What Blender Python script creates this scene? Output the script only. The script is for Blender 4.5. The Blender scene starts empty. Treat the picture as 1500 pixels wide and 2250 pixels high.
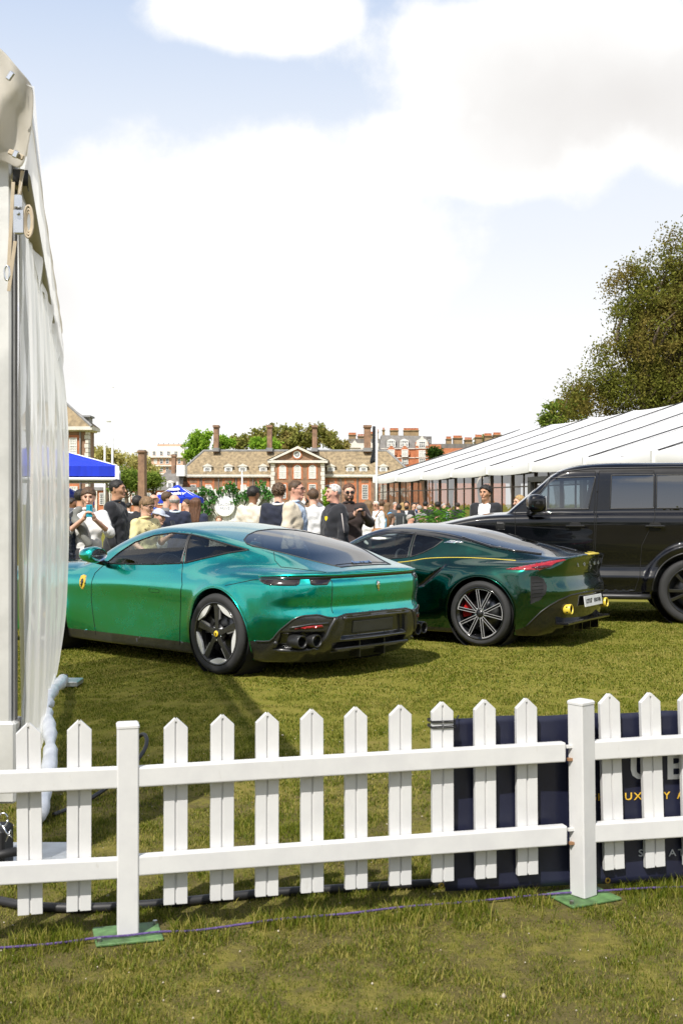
import bpy, bmesh, math, random
import numpy as np
from mathutils import Vector, Matrix
R = math.radians
SC = bpy.context.scene
COL = SC.collection
# ------------------------------------------------------------------ camera
FPX, HZ, EYE = 2600.0, 1107.0, 1.47          # focal length and horizon row in photo pixels, eye height in metres
cam_data = bpy.data.cameras.new('camera')
cam_data.sensor_fit = 'VERTICAL'; cam_data.sensor_height = 36.0
cam_data.lens = FPX / 2250 * 36.0
cam_data.shift_y = -(1125 - HZ) / 2250
cam_data.clip_start = 0.1; cam_data.clip_end = 5000
cam_data.dof.use_dof = True; cam_data.dof.focus_distance = 10.5; cam_data.dof.aperture_fstop = 9.0
camera = bpy.data.objects.new('camera', cam_data); COL.objects.link(camera)
camera.location = (0, 0, EYE); camera.rotation_euler = (R(90), 0, 0)
SC.camera = camera
SC.render.resolution_x, SC.render.resolution_y = 682, 1024
# ------------------------------------------------------------------ world, sun, exposure
SUN_EL, SUN_AZ = R(51), R(23)                 # sun azimuth: degrees to the left of straight behind the camera
TO_SUN = Vector((-math.sin(SUN_AZ) * math.cos(SUN_EL), -math.cos(SUN_AZ) * math.cos(SUN_EL), math.sin(SUN_EL)))
SC.view_settings.view_transform = 'Standard'; SC.view_settings.look = 'None'
SC.view_settings.gamma = 1.0; SC.view_settings.exposure = 0.30; SC.view_settings.use_curve_mapping = False
SC.cycles.use_denoising = True
SC.cycles.max_bounces = 8; SC.cycles.transparent_max_bounces = 24; SC.cycles.sample_clamp_indirect = 6.0
SC.cycles.caustics_reflective = False; SC.cycles.caustics_refractive = False


class NT:
    """tiny helper to write node trees as expressions"""
    def __init__(s, tree): s.t = tree
    def n(s, kind, **kw):
        nd = s.t.nodes.new(kind)
        for k, v in kw.items(): setattr(nd, k, v)
        return nd
    def put(s, sock, v):
        if v is None: return
        if isinstance(v, V): s.t.links.new(v.s, sock)
        elif isinstance(v, bpy.types.NodeSocket): s.t.links.new(v, sock)
        else:
            if hasattr(sock.default_value, '__len__') and not hasattr(v, '__len__'): v = (v,) * len(sock.default_value)
            if hasattr(v, '__len__') and len(sock.default_value) == 4 and len(v) == 3: v = (*v, 1)
            sock.default_value = v
    def m(s, op, a, b=None, c=None, clamp=False):
        nd = s.n('ShaderNodeMath', operation=op, use_clamp=clamp)
        for i, v in enumerate((a, b, c)): s.put(nd.inputs[i], v)
        return V(s, nd.outputs[0])
    def noise(s, vec, scale, detail=4, rough=.55, out=0, dist=0.0, dim='3D'):
        nd = s.n('ShaderNodeTexNoise', noise_dimensions=dim)
        s.put(nd.inputs['Vector'], vec)
        nd.inputs['Scale'].default_value = scale; nd.inputs['Detail'].default_value = detail
        nd.inputs['Roughness'].default_value = rough; nd.inputs['Distortion'].default_value = dist
        return V(s, nd.outputs[out])
    def mix(s, f, a, b, kind='MIX'):
        nd = s.n('ShaderNodeMix', data_type='RGBA', blend_type=kind)
        s.put(nd.inputs[0], f); s.put(nd.inputs[6], a); s.put(nd.inputs[7], b)
        return V(s, nd.outputs[2])
    def step(s, v, lo, hi, a=0.0, b=1.0):
        nd = s.n('ShaderNodeMapRange', interpolation_type='SMOOTHSTEP')
        for i, q in enumerate((v, lo, hi, a, b)): s.put(nd.inputs[i], q)
        return V(s, nd.outputs[0])
    def xyz(s, v):
        nd = s.n('ShaderNodeSeparateXYZ'); s.put(nd.inputs[0], v); return [V(s, o) for o in nd.outputs]
    def vec(s, x, y, z):
        nd = s.n('ShaderNodeCombineXYZ')
        for i, q in enumerate((x, y, z)): s.put(nd.inputs[i], q)
        return V(s, nd.outputs[0])
    def scale(s, v, k):
        nd = s.n('ShaderNodeVectorMath', operation='MULTIPLY'); s.put(nd.inputs[0], v); s.put(nd.inputs[1], k); return V(s, nd.outputs[0])
    def coord(s, which='Object'):
        return V(s, s.n('ShaderNodeTexCoord').outputs[which])
    def pos(s): return V(s, s.n('ShaderNodeNewGeometry').outputs['Position'])
    def bump(s, h, strength=.3, dist=.01):
        nd = s.n('ShaderNodeBump'); nd.inputs['Strength'].default_value = strength; nd.inputs['Distance'].default_value = dist
        s.put(nd.inputs['Height'], h); return V(s, nd.outputs[0])
class V:
    def __init__(s, nt, sock): s.nt, s.s = nt, sock
    def __add__(s, o): return s.nt.m('ADD', s, o)
    def __radd__(s, o): return s.nt.m('ADD', s, o)
    def __sub__(s, o): return s.nt.m('SUBTRACT', s, o)
    def __rsub__(s, o): return s.nt.m('SUBTRACT', o, s)
    def __mul__(s, o): return s.nt.m('MULTIPLY', s, o)
    def __rmul__(s, o): return s.nt.m('MULTIPLY', s, o)
    def __truediv__(s, o): return s.nt.m('DIVIDE', s, o)

world = bpy.data.worlds.new('World'); SC.world = world; world.use_nodes = True
wt = world.node_tree; wt.nodes.clear(); W = NT(wt)
def build_world():
    sky = W.n('ShaderNodeTexSky', sky_type='NISHITA')
    sky.sun_disc = False; sky.sun_elevation = SUN_EL
    sky.sun_rotation = math.atan2(TO_SUN.x, TO_SUN.y)
    sky.air_density = 1.0; sky.dust_density = 1.6; sky.ozone_density = 1.0
    d = W.coord('Generated'); x, y, z = W.xyz(d)
    az = W.m('ARCTAN2', x, y); el = W.m('ARCTAN2', z, W.m('SQRT', x * x + y * y))
    n1 = W.noise(d, 7.0, 7, .58); n2 = W.noise(d, 2.3, 5, .5); n3 = W.noise(d, 22.0, 5, .6)
    def blob(cx, cy, rx, ry, p=1.0):       # a cloud bank centred on a direction of the sky (photo pixels -> angles)
        a0 = math.atan((cx - 750) / FPX); e0 = math.atan((HZ - cy) / FPX)
        u = (az - a0) / (rx / FPX); v = (el - e0) / (ry / FPX)
        return (1.0 - W.m('SQRT', u * u + v * v)) * p
    dens = blob(1240, 185, 520, 235)
    for b in ((1010, 330, 370, 125), (1560, 230, 330, 200), (540, 30, 285, 95), (640, 520, 440, 285), (330, 680, 540, 400)):
        dens = W.m('SMOOTH_MAX', dens, blob(*b), .12)
    # clouds over the rest of the sky, the same kind as those in view
    rest = W.step(n2, .42, .62, -.6, .45)
    dens = W.m('MAXIMUM', dens, rest - W.step(W.m('ABSOLUTE', az), .30, .55, 1.3, 0.0) * W.step(el, .5, .7, 1.0, 0.0))
    dens = dens + (n1 - .5) * .95 + (n3 - .5) * .32
    mask = W.step(dens, .0, .30)
    core = W.step(dens, .20, .62)                 # thicker cloud: slightly greyer inside, as cumulus bases are
    n4 = W.noise(d, 3.2, 4, .5)
    bank = blob(1400, 240, 520, 210)          # the shaded underside of the big bank
    shade = W.m('MAXIMUM', W.step(bank + (n4 - .5) * 1.1 + (n1 - .5) * .8, -.25, 1.0), W.step(n4, .50, .72) * .7) * core
    cloud = W.mix(shade * .8, (.90, .895, .885), (.66, .64, .625))
    ramp = W.n('ShaderNodeValToRGB'); cr = ramp.color_ramp; W.put(ramp.inputs[0], el / .6)
    for k, (p, c) in enumerate(((.0, (.90, .90, .90)), (.22, (.84, .85, .865)), (.36, (.73, .765, .82)), (.52, (.64, .70, .80)), (.66, (.50, .59, .75)), (1.0, (.20, .34, .62)))):
        e = cr.elements[k] if k < 2 else cr.elements.new(p)
        e.position = p; e.color = (*c, 1)
    base = W.mix(W.step(el, .45, .9), V(W, ramp.outputs[0]), W.scale(V(W, sky.outputs[0]), (.10, .10, .10)))
    col = W.mix(mask, base, cloud)
    below = W.step(el, -.02, .0)
    col = W.mix(below, (.20, .19, .13), col)
    bg = W.n('ShaderNodeBackground'); W.put(bg.inputs[0], col); bg.inputs[1].default_value = 1.0
    out = W.n('ShaderNodeOutputWorld'); wt.links.new(bg.outputs[0], out.inputs[0])
build_world()
sun_data = bpy.data.lights.new('sun', 'SUN'); sun_data.energy = 4.7; sun_data.angle = R(.6); sun_data.color = (1, .95, .87)
sun = bpy.data.objects.new('sun', sun_data); COL.objects.link(sun)
sun.rotation_euler = TO_SUN.to_track_quat('Z', 'Y').to_euler()

# ------------------------------------------------------------------ helpers
def at(px, py, D): return Vector(((px - 750) / FPX * D, D, EYE - (py - HZ) / FPX * D))
def gd(py): return FPX * EYE / (py - HZ)      # distance of the ground seen at a photo row
MATS = {}
def mat(name, col=(.5, .5, .5), rough=.5, metal=0.0, coat=0.0, var=.12, vscale=6.0, bump=0.0, bscale=60.0, spec=.5, trans=None, coat_rough=.03, sheen=0.0, space='Object', stretch=None):
    if name in MATS: return MATS[name]
    m = bpy.data.materials.new(name); m.use_nodes = True; MATS[name] = m
    t = NT(m.node_tree); b = m.node_tree.nodes['Principled BSDF']
    c = t.coord(space)
    if stretch: c = t.scale(c, stretch)
    if var > 0:
        n = t.noise(c, vscale, 5, .6)
        k = t.step(n, .25, .75, 1 - var, 1 + var)
        mx = t.n('ShaderNodeVectorMath', operation='SCALE'); t.put(mx.inputs[0], tuple(col)); t.put(mx.inputs['Scale'], k)
        m.node_tree.links.new(mx.outputs[0], b.inputs['Base Color'])
        t.put(b.inputs['Roughness'], t.step(n, .3, .7, max(rough - .05, .0), min(rough + .06, 1.0)))
    else:
        b.inputs['Base Color'].default_value = (*col, 1); b.inputs['Roughness'].default_value = rough
    b.inputs['Metallic'].default_value = metal
    b.inputs['Coat Weight'].default_value = coat; b.inputs['Coat Roughness'].default_value = coat_rough
    b.inputs['Specular IOR Level'].default_value = spec; b.inputs['Sheen Weight'].default_value = sheen
    if bump: t.put(b.inputs['Normal'], t.bump(t.noise(c, bscale, 4, .6), bump, .01))
    return m
def emit_free(m): return m
def link(o, parent=None):
    COL.objects.link(o)
    if parent is not None: o.parent = parent
    return o
def meshobj(name, verts, faces, material, parent=None, smooth=False):
    me = bpy.data.meshes.new(name); me.from_pydata([tuple(v) for v in verts], [], [tuple(f) for f in faces]); me.update()
    for m in (material if isinstance(material, (list, tuple)) else [material]): me.materials.append(m)
    if smooth: me.shade_smooth()
    return link(bpy.data.objects.new(name, me), parent)
def npmesh(name, v, f, material, parent=None, smooth=True):
    """fast mesh from numpy arrays; f is (n,3) or (n,4)"""
    v = np.asarray(v, np.float32); f = np.asarray(f, np.int32)
    me = bpy.data.meshes.new(name); k = f.shape[1]
    me.vertices.add(len(v)); me.vertices.foreach_set('co', v.ravel())
    me.loops.add(f.size); me.loops.foreach_set('vertex_index', f.ravel())
    me.polygons.add(len(f)); me.polygons.foreach_set('loop_start', np.arange(0, f.size, k, dtype=np.int32))
    me.polygons.foreach_set('loop_total', np.full(len(f), k, np.int32))
    me.update(calc_edges=True)
    if smooth: me.polygons.foreach_set('use_smooth', np.ones(len(f), bool))
    me.materials.append(material)
    return link(bpy.data.objects.new(name, me), parent)
def tag(o, label=None, cat=None, group=None, kind=None):
    if label: o['label'] = label
    if cat: o['category'] = cat
    if group: o['group'] = group
    if kind: o['kind'] = kind
    return o
def empty(name, loc=(0, 0, 0), rz=0.0, label=None, cat=None, group=None):
    o = bpy.data.objects.new(name, None); o.empty_display_size = .2; COL.objects.link(o)
    o.location = loc; o.rotation_euler = (0, 0, rz); return tag(o, label, cat, group)
class MB:
    """collects simple solids into one mesh"""
    def __init__(s): s.v = []; s.f = []
    def add(s, v, f):
        k = len(s.v); s.v += [Vector(p) for p in v]; s.f += [tuple(i + k for i in q) for q in f]; return s
    def box(s, lo, hi, M=None):
        (a, b, c), (d, e, g) = lo, hi
        v = [(a, b, c), (d, b, c), (d, e, c), (a, e, c), (a, b, g), (d, b, g), (d, e, g), (a, e, g)]
        if M is not None: v = [M @ Vector(p) for p in v]
        return s.add(v, [(3, 2, 1, 0), (4, 5, 6, 7), (0, 1, 5, 4), (1, 2, 6, 5), (2, 3, 7, 6), (3, 0, 4, 7)])
    def bbox(s, lo, hi, b=.004, M=None):
        """box with chamfered vertical and horizontal edges"""
        (x0, y0, z0), (x1, y1, z1) = lo, hi; v = []; f = []
        def ring(z, i): return [(x0 + i + b, y0 + i, z), (x1 - i - b, y0 + i, z), (x1 - i, y0 + i + b, z), (x1 - i, y1 - i - b, z), (x1 - i - b, y1 - i, z), (x0 + i + b, y1 - i, z), (x0 + i, y1 - i - b, z), (x0 + i, y0 + i + b, z)]
        for z, i in ((z0, b), (z0 + b, 0), (z1 - b, 0), (z1, b)): v += ring(z, i)
        for k in range(3):
            for j in range(8): f.append((k * 8 + j, k * 8 + (j + 1) % 8, k * 8 + 8 + (j + 1) % 8, k * 8 + 8 + j))
        f.append(tuple(range(7, -1, -1))); f.append(tuple(range(24, 32)))
        if M is not None: v = [M @ Vector(p) for p in v]
        return s.add(v, f)
    def tube(s, pts, r, n=8, caps=True, closed=False):
        pts = [Vector(p) for p in pts]; k = len(s.v); m = len(pts)
        rr = r if hasattr(r, '__len__') else [r] * m
        up = None; v = []
        for i, p in enumerate(pts):
            a = pts[(i - 1) % m] if (i > 0 or closed) else p; b = pts[(i + 1) % m] if (i < m - 1 or closed) else p
            t = (b - a).normalized()
            if up is None: up = t.orthogonal().normalized()
            else:
                up = up - t * up.dot(t)
                up = up.normalized() if up.length > 1e-6 else t.orthogonal().normalized()
            w = t.cross(up)
            for j in range(n):
                an = 2 * math.pi * j / n
                v.append(p + (up * math.cos(an) + w * math.sin(an)) * rr[i])
        f = []
        for i in range(m if closed else m - 1):
            for j in range(n):
                q = (i + 1) % m
                f.append((i * n + j, i * n + (j + 1) % n, q * n + (j + 1) % n, q * n + j))
        if caps and not closed:
            f.append(tuple(range(n - 1, -1, -1))); f.append(tuple(range((m - 1) * n, m * n)))
        return s.add(v, f)
    def lathe(s, prof, n=32, M=None, closed=False):
        """profile of (radius, height) pairs turned round the local Z axis"""
        v = []; f = []; m = len(prof)
        for (r, z) in prof:
            for j in range(n):
                a = 2 * math.pi * j / n; v.append(Vector((r * math.cos(a), r * math.sin(a), z)))
        for i in range(m if closed else m - 1):
            for j in range(n):
                q = (i + 1) % m
                f.append((i * n + j, i * n + (j + 1) % n, q * n + (j + 1) % n, q * n + j))
        if M is not None: v = [M @ p for p in v]
        return s.add(v, f)
    def prism(s, poly, z0, z1, M=None):
        """2-D polygon (counter-clockwise) extruded along local Z"""
        n = len(poly); v = [(*p, z0) for p in poly] + [(*p, z1) for p in poly]
        if M is not None: v = [M @ Vector(p) for p in v]
        return s.add(v, [tuple(range(n - 1, -1, -1)), tuple(range(n, 2 * n))] + [(i, (i + 1) % n, n + (i + 1) % n, n + i) for i in range(n)])
    def quad(s, a, b, c, d): return s.add([a, b, c, d], [(0, 1, 2, 3)])
    def build(s, name, material, parent=None, smooth=False): return meshobj(name, s.v, s.f, material, parent, smooth)
def frame(o, x, y=None, z=None):
    """matrix from origin and axes"""
    x = Vector(x).normalized(); z = Vector(z).normalized() if z is not None else x.cross(Vector(y)).normalized()
    y = z.cross(x).normalized(); x = y.cross(z).normalized()
    return Matrix(((x.x, y.x, z.x, o[0]), (x.y, y.y, z.y, o[1]), (x.z, y.z, z.z, o[2]), (0, 0, 0, 1)))
XZ = Matrix(((1, 0, 0, 0), (0, 0, -1, 0), (0, 1, 0, 0), (0, 0, 0, 1)))      # polygon (x, z) drawn upright, extruded towards -y
def text_mesh(name, body, size, material, M, parent=None, depth=.002, spacing=1.0, align='CENTER', sx=1.0, bold=0.0, shear=0.0):
    cu = bpy.data.curves.new(name, 'FONT'); cu.body = body; cu.size = size; cu.extrude = depth; cu.align_x = align; cu.align_y = 'CENTER'
    cu.space_character = spacing; cu.resolution_u = 3; cu.offset = bold; cu.shear = shear
    o = bpy.data.objects.new(name, cu); COL.objects.link(o)
    dg = bpy.context.evaluated_depsgraph_get(); me = bpy.data.meshes.new_from_object(o.evaluated_get(dg))
    COL.objects.unlink(o); bpy.data.objects.remove(o)
    me.name = name; me.transform(Matrix.Diagonal((sx, 1, 1, 1))); me.transform(M); me.materials.clear(); me.materials.append(material)
    return link(bpy.data.objects.new(name, me), parent)

# ------------------------------------------------------------------ splines and signed-distance modelling
def spline(xs, ys):
    """natural cubic spline, clamped to its end values"""
    x = np.asarray(xs, float); y = np.asarray(ys, float); n = len(x); h = np.diff(x)
    A = np.zeros((n, n)); b = np.zeros((n,) + y.shape[1:]); A[0, 0] = A[-1, -1] = 1
    for i in range(1, n - 1):
        A[i, i - 1] = h[i - 1]; A[i, i] = 2 * (h[i - 1] + h[i]); A[i, i + 1] = h[i]
        b[i] = 6 * ((y[i + 1] - y[i]) / h[i] - (y[i] - y[i - 1]) / h[i - 1])
    M = np.linalg.solve(A, b)
    def ev(q):
        q = np.clip(q, x[0], x[-1]); i = np.clip(np.searchsorted(x, q) - 1, 0, n - 2)
        t = q - x[i]; u = x[i + 1] - q; hh = h[i]
        if y.ndim > 1: t = t[..., None]; u = u[..., None]; hh = hh[..., None]
        return M[i] * u ** 3 / (6 * hh) + M[i + 1] * t ** 3 / (6 * hh) + (y[i] / hh - M[i] * hh / 6) * u + (y[i + 1] / hh - M[i + 1] * hh / 6) * t
    return ev
def table(xs, zs, rows):
    """surface value over (x, z) from rows given per height"""
    wz = spline(zs, np.eye(len(zs))); rx = spline(xs, np.array(rows, float).T)
    nx, nz = int((xs[-1] - xs[0]) / .005) + 2, int((zs[-1] - zs[0]) / .004) + 2
    G = rx(np.linspace(xs[0], xs[-1], nx)) @ wz(np.linspace(zs[0], zs[-1], nz)).T; G = np.ascontiguousarray(G)
    def ev(x, z):
        u = np.clip((x - xs[0]) * ((nx - 1) / (xs[-1] - xs[0])), 0, nx - 1.001); w = np.clip((z - zs[0]) * ((nz - 1) / (zs[-1] - zs[0])), 0, nz - 1.001)
        i = u.astype(np.int32); j = w.astype(np.int32); a = u - i; b = w - j; g = G.ravel(); k = i * nz + j
        return (g[k] * (1 - a) + g[k + nz] * a) * (1 - b) + (g[k + 1] * (1 - a) + g[k + nz + 1] * a) * b
    return ev
def curve(xs, ys):
    """fast lookup of a natural spline"""
    X = np.linspace(xs[0], xs[-1], 1500); Y = spline(xs, ys)(X)
    return lambda q: np.interp(q, X, Y)
def smax(a, b, k):
    h = np.maximum(k - np.abs(a - b), 0) / k
    return np.maximum(a, b) + h * h * k * .25
def smin(a, b, k): return -smax(-a, -b, k)
def ss(x, a, b):
    t = np.clip((x - a) / (b - a), 0, 1); return t * t * (3 - 2 * t)
def sd_poly(px, pz, poly):
    """signed distance to a 2-D polygon (negative inside)"""
    d = np.full(px.shape, 1e9); inside = np.zeros(px.shape, bool); n = len(poly)
    for i in range(n):
        ax, ay = poly[i]; bx, by = poly[(i + 1) % n]; ex, ey = bx - ax, by - ay
        wx, wy = px - ax, pz - ay; t = np.clip((wx * ex + wy * ey) / (ex * ex + ey * ey), 0, 1)
        d = np.minimum(d, (wx - ex * t) ** 2 + (wy - ey * t) ** 2)
        c = (ay > pz) != (by > pz)
        if ey != 0: inside ^= c & (px < ex * (pz - ay) / ey + ax)
    return np.where(inside, -1, 1) * np.sqrt(d)
def round_poly(pts, n=6, closed=True):
    """Catmull-Rom smoothing of a polygon"""
    P = [np.array(p, float) for p in pts]; m = len(P); out = []
    for i in range(m):
        a, b, c, d = P[i - 1], P[i], P[(i + 1) % m], P[(i + 2) % m]
        for k in range(n):
            t = k / n
            out.append(tuple(.5 * (2 * b + (c - a) * t + (2 * a - 5 * b + 4 * c - d) * t * t + (3 * b - a - 3 * c + d) * t ** 3)))
    return out
def sd_mesh(f, lo, hi, h, lip=1.8, newton=2):
    """surface-nets mesh of f(x, y, z) = 0, evaluated only in blocks near the surface"""
    lo = np.array(lo, float); n = np.ceil((np.array(hi) - lo) / h / 4).astype(int) * 4 + 4
    nb = n // 4
    c = [lo[k] + (np.arange(nb[k]) * 4 + 1.5) * h for k in range(3)]
    CX, CY, CZ = np.meshgrid(*c, indexing='ij')
    fc = f(CX.ravel(), CY.ravel(), CZ.ravel()).reshape(nb)
    act = np.abs(fc) < lip * 4 * h * .95
    F = np.repeat(np.repeat(np.repeat(np.where(fc > 0, 1.0, -1.0), 4, 0), 4, 1), 4, 2)
    bi = np.argwhere(act)
    off = np.stack(np.meshgrid(range(4), range(4), range(4), indexing='ij'), -1).reshape(-1, 3)
    idx = (bi[:, None, :] * 4 + off[None]).reshape(-1, 3)
    P = lo + idx * h
    F[idx[:, 0], idx[:, 1], idx[:, 2]] = f(P[:, 0], P[:, 1], P[:, 2])
    S = F < 0
    cnt = np.zeros([k - 1 for k in F.shape], np.int16); acc = np.zeros(cnt.shape + (3,))
    sl = [slice(0, -1), slice(1, None)]
    edges = []
    for ax in range(3):
        o = [k for k in range(3) if k != ax]
        A = [slice(None)] * 3; B = [slice(None)] * 3; A[ax] = slice(0, -1); B[ax] = slice(1, None)
        fa, fb = F[tuple(A)], F[tuple(B)]; ch = (fa < 0) != (fb < 0)
        e = np.argwhere(ch); t = fa[ch] / (fa[ch] - fb[ch])
        p = e.astype(float); p[:, ax] += t
        edges.append((ax, e, fa[ch] < 0))
        for da in (0, 1):
            for db in (0, 1):
                q = e.copy(); q[:, o[0]] -= da; q[:, o[1]] -= db
                ok = (q >= 0).all(1) & (q < np.array(cnt.shape)).all(1)
                qq = q[ok]; np.add.at(cnt, (qq[:, 0], qq[:, 1], qq[:, 2]), 1); np.add.at(acc, (qq[:, 0], qq[:, 1], qq[:, 2]), p[ok])
    cells = np.argwhere(cnt > 0); vid = -np.ones(cnt.shape, int); vid[cells[:, 0], cells[:, 1], cells[:, 2]] = np.arange(len(cells))
    v = lo + acc[cells[:, 0], cells[:, 1], cells[:, 2]] / cnt[cells[:, 0], cells[:, 1], cells[:, 2]][:, None] * h
    quads = []
    for ax, e, neg in edges:
        o = [k for k in range(3) if k != ax]
        if ax == 1: o = o[::-1]
        ok = (e[:, o[0]] > 0) & (e[:, o[1]] > 0) & (e[:, o[0]] < cnt.shape[o[0]]) & (e[:, o[1]] < cnt.shape[o[1]])
        e = e[ok]; neg = neg[ok]
        def g(a, b):
            q = e.copy(); q[:, o[0]] -= a; q[:, o[1]] -= b; return vid[q[:, 0], q[:, 1], q[:, 2]]
        Q = np.stack([g(1, 1), g(0, 1), g(0, 0), g(1, 0)], 1)
        Q[~neg] = Q[~neg][:, ::-1]; quads.append(Q)
    q = np.concatenate(quads); q = q[(q >= 0).all(1)]
    for _ in range(newton): v = v - pull(f, v, h)
    return v, q
def grad(f, v, e=1e-3):
    g = np.zeros_like(v)
    for k in range(3):
        d = np.zeros(3); d[k] = e; a = v + d; b = v - d
        g[:, k] = (f(a[:, 0], a[:, 1], a[:, 2]) - f(b[:, 0], b[:, 1], b[:, 2])) / (2 * e)
    return g
def pull(f, v, h):
    g = grad(f, v); n2 = (g * g).sum(1) + 1e-9; fv = f(v[:, 0], v[:, 1], v[:, 2])
    d = g * (fv / n2)[:, None]; L = np.linalg.norm(d, axis=1); k = np.minimum(1, .7 * h / np.maximum(L, 1e-9))
    return d * k[:, None]
def snap(f, g, v, h, w=.55):
    """move vertices that lie near the curve g = 0 onto it, along the surface f = 0"""
    gv = g(v[:, 0], v[:, 1], v[:, 2]); i = np.where(np.abs(gv) < 3 * h)[0]
    if len(i) == 0: return v
    p = v[i]; n = grad(f, p); n /= np.linalg.norm(n, axis=1)[:, None] + 1e-9
    gg = grad(g, p); gg -= n * (gg * n).sum(1)[:, None]
    i = i[np.abs(gv[i]) < w * h * np.maximum(np.linalg.norm(gg, axis=1), .05)]
    if len(i) == 0: return v
    v = v.copy(); p = v[i]
    for _ in range(2):
        n = grad(f, p); n /= np.linalg.norm(n, axis=1)[:, None] + 1e-9
        gg = grad(g, p); gg -= n * (gg * n).sum(1)[:, None]
        d = gg * (g(p[:, 0], p[:, 1], p[:, 2]) / ((gg * gg).sum(1) + 1e-4))[:, None]
        L = np.linalg.norm(d, axis=1); d *= np.minimum(1, h / np.maximum(L, 1e-9))[:, None]
        p = p - d; p = p - pull(f, p, h)
    v[i] = p; return v
def submesh(v, q, sel):
    qq = q[sel]; u, inv = np.unique(qq, return_inverse=True)
    return v[u], inv.reshape(qq.shape)
def capsule(a, b, ra, rb=None):
    """round cone between two points"""
    a = np.array(a, float); b = np.array(b, float); rb = ra if rb is None else rb
    d = b - a; L2 = (d * d).sum() + 1e-12
    def f(x, y, z):
        px, py, pz = x - a[0], y - a[1], z - a[2]
        t = np.clip((px * d[0] + py * d[1] + pz * d[2]) / L2, 0, 1)
        return np.sqrt((px - d[0] * t) ** 2 + (py - d[1] * t) ** 2 + (pz - d[2] * t) ** 2) - (ra + (rb - ra) * t)
    return f
# ------------------------------------------------------------------ ground
rng = np.random.default_rng(7)
def make_ground():
    m = bpy.data.materials.new('lawn_soil'); m.use_nodes = True; t = NT(m.node_tree); b = m.node_tree.nodes['Principled BSDF']
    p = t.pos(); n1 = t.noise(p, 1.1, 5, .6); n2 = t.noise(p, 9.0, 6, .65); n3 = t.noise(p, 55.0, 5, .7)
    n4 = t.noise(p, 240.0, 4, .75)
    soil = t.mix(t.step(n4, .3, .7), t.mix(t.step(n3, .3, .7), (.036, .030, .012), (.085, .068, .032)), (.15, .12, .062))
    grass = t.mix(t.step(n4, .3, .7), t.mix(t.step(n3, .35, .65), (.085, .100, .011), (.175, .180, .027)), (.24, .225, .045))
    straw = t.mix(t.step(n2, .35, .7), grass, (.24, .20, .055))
    far = t.step(t.xyz(p)[1], 5.2, 8.0)                    # bare trodden earth by the fence; turf beyond, coloured brighter as a sunlit band
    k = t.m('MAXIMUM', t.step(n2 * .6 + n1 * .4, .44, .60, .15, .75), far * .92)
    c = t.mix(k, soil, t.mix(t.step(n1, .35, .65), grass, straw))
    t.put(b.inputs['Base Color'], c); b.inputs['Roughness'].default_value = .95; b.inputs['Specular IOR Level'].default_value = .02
    t.put(b.inputs['Normal'], t.bump(n3 + n2, .7, .02))
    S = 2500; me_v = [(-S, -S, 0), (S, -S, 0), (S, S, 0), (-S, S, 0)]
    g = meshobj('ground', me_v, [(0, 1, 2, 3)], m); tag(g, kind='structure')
make_ground()
def grass_mat():
    m = bpy.data.materials.new('grass_blade'); m.use_nodes = True; nt = m.node_tree; t = NT(nt); nt.nodes.clear()
    ge = t.n('ShaderNodeNewGeometry'); r = V(t, ge.outputs['Random Per Island']); p = V(t, ge.outputs['Position'])
    n = t.noise(p, 1.6, 4, .6)
    green = t.mix(r, (.060, .095, .006), (.215, .235, .022))
    dry = t.mix(r, (.27, .235, .042), (.38, .32, .09))
    k = t.step(r * .55 + n * .75, .62, 1.0)
    col = t.mix(k, green, dry)
    d = t.n('ShaderNodeBsdfDiffuse'); t.put(d.inputs[0], col)
    tr = t.n('ShaderNodeBsdfTranslucent'); t.put(tr.inputs[0], col)
    gl = t.n('ShaderNodeBsdfGlossy'); gl.inputs[0].default_value = (.5, .5, .5, 1); gl.inputs[1].default_value = .45
    a = t.n('ShaderNodeMixShader'); a.inputs[0].default_value = .35; nt.links.new(d.outputs[0], a.inputs[1]); nt.links.new(tr.outputs[0], a.inputs[2])
    e = t.n('ShaderNodeMixShader'); e.inputs[0].default_value = .015; nt.links.new(a.outputs[0], e.inputs[1]); nt.links.new(gl.outputs[0], e.inputs[2])
    o = t.n('ShaderNodeOutputMaterial'); nt.links.new(e.outputs[0], o.inputs[0]); MATS['grass'] = m; return m
def value_noise(x, y, s, seed):
    r = np.random.default_rng(seed).random((64, 64)); u, v = x * s, y * s
    i, j = np.floor(u).astype(int), np.floor(v).astype(int); a, b = u - i, v - j
    a = a * a * (3 - 2 * a); b = b * b * (3 - 2 * b); g = lambda p, q: r[p % 64, q % 64]
    return (g(i, j) * (1 - a) + g(i + 1, j) * a) * (1 - b) + (g(i, j + 1) * (1 - a) + g(i + 1, j + 1) * a) * b
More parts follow.
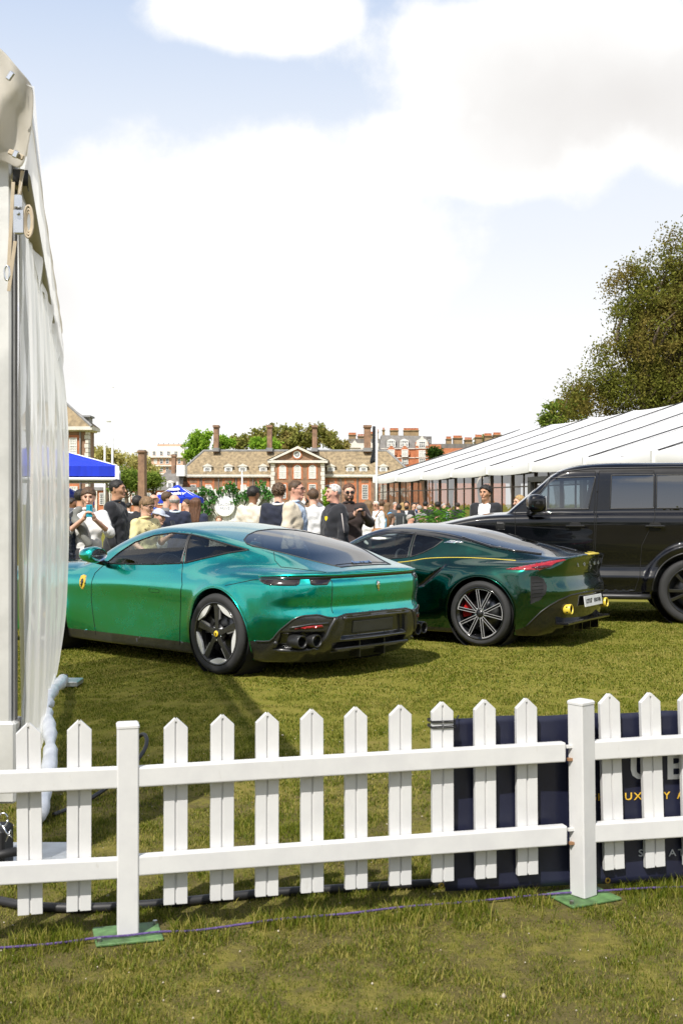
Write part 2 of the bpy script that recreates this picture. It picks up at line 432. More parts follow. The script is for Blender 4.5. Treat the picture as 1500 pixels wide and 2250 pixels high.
def make_grass():
    V_, F_ = [], []; base = 0
    for (d0, d1, per, h0, h1, w, clump) in ((3.1, 5.6, 19000, .009, .024, .0026, 1.22), (3.1, 5.6, 21000, .004, .010, .0022, .5), (5.6, 9.0, 11000, .007, .018, .0038, .85), (9.0, 17.5, 3600, .008, .017, .0075, .6)):
        area = .31 * (d1 * d1 - d0 * d0); n = int(area * per)
        y = np.sqrt(rng.uniform(d0 * d0, d1 * d1, n)); x = rng.uniform(-.31, .31, n) * y
        den = .5 * value_noise(x, y, 9, 1) + .3 * value_noise(x, y, 3.0, 2) + .2 * value_noise(x, y, 25, 3)
        on_plate = (np.abs((x + .726) * .97 + (y - 4.03) * .23) < .125) & (np.abs(-(x + .726) * .23 + (y - 4.03) * .97) < .105) | (np.abs((x - .91) * .97 + (y - 4.42) * .23) < .125) & (np.abs(-(x - .91) * .23 + (y - 4.42) * .97) < .105)
        keep = ~on_plate & (rng.random(n) < np.clip((den - .33 * clump) * 3.2, .05, 1)); x, y, den = x[keep], y[keep], den[keep]; n = len(x)
        h = rng.uniform(h0, h1, n) * (.55 + .9 * den); tall = rng.random(n) < .015; h[tall] *= 1.6
        a = rng.uniform(0, 2 * np.pi, n); lean = rng.uniform(.2, 1.25, n) * h; ww = w * rng.uniform(.6, 1.3, n)
        px, py = np.cos(a), np.sin(a); b = a + rng.uniform(-.6, .6, n) + np.pi / 2; lx, ly = np.cos(b) * lean, np.sin(b) * lean
        p0 = np.stack([x - px * ww / 2, y - py * ww / 2, np.zeros(n)], 1); p1 = np.stack([x + px * ww / 2, y + py * ww / 2, np.zeros(n)], 1)
        mx, my, mz = x + lx * .35, y + ly * .35, h * .62
        p2 = np.stack([mx - px * ww * .4, my - py * ww * .4, mz], 1); p3 = np.stack([mx + px * ww * .4, my + py * ww * .4, mz], 1)
        p4 = np.stack([x + lx, y + ly, h], 1)
        V_.append(np.stack([p0, p1, p2, p3, p4], 1).reshape(-1, 3))
        k = base + np.arange(n) * 5
        F_.append(np.stack([np.stack([k, k + 1, k + 3], 1), np.stack([k, k + 3, k + 2], 1), np.stack([k + 2, k + 3, k + 4], 1)], 1).reshape(-1, 3)); base += 5 * n
    # rank tufts along the fence and round the post plates, where no mower reaches
    n = 9000; s = rng.uniform(-.45, 1.25, n); nx = rng.normal(0.02, .07, n); q = value_noise(s * 3, nx * 3 + 5, 5, 9)
    x = -.726 + 1.628 * s + .235 * nx; y = 4.024 + .394 * s - .972 * nx
    k_ = (q > .45) & ~((np.abs(s) < .085) | (np.abs(s - 1.0) < .09)) ; x, y = x[k_], y[k_]; n = len(x); h = rng.uniform(.02, .062, n); a = rng.uniform(0, 6.283, n); ww = .003
    px, py = np.cos(a) * ww / 2, np.sin(a) * ww / 2; b = rng.uniform(0, 6.283, n); lx, ly = np.cos(b) * h * .5, np.sin(b) * h * .5
    z0 = np.zeros(n)
    P = np.stack([np.stack([x - px, y - py, z0], 1), np.stack([x + px, y + py, z0], 1), np.stack([x + lx * .35 - px * .8, y + ly * .35 - py * .8, h * .62], 1), np.stack([x + lx * .35 + px * .8, y + ly * .35 + py * .8, h * .62], 1), np.stack([x + lx, y + ly, h], 1)], 1).reshape(-1, 3)
    V_.append(P); k = base + np.arange(n) * 5
    F_.append(np.stack([np.stack([k, k + 1, k + 3], 1), np.stack([k, k + 3, k + 2], 1), np.stack([k + 2, k + 3, k + 4], 1)], 1).reshape(-1, 3))
    g = npmesh('grass', np.concatenate(V_), np.concatenate(F_), grass_mat(), smooth=False)
    tag(g, 'short worn green and straw coloured grass covering the lawn', 'grass', kind='stuff')
if not globals().get("NOGRASS"): make_grass()
def make_pebbles():
    n = 480; y = np.sqrt(rng.uniform(3.2 ** 2, 8 ** 2, n)); x = rng.uniform(-.3, .3, n) * y; s = rng.uniform(.0018, .0045, n) * (1 + (rng.random(n) < .06) * 1.2)
    o = np.array([(1, 0, 0), (0, 1, 0), (-1, 0, 0), (0, -1, 0), (0, 0, 1), (0, 0, -1)], float)
    v = o[None] * s[:, None, None] * rng.uniform(.6, 1.3, (n, 6, 1)) + np.stack([x, y, s * .5 + .004], 1)[:, None]
    f = np.array([(0, 1, 4), (1, 2, 4), (2, 3, 4), (3, 0, 4), (1, 0, 5), (2, 1, 5), (3, 2, 5), (0, 3, 5)])
    g = npmesh('pebbles', v.reshape(-1, 3), (f[None] + (np.arange(n) * 6)[:, None, None]).reshape(-1, 3), mat('pebble', (.48, .42, .33), .8, var=.4, vscale=3), smooth=True)
    tag(g, 'tiny pale stones scattered between the grass', 'pebbles', kind='stuff')
make_pebbles()
# ------------------------------------------------------------------ picket fence
def pvc_mat():
    m = bpy.data.materials.new('white_pvc'); m.use_nodes = True; t = NT(m.node_tree); b = m.node_tree.nodes['Principled BSDF']
    p = t.pos(); n = t.noise(p, 7, 6, .65); n2 = t.noise(t.scale(p, (1, 1, .35)), 38, 5, .7)
    grime = t.step(n2, .60, .80) * t.step(n, .40, .62)                   # scuffs and dried splashes
    c = t.mix(grime * .55, t.mix(t.step(n, .3, .7), (.58, .58, .585), (.635, .635, .63)), (.36, .33, .27))
    t.put(b.inputs['Base Color'], c); t.put(b.inputs['Roughness'], t.step(n, .3, .7, .30, .45)); t.put(b.inputs['Normal'], t.bump(n2, .04, .004)); return m
PVC = pvc_mat()
F0 = Vector((-.726, 4.024, 0)); F1 = Vector((.902, 4.418, 0)); FU = (F1 - F0).normalized(); FN = Vector((FU.y, -FU.x, 0))
FROT = math.atan2(FU.y, FU.x)
def fence_s(px, off=0.0):
    """distance along the fence line (and range) of a photo column, for a plane standing off towards the camera"""
    k = (px - 750) / FPX; o = F0 + FN * off
    s = (k * o.y - o.x) / (FU.x - k * FU.y); p = o + FU * s; return s, p.y
def fz(py, D): return EYE - (py - HZ) / FPX * D
fence = empty('picket_fence', F0, FROT, 'low white plastic picket fence running across the front of the lawn', 'fence')
# local frame of the fence: x along, y away from the camera, z up
def make_fence():
    tops = {67: (1588, 2013), 174: (1582, 2005), 387: (1577, 1990), 489: (1570, 1981), 588: (1565, 1972), 688: (1558, 1964), 785: (1553, 1956), 882: (1549, 1948), 976: (1542, 1940), 1070: (1537, 1933), 1162: (1534, 1925), 1353: (1523, 1913), 1443: (1521, 1908), 1528: (1517, 1903), -40: (1594, 2020)}
    tilt = {976: .004, 1070: .006, 1162: .008, 1353: .032, 1443: .034, 1528: .034, 67: .01}
    hw = .0405; th = .022
    for px, (pt, pb) in tops.items():
        s, D = fence_s(px, 0); zt, zb = fz(pt, D), fz(pb, D); H = zt - zb
        b = MB()
        for sg in (-1, 1):
            o = .0032
            poly = [(sg * o, 0), (sg * hw, 0), (sg * hw, H - .038), (sg * o, H - .003)]
            if sg < 0: poly = poly[::-1]
            b.prism(poly, -th / 2, th / 2, XZ)
        b.prism([(-hw + .004, .003), (hw - .004, .003), (hw - .004, H - .042), (0, H - .008), (-hw + .004, H - .042)], -th / 2 + .002, th / 2 - .0055, XZ)
        b.prism([(-.004, H - .016), (.004, H - .016), (.002, H - .004), (-.002, H - .004)], th / 2 - .004, th / 2 + .0005, XZ)
        o = b.build('picket', PVC, fence); o.location = (s, .022, zb); o.rotation_euler = (0, -tilt.get(px, random.uniform(-.004, .004)), 0)
        md = o.modifiers.new('bevel', 'BEVEL'); md.width = .0016; md.segments = 2; md.limit_method = 'ANGLE'
    # rails pass in front of the pickets
    for (xa, ya0, ya1, xb, yb0, yb1) in ((-80, 1700, 1749, 262, 1688, 1733), (299, 1687, 1731, 1243, 1632, 1675), (1293, 1630, 1672, 1640, 1609, 1651),
                                         (-80, 1904, 1951, 262, 1888, 1932), (299, 1882, 1926, 1246, 1815, 1858), (1300, 1811, 1853, 1640, 1790, 1832)):
        off = .032; sa, Da = fence_s(xa, off); sb, Db = fence_s(xb, off)
        P = [(sa, -off, fz(ya1, Da)), (sb, -off, fz(yb1, Db)), (sb, -off, fz(yb0, Db)), (sa, -off, fz(ya0, Da))]
        Q = [(x, .009, z) for (x, y, z) in P]
        b = MB().add(P + Q, [(0, 1, 2, 3), (7, 6, 5, 4), (3, 2, 6, 7), (1, 0, 4, 5), (0, 3, 7, 4), (2, 1, 5, 6)])
        o = b.build('rail', PVC, fence); md = o.modifiers.new('bevel', 'BEVEL'); md.width = .006; md.segments = 3
    metal = mat('zinc', (.45, .45, .44), .4, 1.0)
    green = mat('green_plate_paint', (.085, .17, .06), .55, var=.5, vscale=18, bump=.3, bscale=60)
    for (px, pt, pb, lean, yaw) in ((281, 1588, 2057, 0.0, -.02), (1281, 1537, 1974, -.02, .42)):
        D = gd(pb); p = Vector(((px - 750) / FPX * D, D, 0)); l = p - F0; s, e = l.dot(FU), -l.dot(FN)
        zt = fz(pt, D); b = MB().bbox((-.036, -.036, .012), (.036, .036, zt - .012), .004)
        o = b.build('post', PVC, fence); o.location = (s, e, 0); o.rotation_euler = (0, lean, yaw)
        MB().bbox((-.038, -.038, zt - .018), (.038, .038, zt), .005).build('post_cap', PVC, o)
        pl = MB().bbox((-.112, -.085, .002), (.112, .085, .012), .003).build('base_plate', green, fence); pl.location = (s, e, 0); pl.rotation_euler = (0, 0, yaw * .4 + .05)
        for sx in (-.1, .1): MB().lathe([(0, .024), (.008, .024), (.008, .012), (0, .012)], 8, Matrix.Translation((sx, .06 * (1 if sx > 0 else -1), 0))).build('bolt', metal, pl)
    for px, py in ((1250, 1640), (1254, 1668), (1255, 1822), (1258, 1852)):     # rail brackets in the gap beside the right post
        s, D = fence_s(px, .01); b = MB().box((s - .016, -.018, fz(py, D) - .005), (s + .018, -.004, fz(py, D) + .005)); b.build('bracket', PVC if py in (1640, 1822) else mat('rusty', (.30, .16, .08), .8), fence)
make_fence()
# ------------------------------------------------------------------ banner tied behind the fence
def make_banner():
    navy = mat('navy_banner', (.013, .015, .035), .38, var=.1, vscale=4, bump=.05, bscale=40)
    ban = empty('banner', F0 + FU * fence_s(1003, -.06)[0] - FN * .06, FROT, 'dark navy event banner with white and gold lettering tied behind the picket fence', 'banner')
    s0 = fence_s(975, -.06)[0]; s1 = fence_s(1640, -.06)[0]; nu, nv = 70, 26; off = fence_s(1003, -.06)[0]
    v, f = [], []
    for i in range(nu + 1):
        s = s0 + (s1 - s0) * i / nu; D = (F0 + FU * s - FN * .06).y; px = 750 + FPX * (F0 + FU * s - FN * .06).x / D
        zt = fz(1578 - (px - 1003) * .034 + 1.5 * math.sin(i * .35), D); zb = fz(1955 - (px - 1000) * .054, D)
        zb = max(zb, .006)
        for j in range(nv + 1):
            w = j / nv; y = .005 * math.sin(i * .21 + w * 2.0) * (.3 + w) + .003 * math.sin(w * 7 + i * .1) - .02 * w * w
            v.append((s - off, y, zb + (zt - zb) * (1 - w)))
    for i in range(nu):
        for j in range(nv): a = i * (nv + 1) + j; f.append((a, a + 1, a + nv + 2, a + nv + 1))
    sh = meshobj('banner_sheet', v, f, navy, ban, True)
    md = sh.modifiers.new('thick', 'SOLIDIFY'); md.thickness = .002
    white, gold, grey = mat('banner_white', (.75, .75, .75), .5), mat('banner_gold', (.75, .46, .05), .5), mat('banner_grey', (.5, .52, .54), .5)
    from mathutils.bvhtree import BVHTree
    bv = BVHTree.FromPolygons([Vector(p) for p in v], f)
    def letter(ch, px, py, hpx, m, sx=1.25, bold=0.0):
        s, D = fence_s(px, -.06); z = fz(py, D)
        hit = bv.ray_cast(Vector((s - off, -1, z)), Vector((0, 1, 0))); y = hit[0].y if hit[0] else 0
        text_mesh('letter', ch, hpx / FPX * D * 1.44, m, Matrix.Translation((s - off, y - .003, z)) @ Matrix.Rotation(R(90), 4, 'X'), ban, .0012, sx=sx, bold=bold)
    for ch, px in zip('UB', (1411, 1484)): letter(ch, px, 1686, 54, white, 1.25, .003)
    for ch, px in zip('HIGH LUXURY A', (1264, 1281, 1300, 1320, 0, 1359, 1378, 1398, 1418, 1438, 1461, 0, 1492)):
        if ch != ' ': letter(ch, px, 1752 - (px - 1305) * .03, 16, gold, 1.2)
    for ch, px in (('S', 1400), ('A', 1470), ('T', 1490)): letter(ch, px, 1871, 15, grey, 1.25)
    brass = mat('brass', (.60, .42, .10), .35, 1.0)
    for px, py in ((1327, 1930), (968, 1945), (1500, 1915)):
        s, D = fence_s(px, -.06); hit = bv.ray_cast(Vector((s - off, -1, fz(py, D))), Vector((0, 1, 0))); y = hit[0].y if hit[0] else 0
        MB().lathe([(.006, 0), (.011, 0), (.011, .002), (.006, .002)], 16, Matrix.Translation((s - off, y - .004, fz(py, D))) @ Matrix.Rotation(R(90), 4, 'X'), True).build('grommet', brass, ban)
    cord = MB()
    s, D = fence_s(976, 0)
    for pz, dz in ((1585, 0), (1588, 0), (1597, .002), (1600, 0)):
        z = fz(pz, D); x = s - off
        cord.tube([(x - .044, -.052, z), (x + .044, -.054, z + dz), (x + .047, -.02, z + .002), (x + .044, .006, z), (x - .044, .006, z), (x - .046, -.02, z)], .0022, 6, closed=True)
    cord.tube([(s - off + .045, -.04, fz(1585, D)), (s - off + .06, -.02, fz(1586, D)), (s - off + .075, 0, fz(1580, D))], .0025, 6)
    cord.build('tie_cord', mat('black_cord', (.012, .012, .012), .7), ban, True)
make_banner()
def make_rope():
    pts = []
    for px, py in ((-60, 2097), (0, 2093), (120, 2083), (215, 2074), (282, 2069), (350, 2061), (420, 2057), (520, 2044), (640, 2028), (760, 2018), (880, 2003), (1000, 1993), (1120, 1981), (1230, 1975), (1281, 1972), (1360, 1967), (1430, 1961), (1500, 1957), (1580, 1950)):
        D = gd(py); on = 200 < px < 360 or 1215 < px < 1365
        pts.append(((px - 750) / FPX * D, D, .021 if on else .016 + .003 * math.sin(px * .05)))
    P = spline(np.arange(len(pts)), np.array(pts))(np.linspace(0, len(pts) - 1, 150))
    m = mat('purple_rope', (.10, .065, .20), .8, var=.5, vscale=120, bump=.6, bscale=260)
    o = MB().tube(P, .0042, 7).build('rope', m, None, True); tag(o, 'thin purple rope lying across the grass in front of the fence', 'rope')
    P = [(px, py) for px, py in ((-80, 1975), (0, 1990), (60, 2001), (160, 2006), (260, 2003), (400, 1992), (560, 1975), (700, 1966), (860, 1956), (1000, 1948), (1200, 1930), (1400, 1905))]
    q = [((px - 750) / FPX * gd(py), gd(py), .018) for px, py in P]
    q = spline(np.arange(len(q)), np.array(q))(np.linspace(0, len(q) - 1, 80))
    o = MB().tube(q, .017, 10).build('cable', mat('black_cable', (.016, .016, .018), .5, var=.3, vscale=8), None, True); tag(o, 'thick black power cable lying on the grass under the fence', 'cable')
make_rope()
# ------------------------------------------------------------------ clear-walled marquee at the left edge
def film_mat(name='clear_film', clear=.80):
    m = bpy.data.materials.new(name); m.use_nodes = True; nt = m.node_tree; t = NT(nt); nt.nodes.clear()
    c = t.coord('Object'); n = t.noise(t.scale(c, (1, 1, .25)), 9, 5, .6)
    p = t.n('ShaderNodeBsdfPrincipled'); t.put(p.inputs['Base Color'], t.mix(t.step(n, .35, .7), (.70, .71, .72), (.82, .83, .84)))
    p.inputs['Roughness'].default_value = .12; p.inputs['Coat Weight'].default_value = 1.0; p.inputs['Coat Roughness'].default_value = .05
    t.put(p.inputs['Normal'], t.bump(t.noise(t.scale(c, (1, 1, .12)), 22, 4, .6), .35, .01))
    tl = t.n('ShaderNodeBsdfTranslucent'); tl.inputs[0].default_value = (.85, .85, .84, 1)
    tr = t.n('ShaderNodeBsdfTransparent'); tr.inputs[0].default_value = (.93, .94, .94, 1)
    a = t.n('ShaderNodeMixShader'); a.inputs[0].default_value = .58; nt.links.new(p.outputs[0], a.inputs[1]); nt.links.new(tl.outputs[0], a.inputs[2])
    b = t.n('ShaderNodeMixShader'); lw = t.n('ShaderNodeLayerWeight'); lw.inputs[0].default_value = .5
    t.put(b.inputs[0], t.m('MULTIPLY', t.step(V(t, lw.outputs['Facing']), .25, .93, clear, .04), t.step(n, .3, .75, 1.0, .75))); nt.links.new(a.outputs[0], b.inputs[1]); nt.links.new(tr.outputs[0], b.inputs[2])
    o = t.n('ShaderNodeOutputMaterial'); nt.links.new(b.outputs[0], o.inputs[0]); return m
def make_tent():
    ten = empty('marquee', (-1.36, 4.62, 0), 0, 'cream canvas marquee with wrinkled clear plastic side wall at the left edge', 'marquee')
    O = Vector((-1.36, 4.62, 0))
    L = lambda px, py, D: at(px, py, D) - O
    canvas = mat('cream_canvas', (.62, .59, .535), .7, var=.10, vscale=5, bump=.12, bscale=25)
    ct = NT(canvas.node_tree); tl_ = ct.n('ShaderNodeBsdfTranslucent'); tl_.inputs[0].default_value = (.80, .77, .70, 1); tp_ = ct.n('ShaderNodeBsdfTransparent'); tp_.inputs[0].default_value = (.9, .88, .82, 1)
    m1, m2 = ct.n('ShaderNodeMixShader'), ct.n('ShaderNodeMixShader'); m1.inputs[0].default_value = .5; m2.inputs[0].default_value = .22      # thin cloth lets daylight through
    lk = canvas.node_tree.links; lk.new(canvas.node_tree.nodes['Principled BSDF'].outputs[0], m1.inputs[1]); lk.new(tl_.outputs[0], m1.inputs[2]); lk.new(m1.outputs[0], m2.inputs[1]); lk.new(tp_.outputs[0], m2.inputs[2]); lk.new(m2.outputs[0], canvas.node_tree.nodes['Material Output'].inputs[0])
    alu = mat('aluminium', (.62, .62, .60), .42, .35, var=.12, vscale=4, bump=.05)
    dark = mat('black_rubber', (.015, .015, .016), .6)
    olive = mat('olive_tube', (.30, .265, .16), .55, var=.1)
    strap = mat('tan_webbing', (.50, .42, .31), .8, var=.1, vscale=40)
    steel = mat('bright_steel', (.72, .73, .75), .25, 1.0, var=.1)
    film = film_mat()
    pole = MB(); xr = L(24, 0, 4.62).x
    pole.bbox((xr - .16, 0, .30), (xr, .10, 2.86), .008).build('pole', alu, ten)
    MB().box((xr + .001, .02, .34), (xr + .011, .06, 2.84)).build('keder_rail', mat('grey_track', (.25, .25, .25), .5, .5), ten)
    MB().bbox((xr - .19, -.012, .30), (xr + .022, .13, .62), .01).build('pole_sleeve', alu, ten)
    for z in (.42, .50): MB().lathe([(0, .03), (.012, .03), (.012, 0), (.02, 0), (.02, -.004)], 6, Matrix.Translation((xr + .024, .03, z)) @ Matrix.Rotation(R(90), 4, 'Y')).build('bolt', steel, ten)
    MB().bbox((xr - .22, -.05, .012), (xr + .18, .42, .030), .004).build('base_plate', mat('galvanised', (.50, .52, .54), .4, .7, var=.25, vscale=8), ten)
    MB().bbox((xr - .19, -.02, .030), (xr - .02, .12, .20), .01).build('hinge_shoe', dark, ten)
    MB().tube([(xr - .12, -.03, .09), (xr + .03, -.025, .12)], .018, 10).build('hinge_pin', dark, ten, True)
    pin = MB(); c = Vector((xr - .015, -.05, .20)); pts = [c + Vector((.018 * math.cos(a), 0, .026 * math.sin(a) + .05)) for a in np.linspace(0, 6.28, 14)]
    pin.tube(pts, .0035, 6); pin.tube([c + Vector((0, 0, .024)), c + Vector((.012, 0, 0)), c + Vector((.035, .0, -.02)), c + Vector((.03, 0, .01)), c + Vector((.01, 0, -.035))], .0035, 6)
    pin.build('r_clip', steel, ten, True)
    # the clear wall, bulging and wrinkled; local coordinates
    A, B = Vector((xr + .006, .03, 0)), Vector((-2.56, 10.65, 0)) - O
    nu, nv = 150, 60; v, f = [], []; n = Vector(((B - A).y, -(B - A).x, 0)).normalized(); hz = 2.86
    for i in range(nu + 1):
        u = i / nu; p = A.lerp(B, u)
        for j in range(nv + 1):
            w = j / nv; z = .05 + (hz - .05) * w
            bul = .105 * math.sin(math.pi * min(w * .93 + .05, 1)) ** .6 * (.25 + .75 * u) * (1 - .2 * math.cos(u * 25))
            wr = (.010 * math.sin(u * 83 + 2.2 * math.sin(w * 3.1)) + .007 * math.sin(u * 190 + w * 4) + .008 * math.sin(u * 37 + w * 7)) * math.sin(math.pi * min(max(w * .97, .02), 1)) ** .4
            tuck = -.03 * max(0, .16 - w) * 4 * u
            q = p + n * (bul + wr + tuck); v.append((q.x, q.y, z))
    for i in range(nu):
        for j in range(nv): a = i * (nv + 1) + j; f.append((a, a + nv + 1, a + nv + 2, a + 1))
    meshobj('clear_wall', v, f, film, ten, True)
    # opaque hem beside the pole and its stitching
    v, f = [], []; e = .02
    for j in range(31):
        w = j / 30; z = .34 + 2.45 * w
        for k in range(4):
            p = A.lerp(B, .0 + .038 * k / 3); q = p + n * (.02 + .10 * math.sin(math.pi * w) * (.27) + .004 * math.sin(w * 40 + k)); v.append((q.x, q.y, z))
    for j in range(30):
        for k in range(3): a = j * 4 + k; f.append((a, a + 1, a + 5, a + 4))
    meshobj('wall_hem', v, f, mat('hem_grey', (.60, .585, .55), .6, var=.12, vscale=12, bump=.2, bscale=30), ten, True)
    # white skirt rolled along the ground
    sk = MB(); P, rr = [], []
    for i in range(41):
        u = i / 40; p = (O + A.lerp(B, .12 + .70 * u)); P.append(Vector((p.x + .06 + .03 * math.sin(u * 9), p.y, .05 + .16 * math.sin(u * 3.1))) - O); rr.append(.036 + .007 * math.sin(u * 43) + .006 * math.sin(u * 91) - (.03 if i in (18, 19) else 0))
    sk.tube(P, rr, 10); sk.build('rolled_skirt', mat('white_vinyl', (.74, .76, .80), .35, var=.08, vscale=20, bump=.3, bscale=14), ten, True)
    # tube under the eave
    a, c = L(46, 392, 4.60), L(126, 784, 10.45)
    MB().tube([a, a.lerp(c, .5) + Vector((0, 0, -.02)), c], .038, 12).build('eave_tube', olive, ten, True)
    MB().tube([a.lerp(c, -.004), a.lerp(c, .014)], .040, 4).build('tube_socket', dark, ten, True)
    MB().tube([c, c + (c - a).normalized() * .03], .044, 12).build('tube_end', dark, ten, True)
    # canvas: gable corner facing the camera and the valance running back
    v, f = [], []; nu, nv = 60, 10
    D0, D1 = 4.55, 10.7
    for i in range(nu + 1):
        u = i / nu; D = D0 + (D1 - D0) * u
        xs = -1.36 + .147 - .212 * (D - 4.62) - .02
        for j in range(nv + 1):
            w = j / nv; z = 3.12 - .05 * u - w * (.13 + .02 * math.sin(u * 30) * w)
            v.append((xs + O.x * 0 + 1.36 - (.03 + .01 * math.sin(u * 46)) * w + .02 * math.sin(math.pi * w) + .0 * u - 0, D - 4.62, z))
    for i in range(nu):
        for j in range(nv): a_ = i * (nv + 1) + j; f.append((a_, a_ + 1, a_ + nv + 2, a_ + nv + 1))
    meshobj('clear_flap', [(p[0] + .012, p[1], 3.05 - (3.12 - p[2]) * 2.9) for p in v], f, film_mat('flap_film', .90), ten, True)
    o = meshobj('valance', v, f, canvas, ten, True); md = o.modifiers.new('thick', 'SOLIDIFY'); md.thickness = .004
    poly = [(-170, -20), (0, 100), (30, 138), (60, 172), (76, 192), (74, 250), (62, 310), (50, 376), (25, 362), (0, 350), (-170, 330)]
    v, f = [], []; n_ = len(poly); mid = []
    for k in range(9):
        for (px, py) in poly:
            cx, cy = -40, 240; t_ = k / 8; qx, qy = cx + (px - cx) * t_, cy + (py - cy) * t_
            d = 4.50 + .035 * math.sin(qx * .055 + qy * .02) + .02 * math.sin(qx * .11 - qy * .03) + .03 * t_
            v.append(L(qx, qy, d))
    for k in range(8):
        for i in range(n_): f.append((k * n_ + i, k * n_ + (i + 1) % n_, k * n_ + n_ + (i + 1) % n_, k * n_ + n_ + i))
    o = meshobj('gable_flap', v, f, canvas, ten, True); md = o.modifiers.new('sub', 'SUBSURF'); md.levels = md.render_levels = 2; md = o.modifiers.new('thick', 'SOLIDIFY'); md.thickness = .005
    # roof slope going up to the left
    E0, E1 = L(76, 190, 4.55), L(118, 705, 10.7); G0, G1 = E0 + Vector((-2.2, 0, .6)), E1 + Vector((-2.2, 0, .6))
    meshobj('clear_roof', [E0, E1, G1, G0], [(0, 1, 2, 3)], film_mat('roof_film', .95), ten)
    # straps and hardware
    b = MB(); b.bbox((-.030, -.008, -.010), (.032, .004, .010), .003, Matrix.Translation(L(36, 340, 4.43)) @ Matrix.Rotation(R(25), 4, 'Y')); b.build('buckle_strap', strap, ten)
    MB().bbox((-.010, -.012, -.014), (.010, .0, .014), .003, Matrix.Translation(L(36, 340, 4.42)) @ Matrix.Rotation(R(25), 4, 'Y')).build('buckle', steel, ten)
    MB().bbox((-.010, -.012, -.018), (.010, .0, .018), .003, Matrix.Translation(L(24, 168, 4.42)) @ Matrix.Rotation(R(35), 4, 'Y')).build('buckle', steel, ten)
    rt = Matrix.Translation(L(42, 487, 4.52))
    MB().bbox((-.019, -.012, -.048), (.019, .014, .046), .004, rt).build('ratchet', steel, ten)
    b = MB(); b.lathe([(.0, .014), (.007, .014), (.007, 0)], 10, rt @ Matrix.Translation((0, -.012, .03)) @ Matrix.Rotation(R(90), 4, 'X'))
    b.bbox((-.013, -.02, .05), (.013, .0, .10), .003, rt); b.build('ratchet_handle', steel, ten)
    lp = MB()
    for k, s_ in enumerate((1.0, .8, .62)):
        pts = [L(63, 487, 4.52) + Vector((.018 * s_ * math.cos(a_), .004 * k, .062 * s_ * math.sin(a_))) for a_ in np.linspace(0, 6.283, 18, endpoint=False)]
        lp.tube(pts, .0048, 6, closed=True)
    lp.build('webbing_loop', strap, ten, True)
    st = MB()
    for (x0, y0, x1, y1) in ((50, 375, 40, 455), (30, 400, 20, 585), (34, 530, 20, 640)):
        p0, p1 = L(x0, y0, 4.56), L(x1, y1, 4.58); st.bbox((-.007, -.0015, 0), (.007, .0015, (p1 - p0).length), .0008, frame(p0, (1, 0, 0), z=p1 - p0))
    st.build('webbing', strap, ten)
    cc = L(16, 600, 4.5); pts = [cc + Vector((.010 * math.cos(a_), 0, .028 * math.sin(a_))) for a_ in np.linspace(0, 6.283, 16, endpoint=False)]
    MB().tube(pts, .004, 6, closed=True).build('carabiner', steel, ten, True)
    for dy, m_, nm in ((805, strap, 'webbing_loop'), (830, steel, 'ratchet')):
        p = L(119, dy, 10.5); MB().bbox((-.02, -.02, -.05), (.02, .02, .05), .008, Matrix.Translation(p)).build(nm, m_, ten)
    MB().bbox((-.03, -.03, -.006), (.03, .03, .006), .003, Matrix.Translation(L(108, 635, 8.5))).build('eave_bracket', steel, ten)
    pl = MB().bbox((-.16, -.12, .01), (.10, .12, .05), .005, Matrix.Translation(Vector(((150 - 750) / FPX * 9.55, 9.55, 0)) - O)); pl.build('base_plate', mat('galvanised'), ten)
    b = MB()
    for sx, sy in ((-.02, -.05),): b.lathe([(0, .10), (.03, .10), (.034, .07), (.034, .05), (0, .05)], 8, Matrix.Translation(Vector(((150 - 750) / FPX * 9.55 + sx, 9.55 + sy, 0)) - O))
    b.build('stake_head', mat('rust_dark', (.09, .06, .045), .8, var=.3), ten)
    q = [(.02, .9, .02), (.16, 1.3, .03), (.30, 1.7, .14), (.27, 1.9, .2), (.2, 2.0, .12)]
    q = spline(np.arange(5), np.array(q))(np.linspace(0, 4, 30))
    MB().tube([Vector(p) for p in q], .011, 8).build('cable', mat('black_cable'), ten, True)
make_tent()
# ------------------------------------------------------------------ cars: shared tools
def car_paint(name, col, flake=.55, rough=.32, lining=(.02, .02, .02), dark=None, spec=.5, coat_ior=1.65):
    m = bpy.data.materials.new(name); m.use_nodes = True; t = NT(m.node_tree); b = m.node_tree.nodes['Principled BSDF']
    c = t.coord('Object'); fl = t.noise(c, 900, 1, .5); dust = t.noise(c, 5, 5, .6)
    base = t.mix(t.step(fl, .35, .7), tuple(k * .97 for k in col), tuple(min(k * 1.03, 1) for k in col))
    ge = t.n('ShaderNodeNewGeometry')
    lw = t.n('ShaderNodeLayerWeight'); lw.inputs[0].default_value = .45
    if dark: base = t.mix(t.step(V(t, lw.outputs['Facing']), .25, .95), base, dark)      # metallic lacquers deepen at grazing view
    base = t.mix(V(t, ge.outputs['Backfacing']), base, lining)                           # the unseen inner side is trimmed in black cloth
    t.put(b.inputs['Base Color'], base); b.inputs['Metallic'].default_value = flake
    t.put(b.inputs['Roughness'], t.step(dust, .3, .8, rough - .03, rough + .08))
    b.inputs['Specular IOR Level'].default_value = spec
    t.put(b.inputs['Coat Weight'], t.step(V(t, ge.outputs['Backfacing']), 0, 1, 1, 0)); t.put(b.inputs['Coat Roughness'], t.step(dust, .4, .9, .012, .05))
    b.inputs['Coat IOR'].default_value = coat_ior
    t.put(b.inputs['Coat Normal'], t.bump(t.noise(c, 130, 2, .5), .012, .002))
    return m
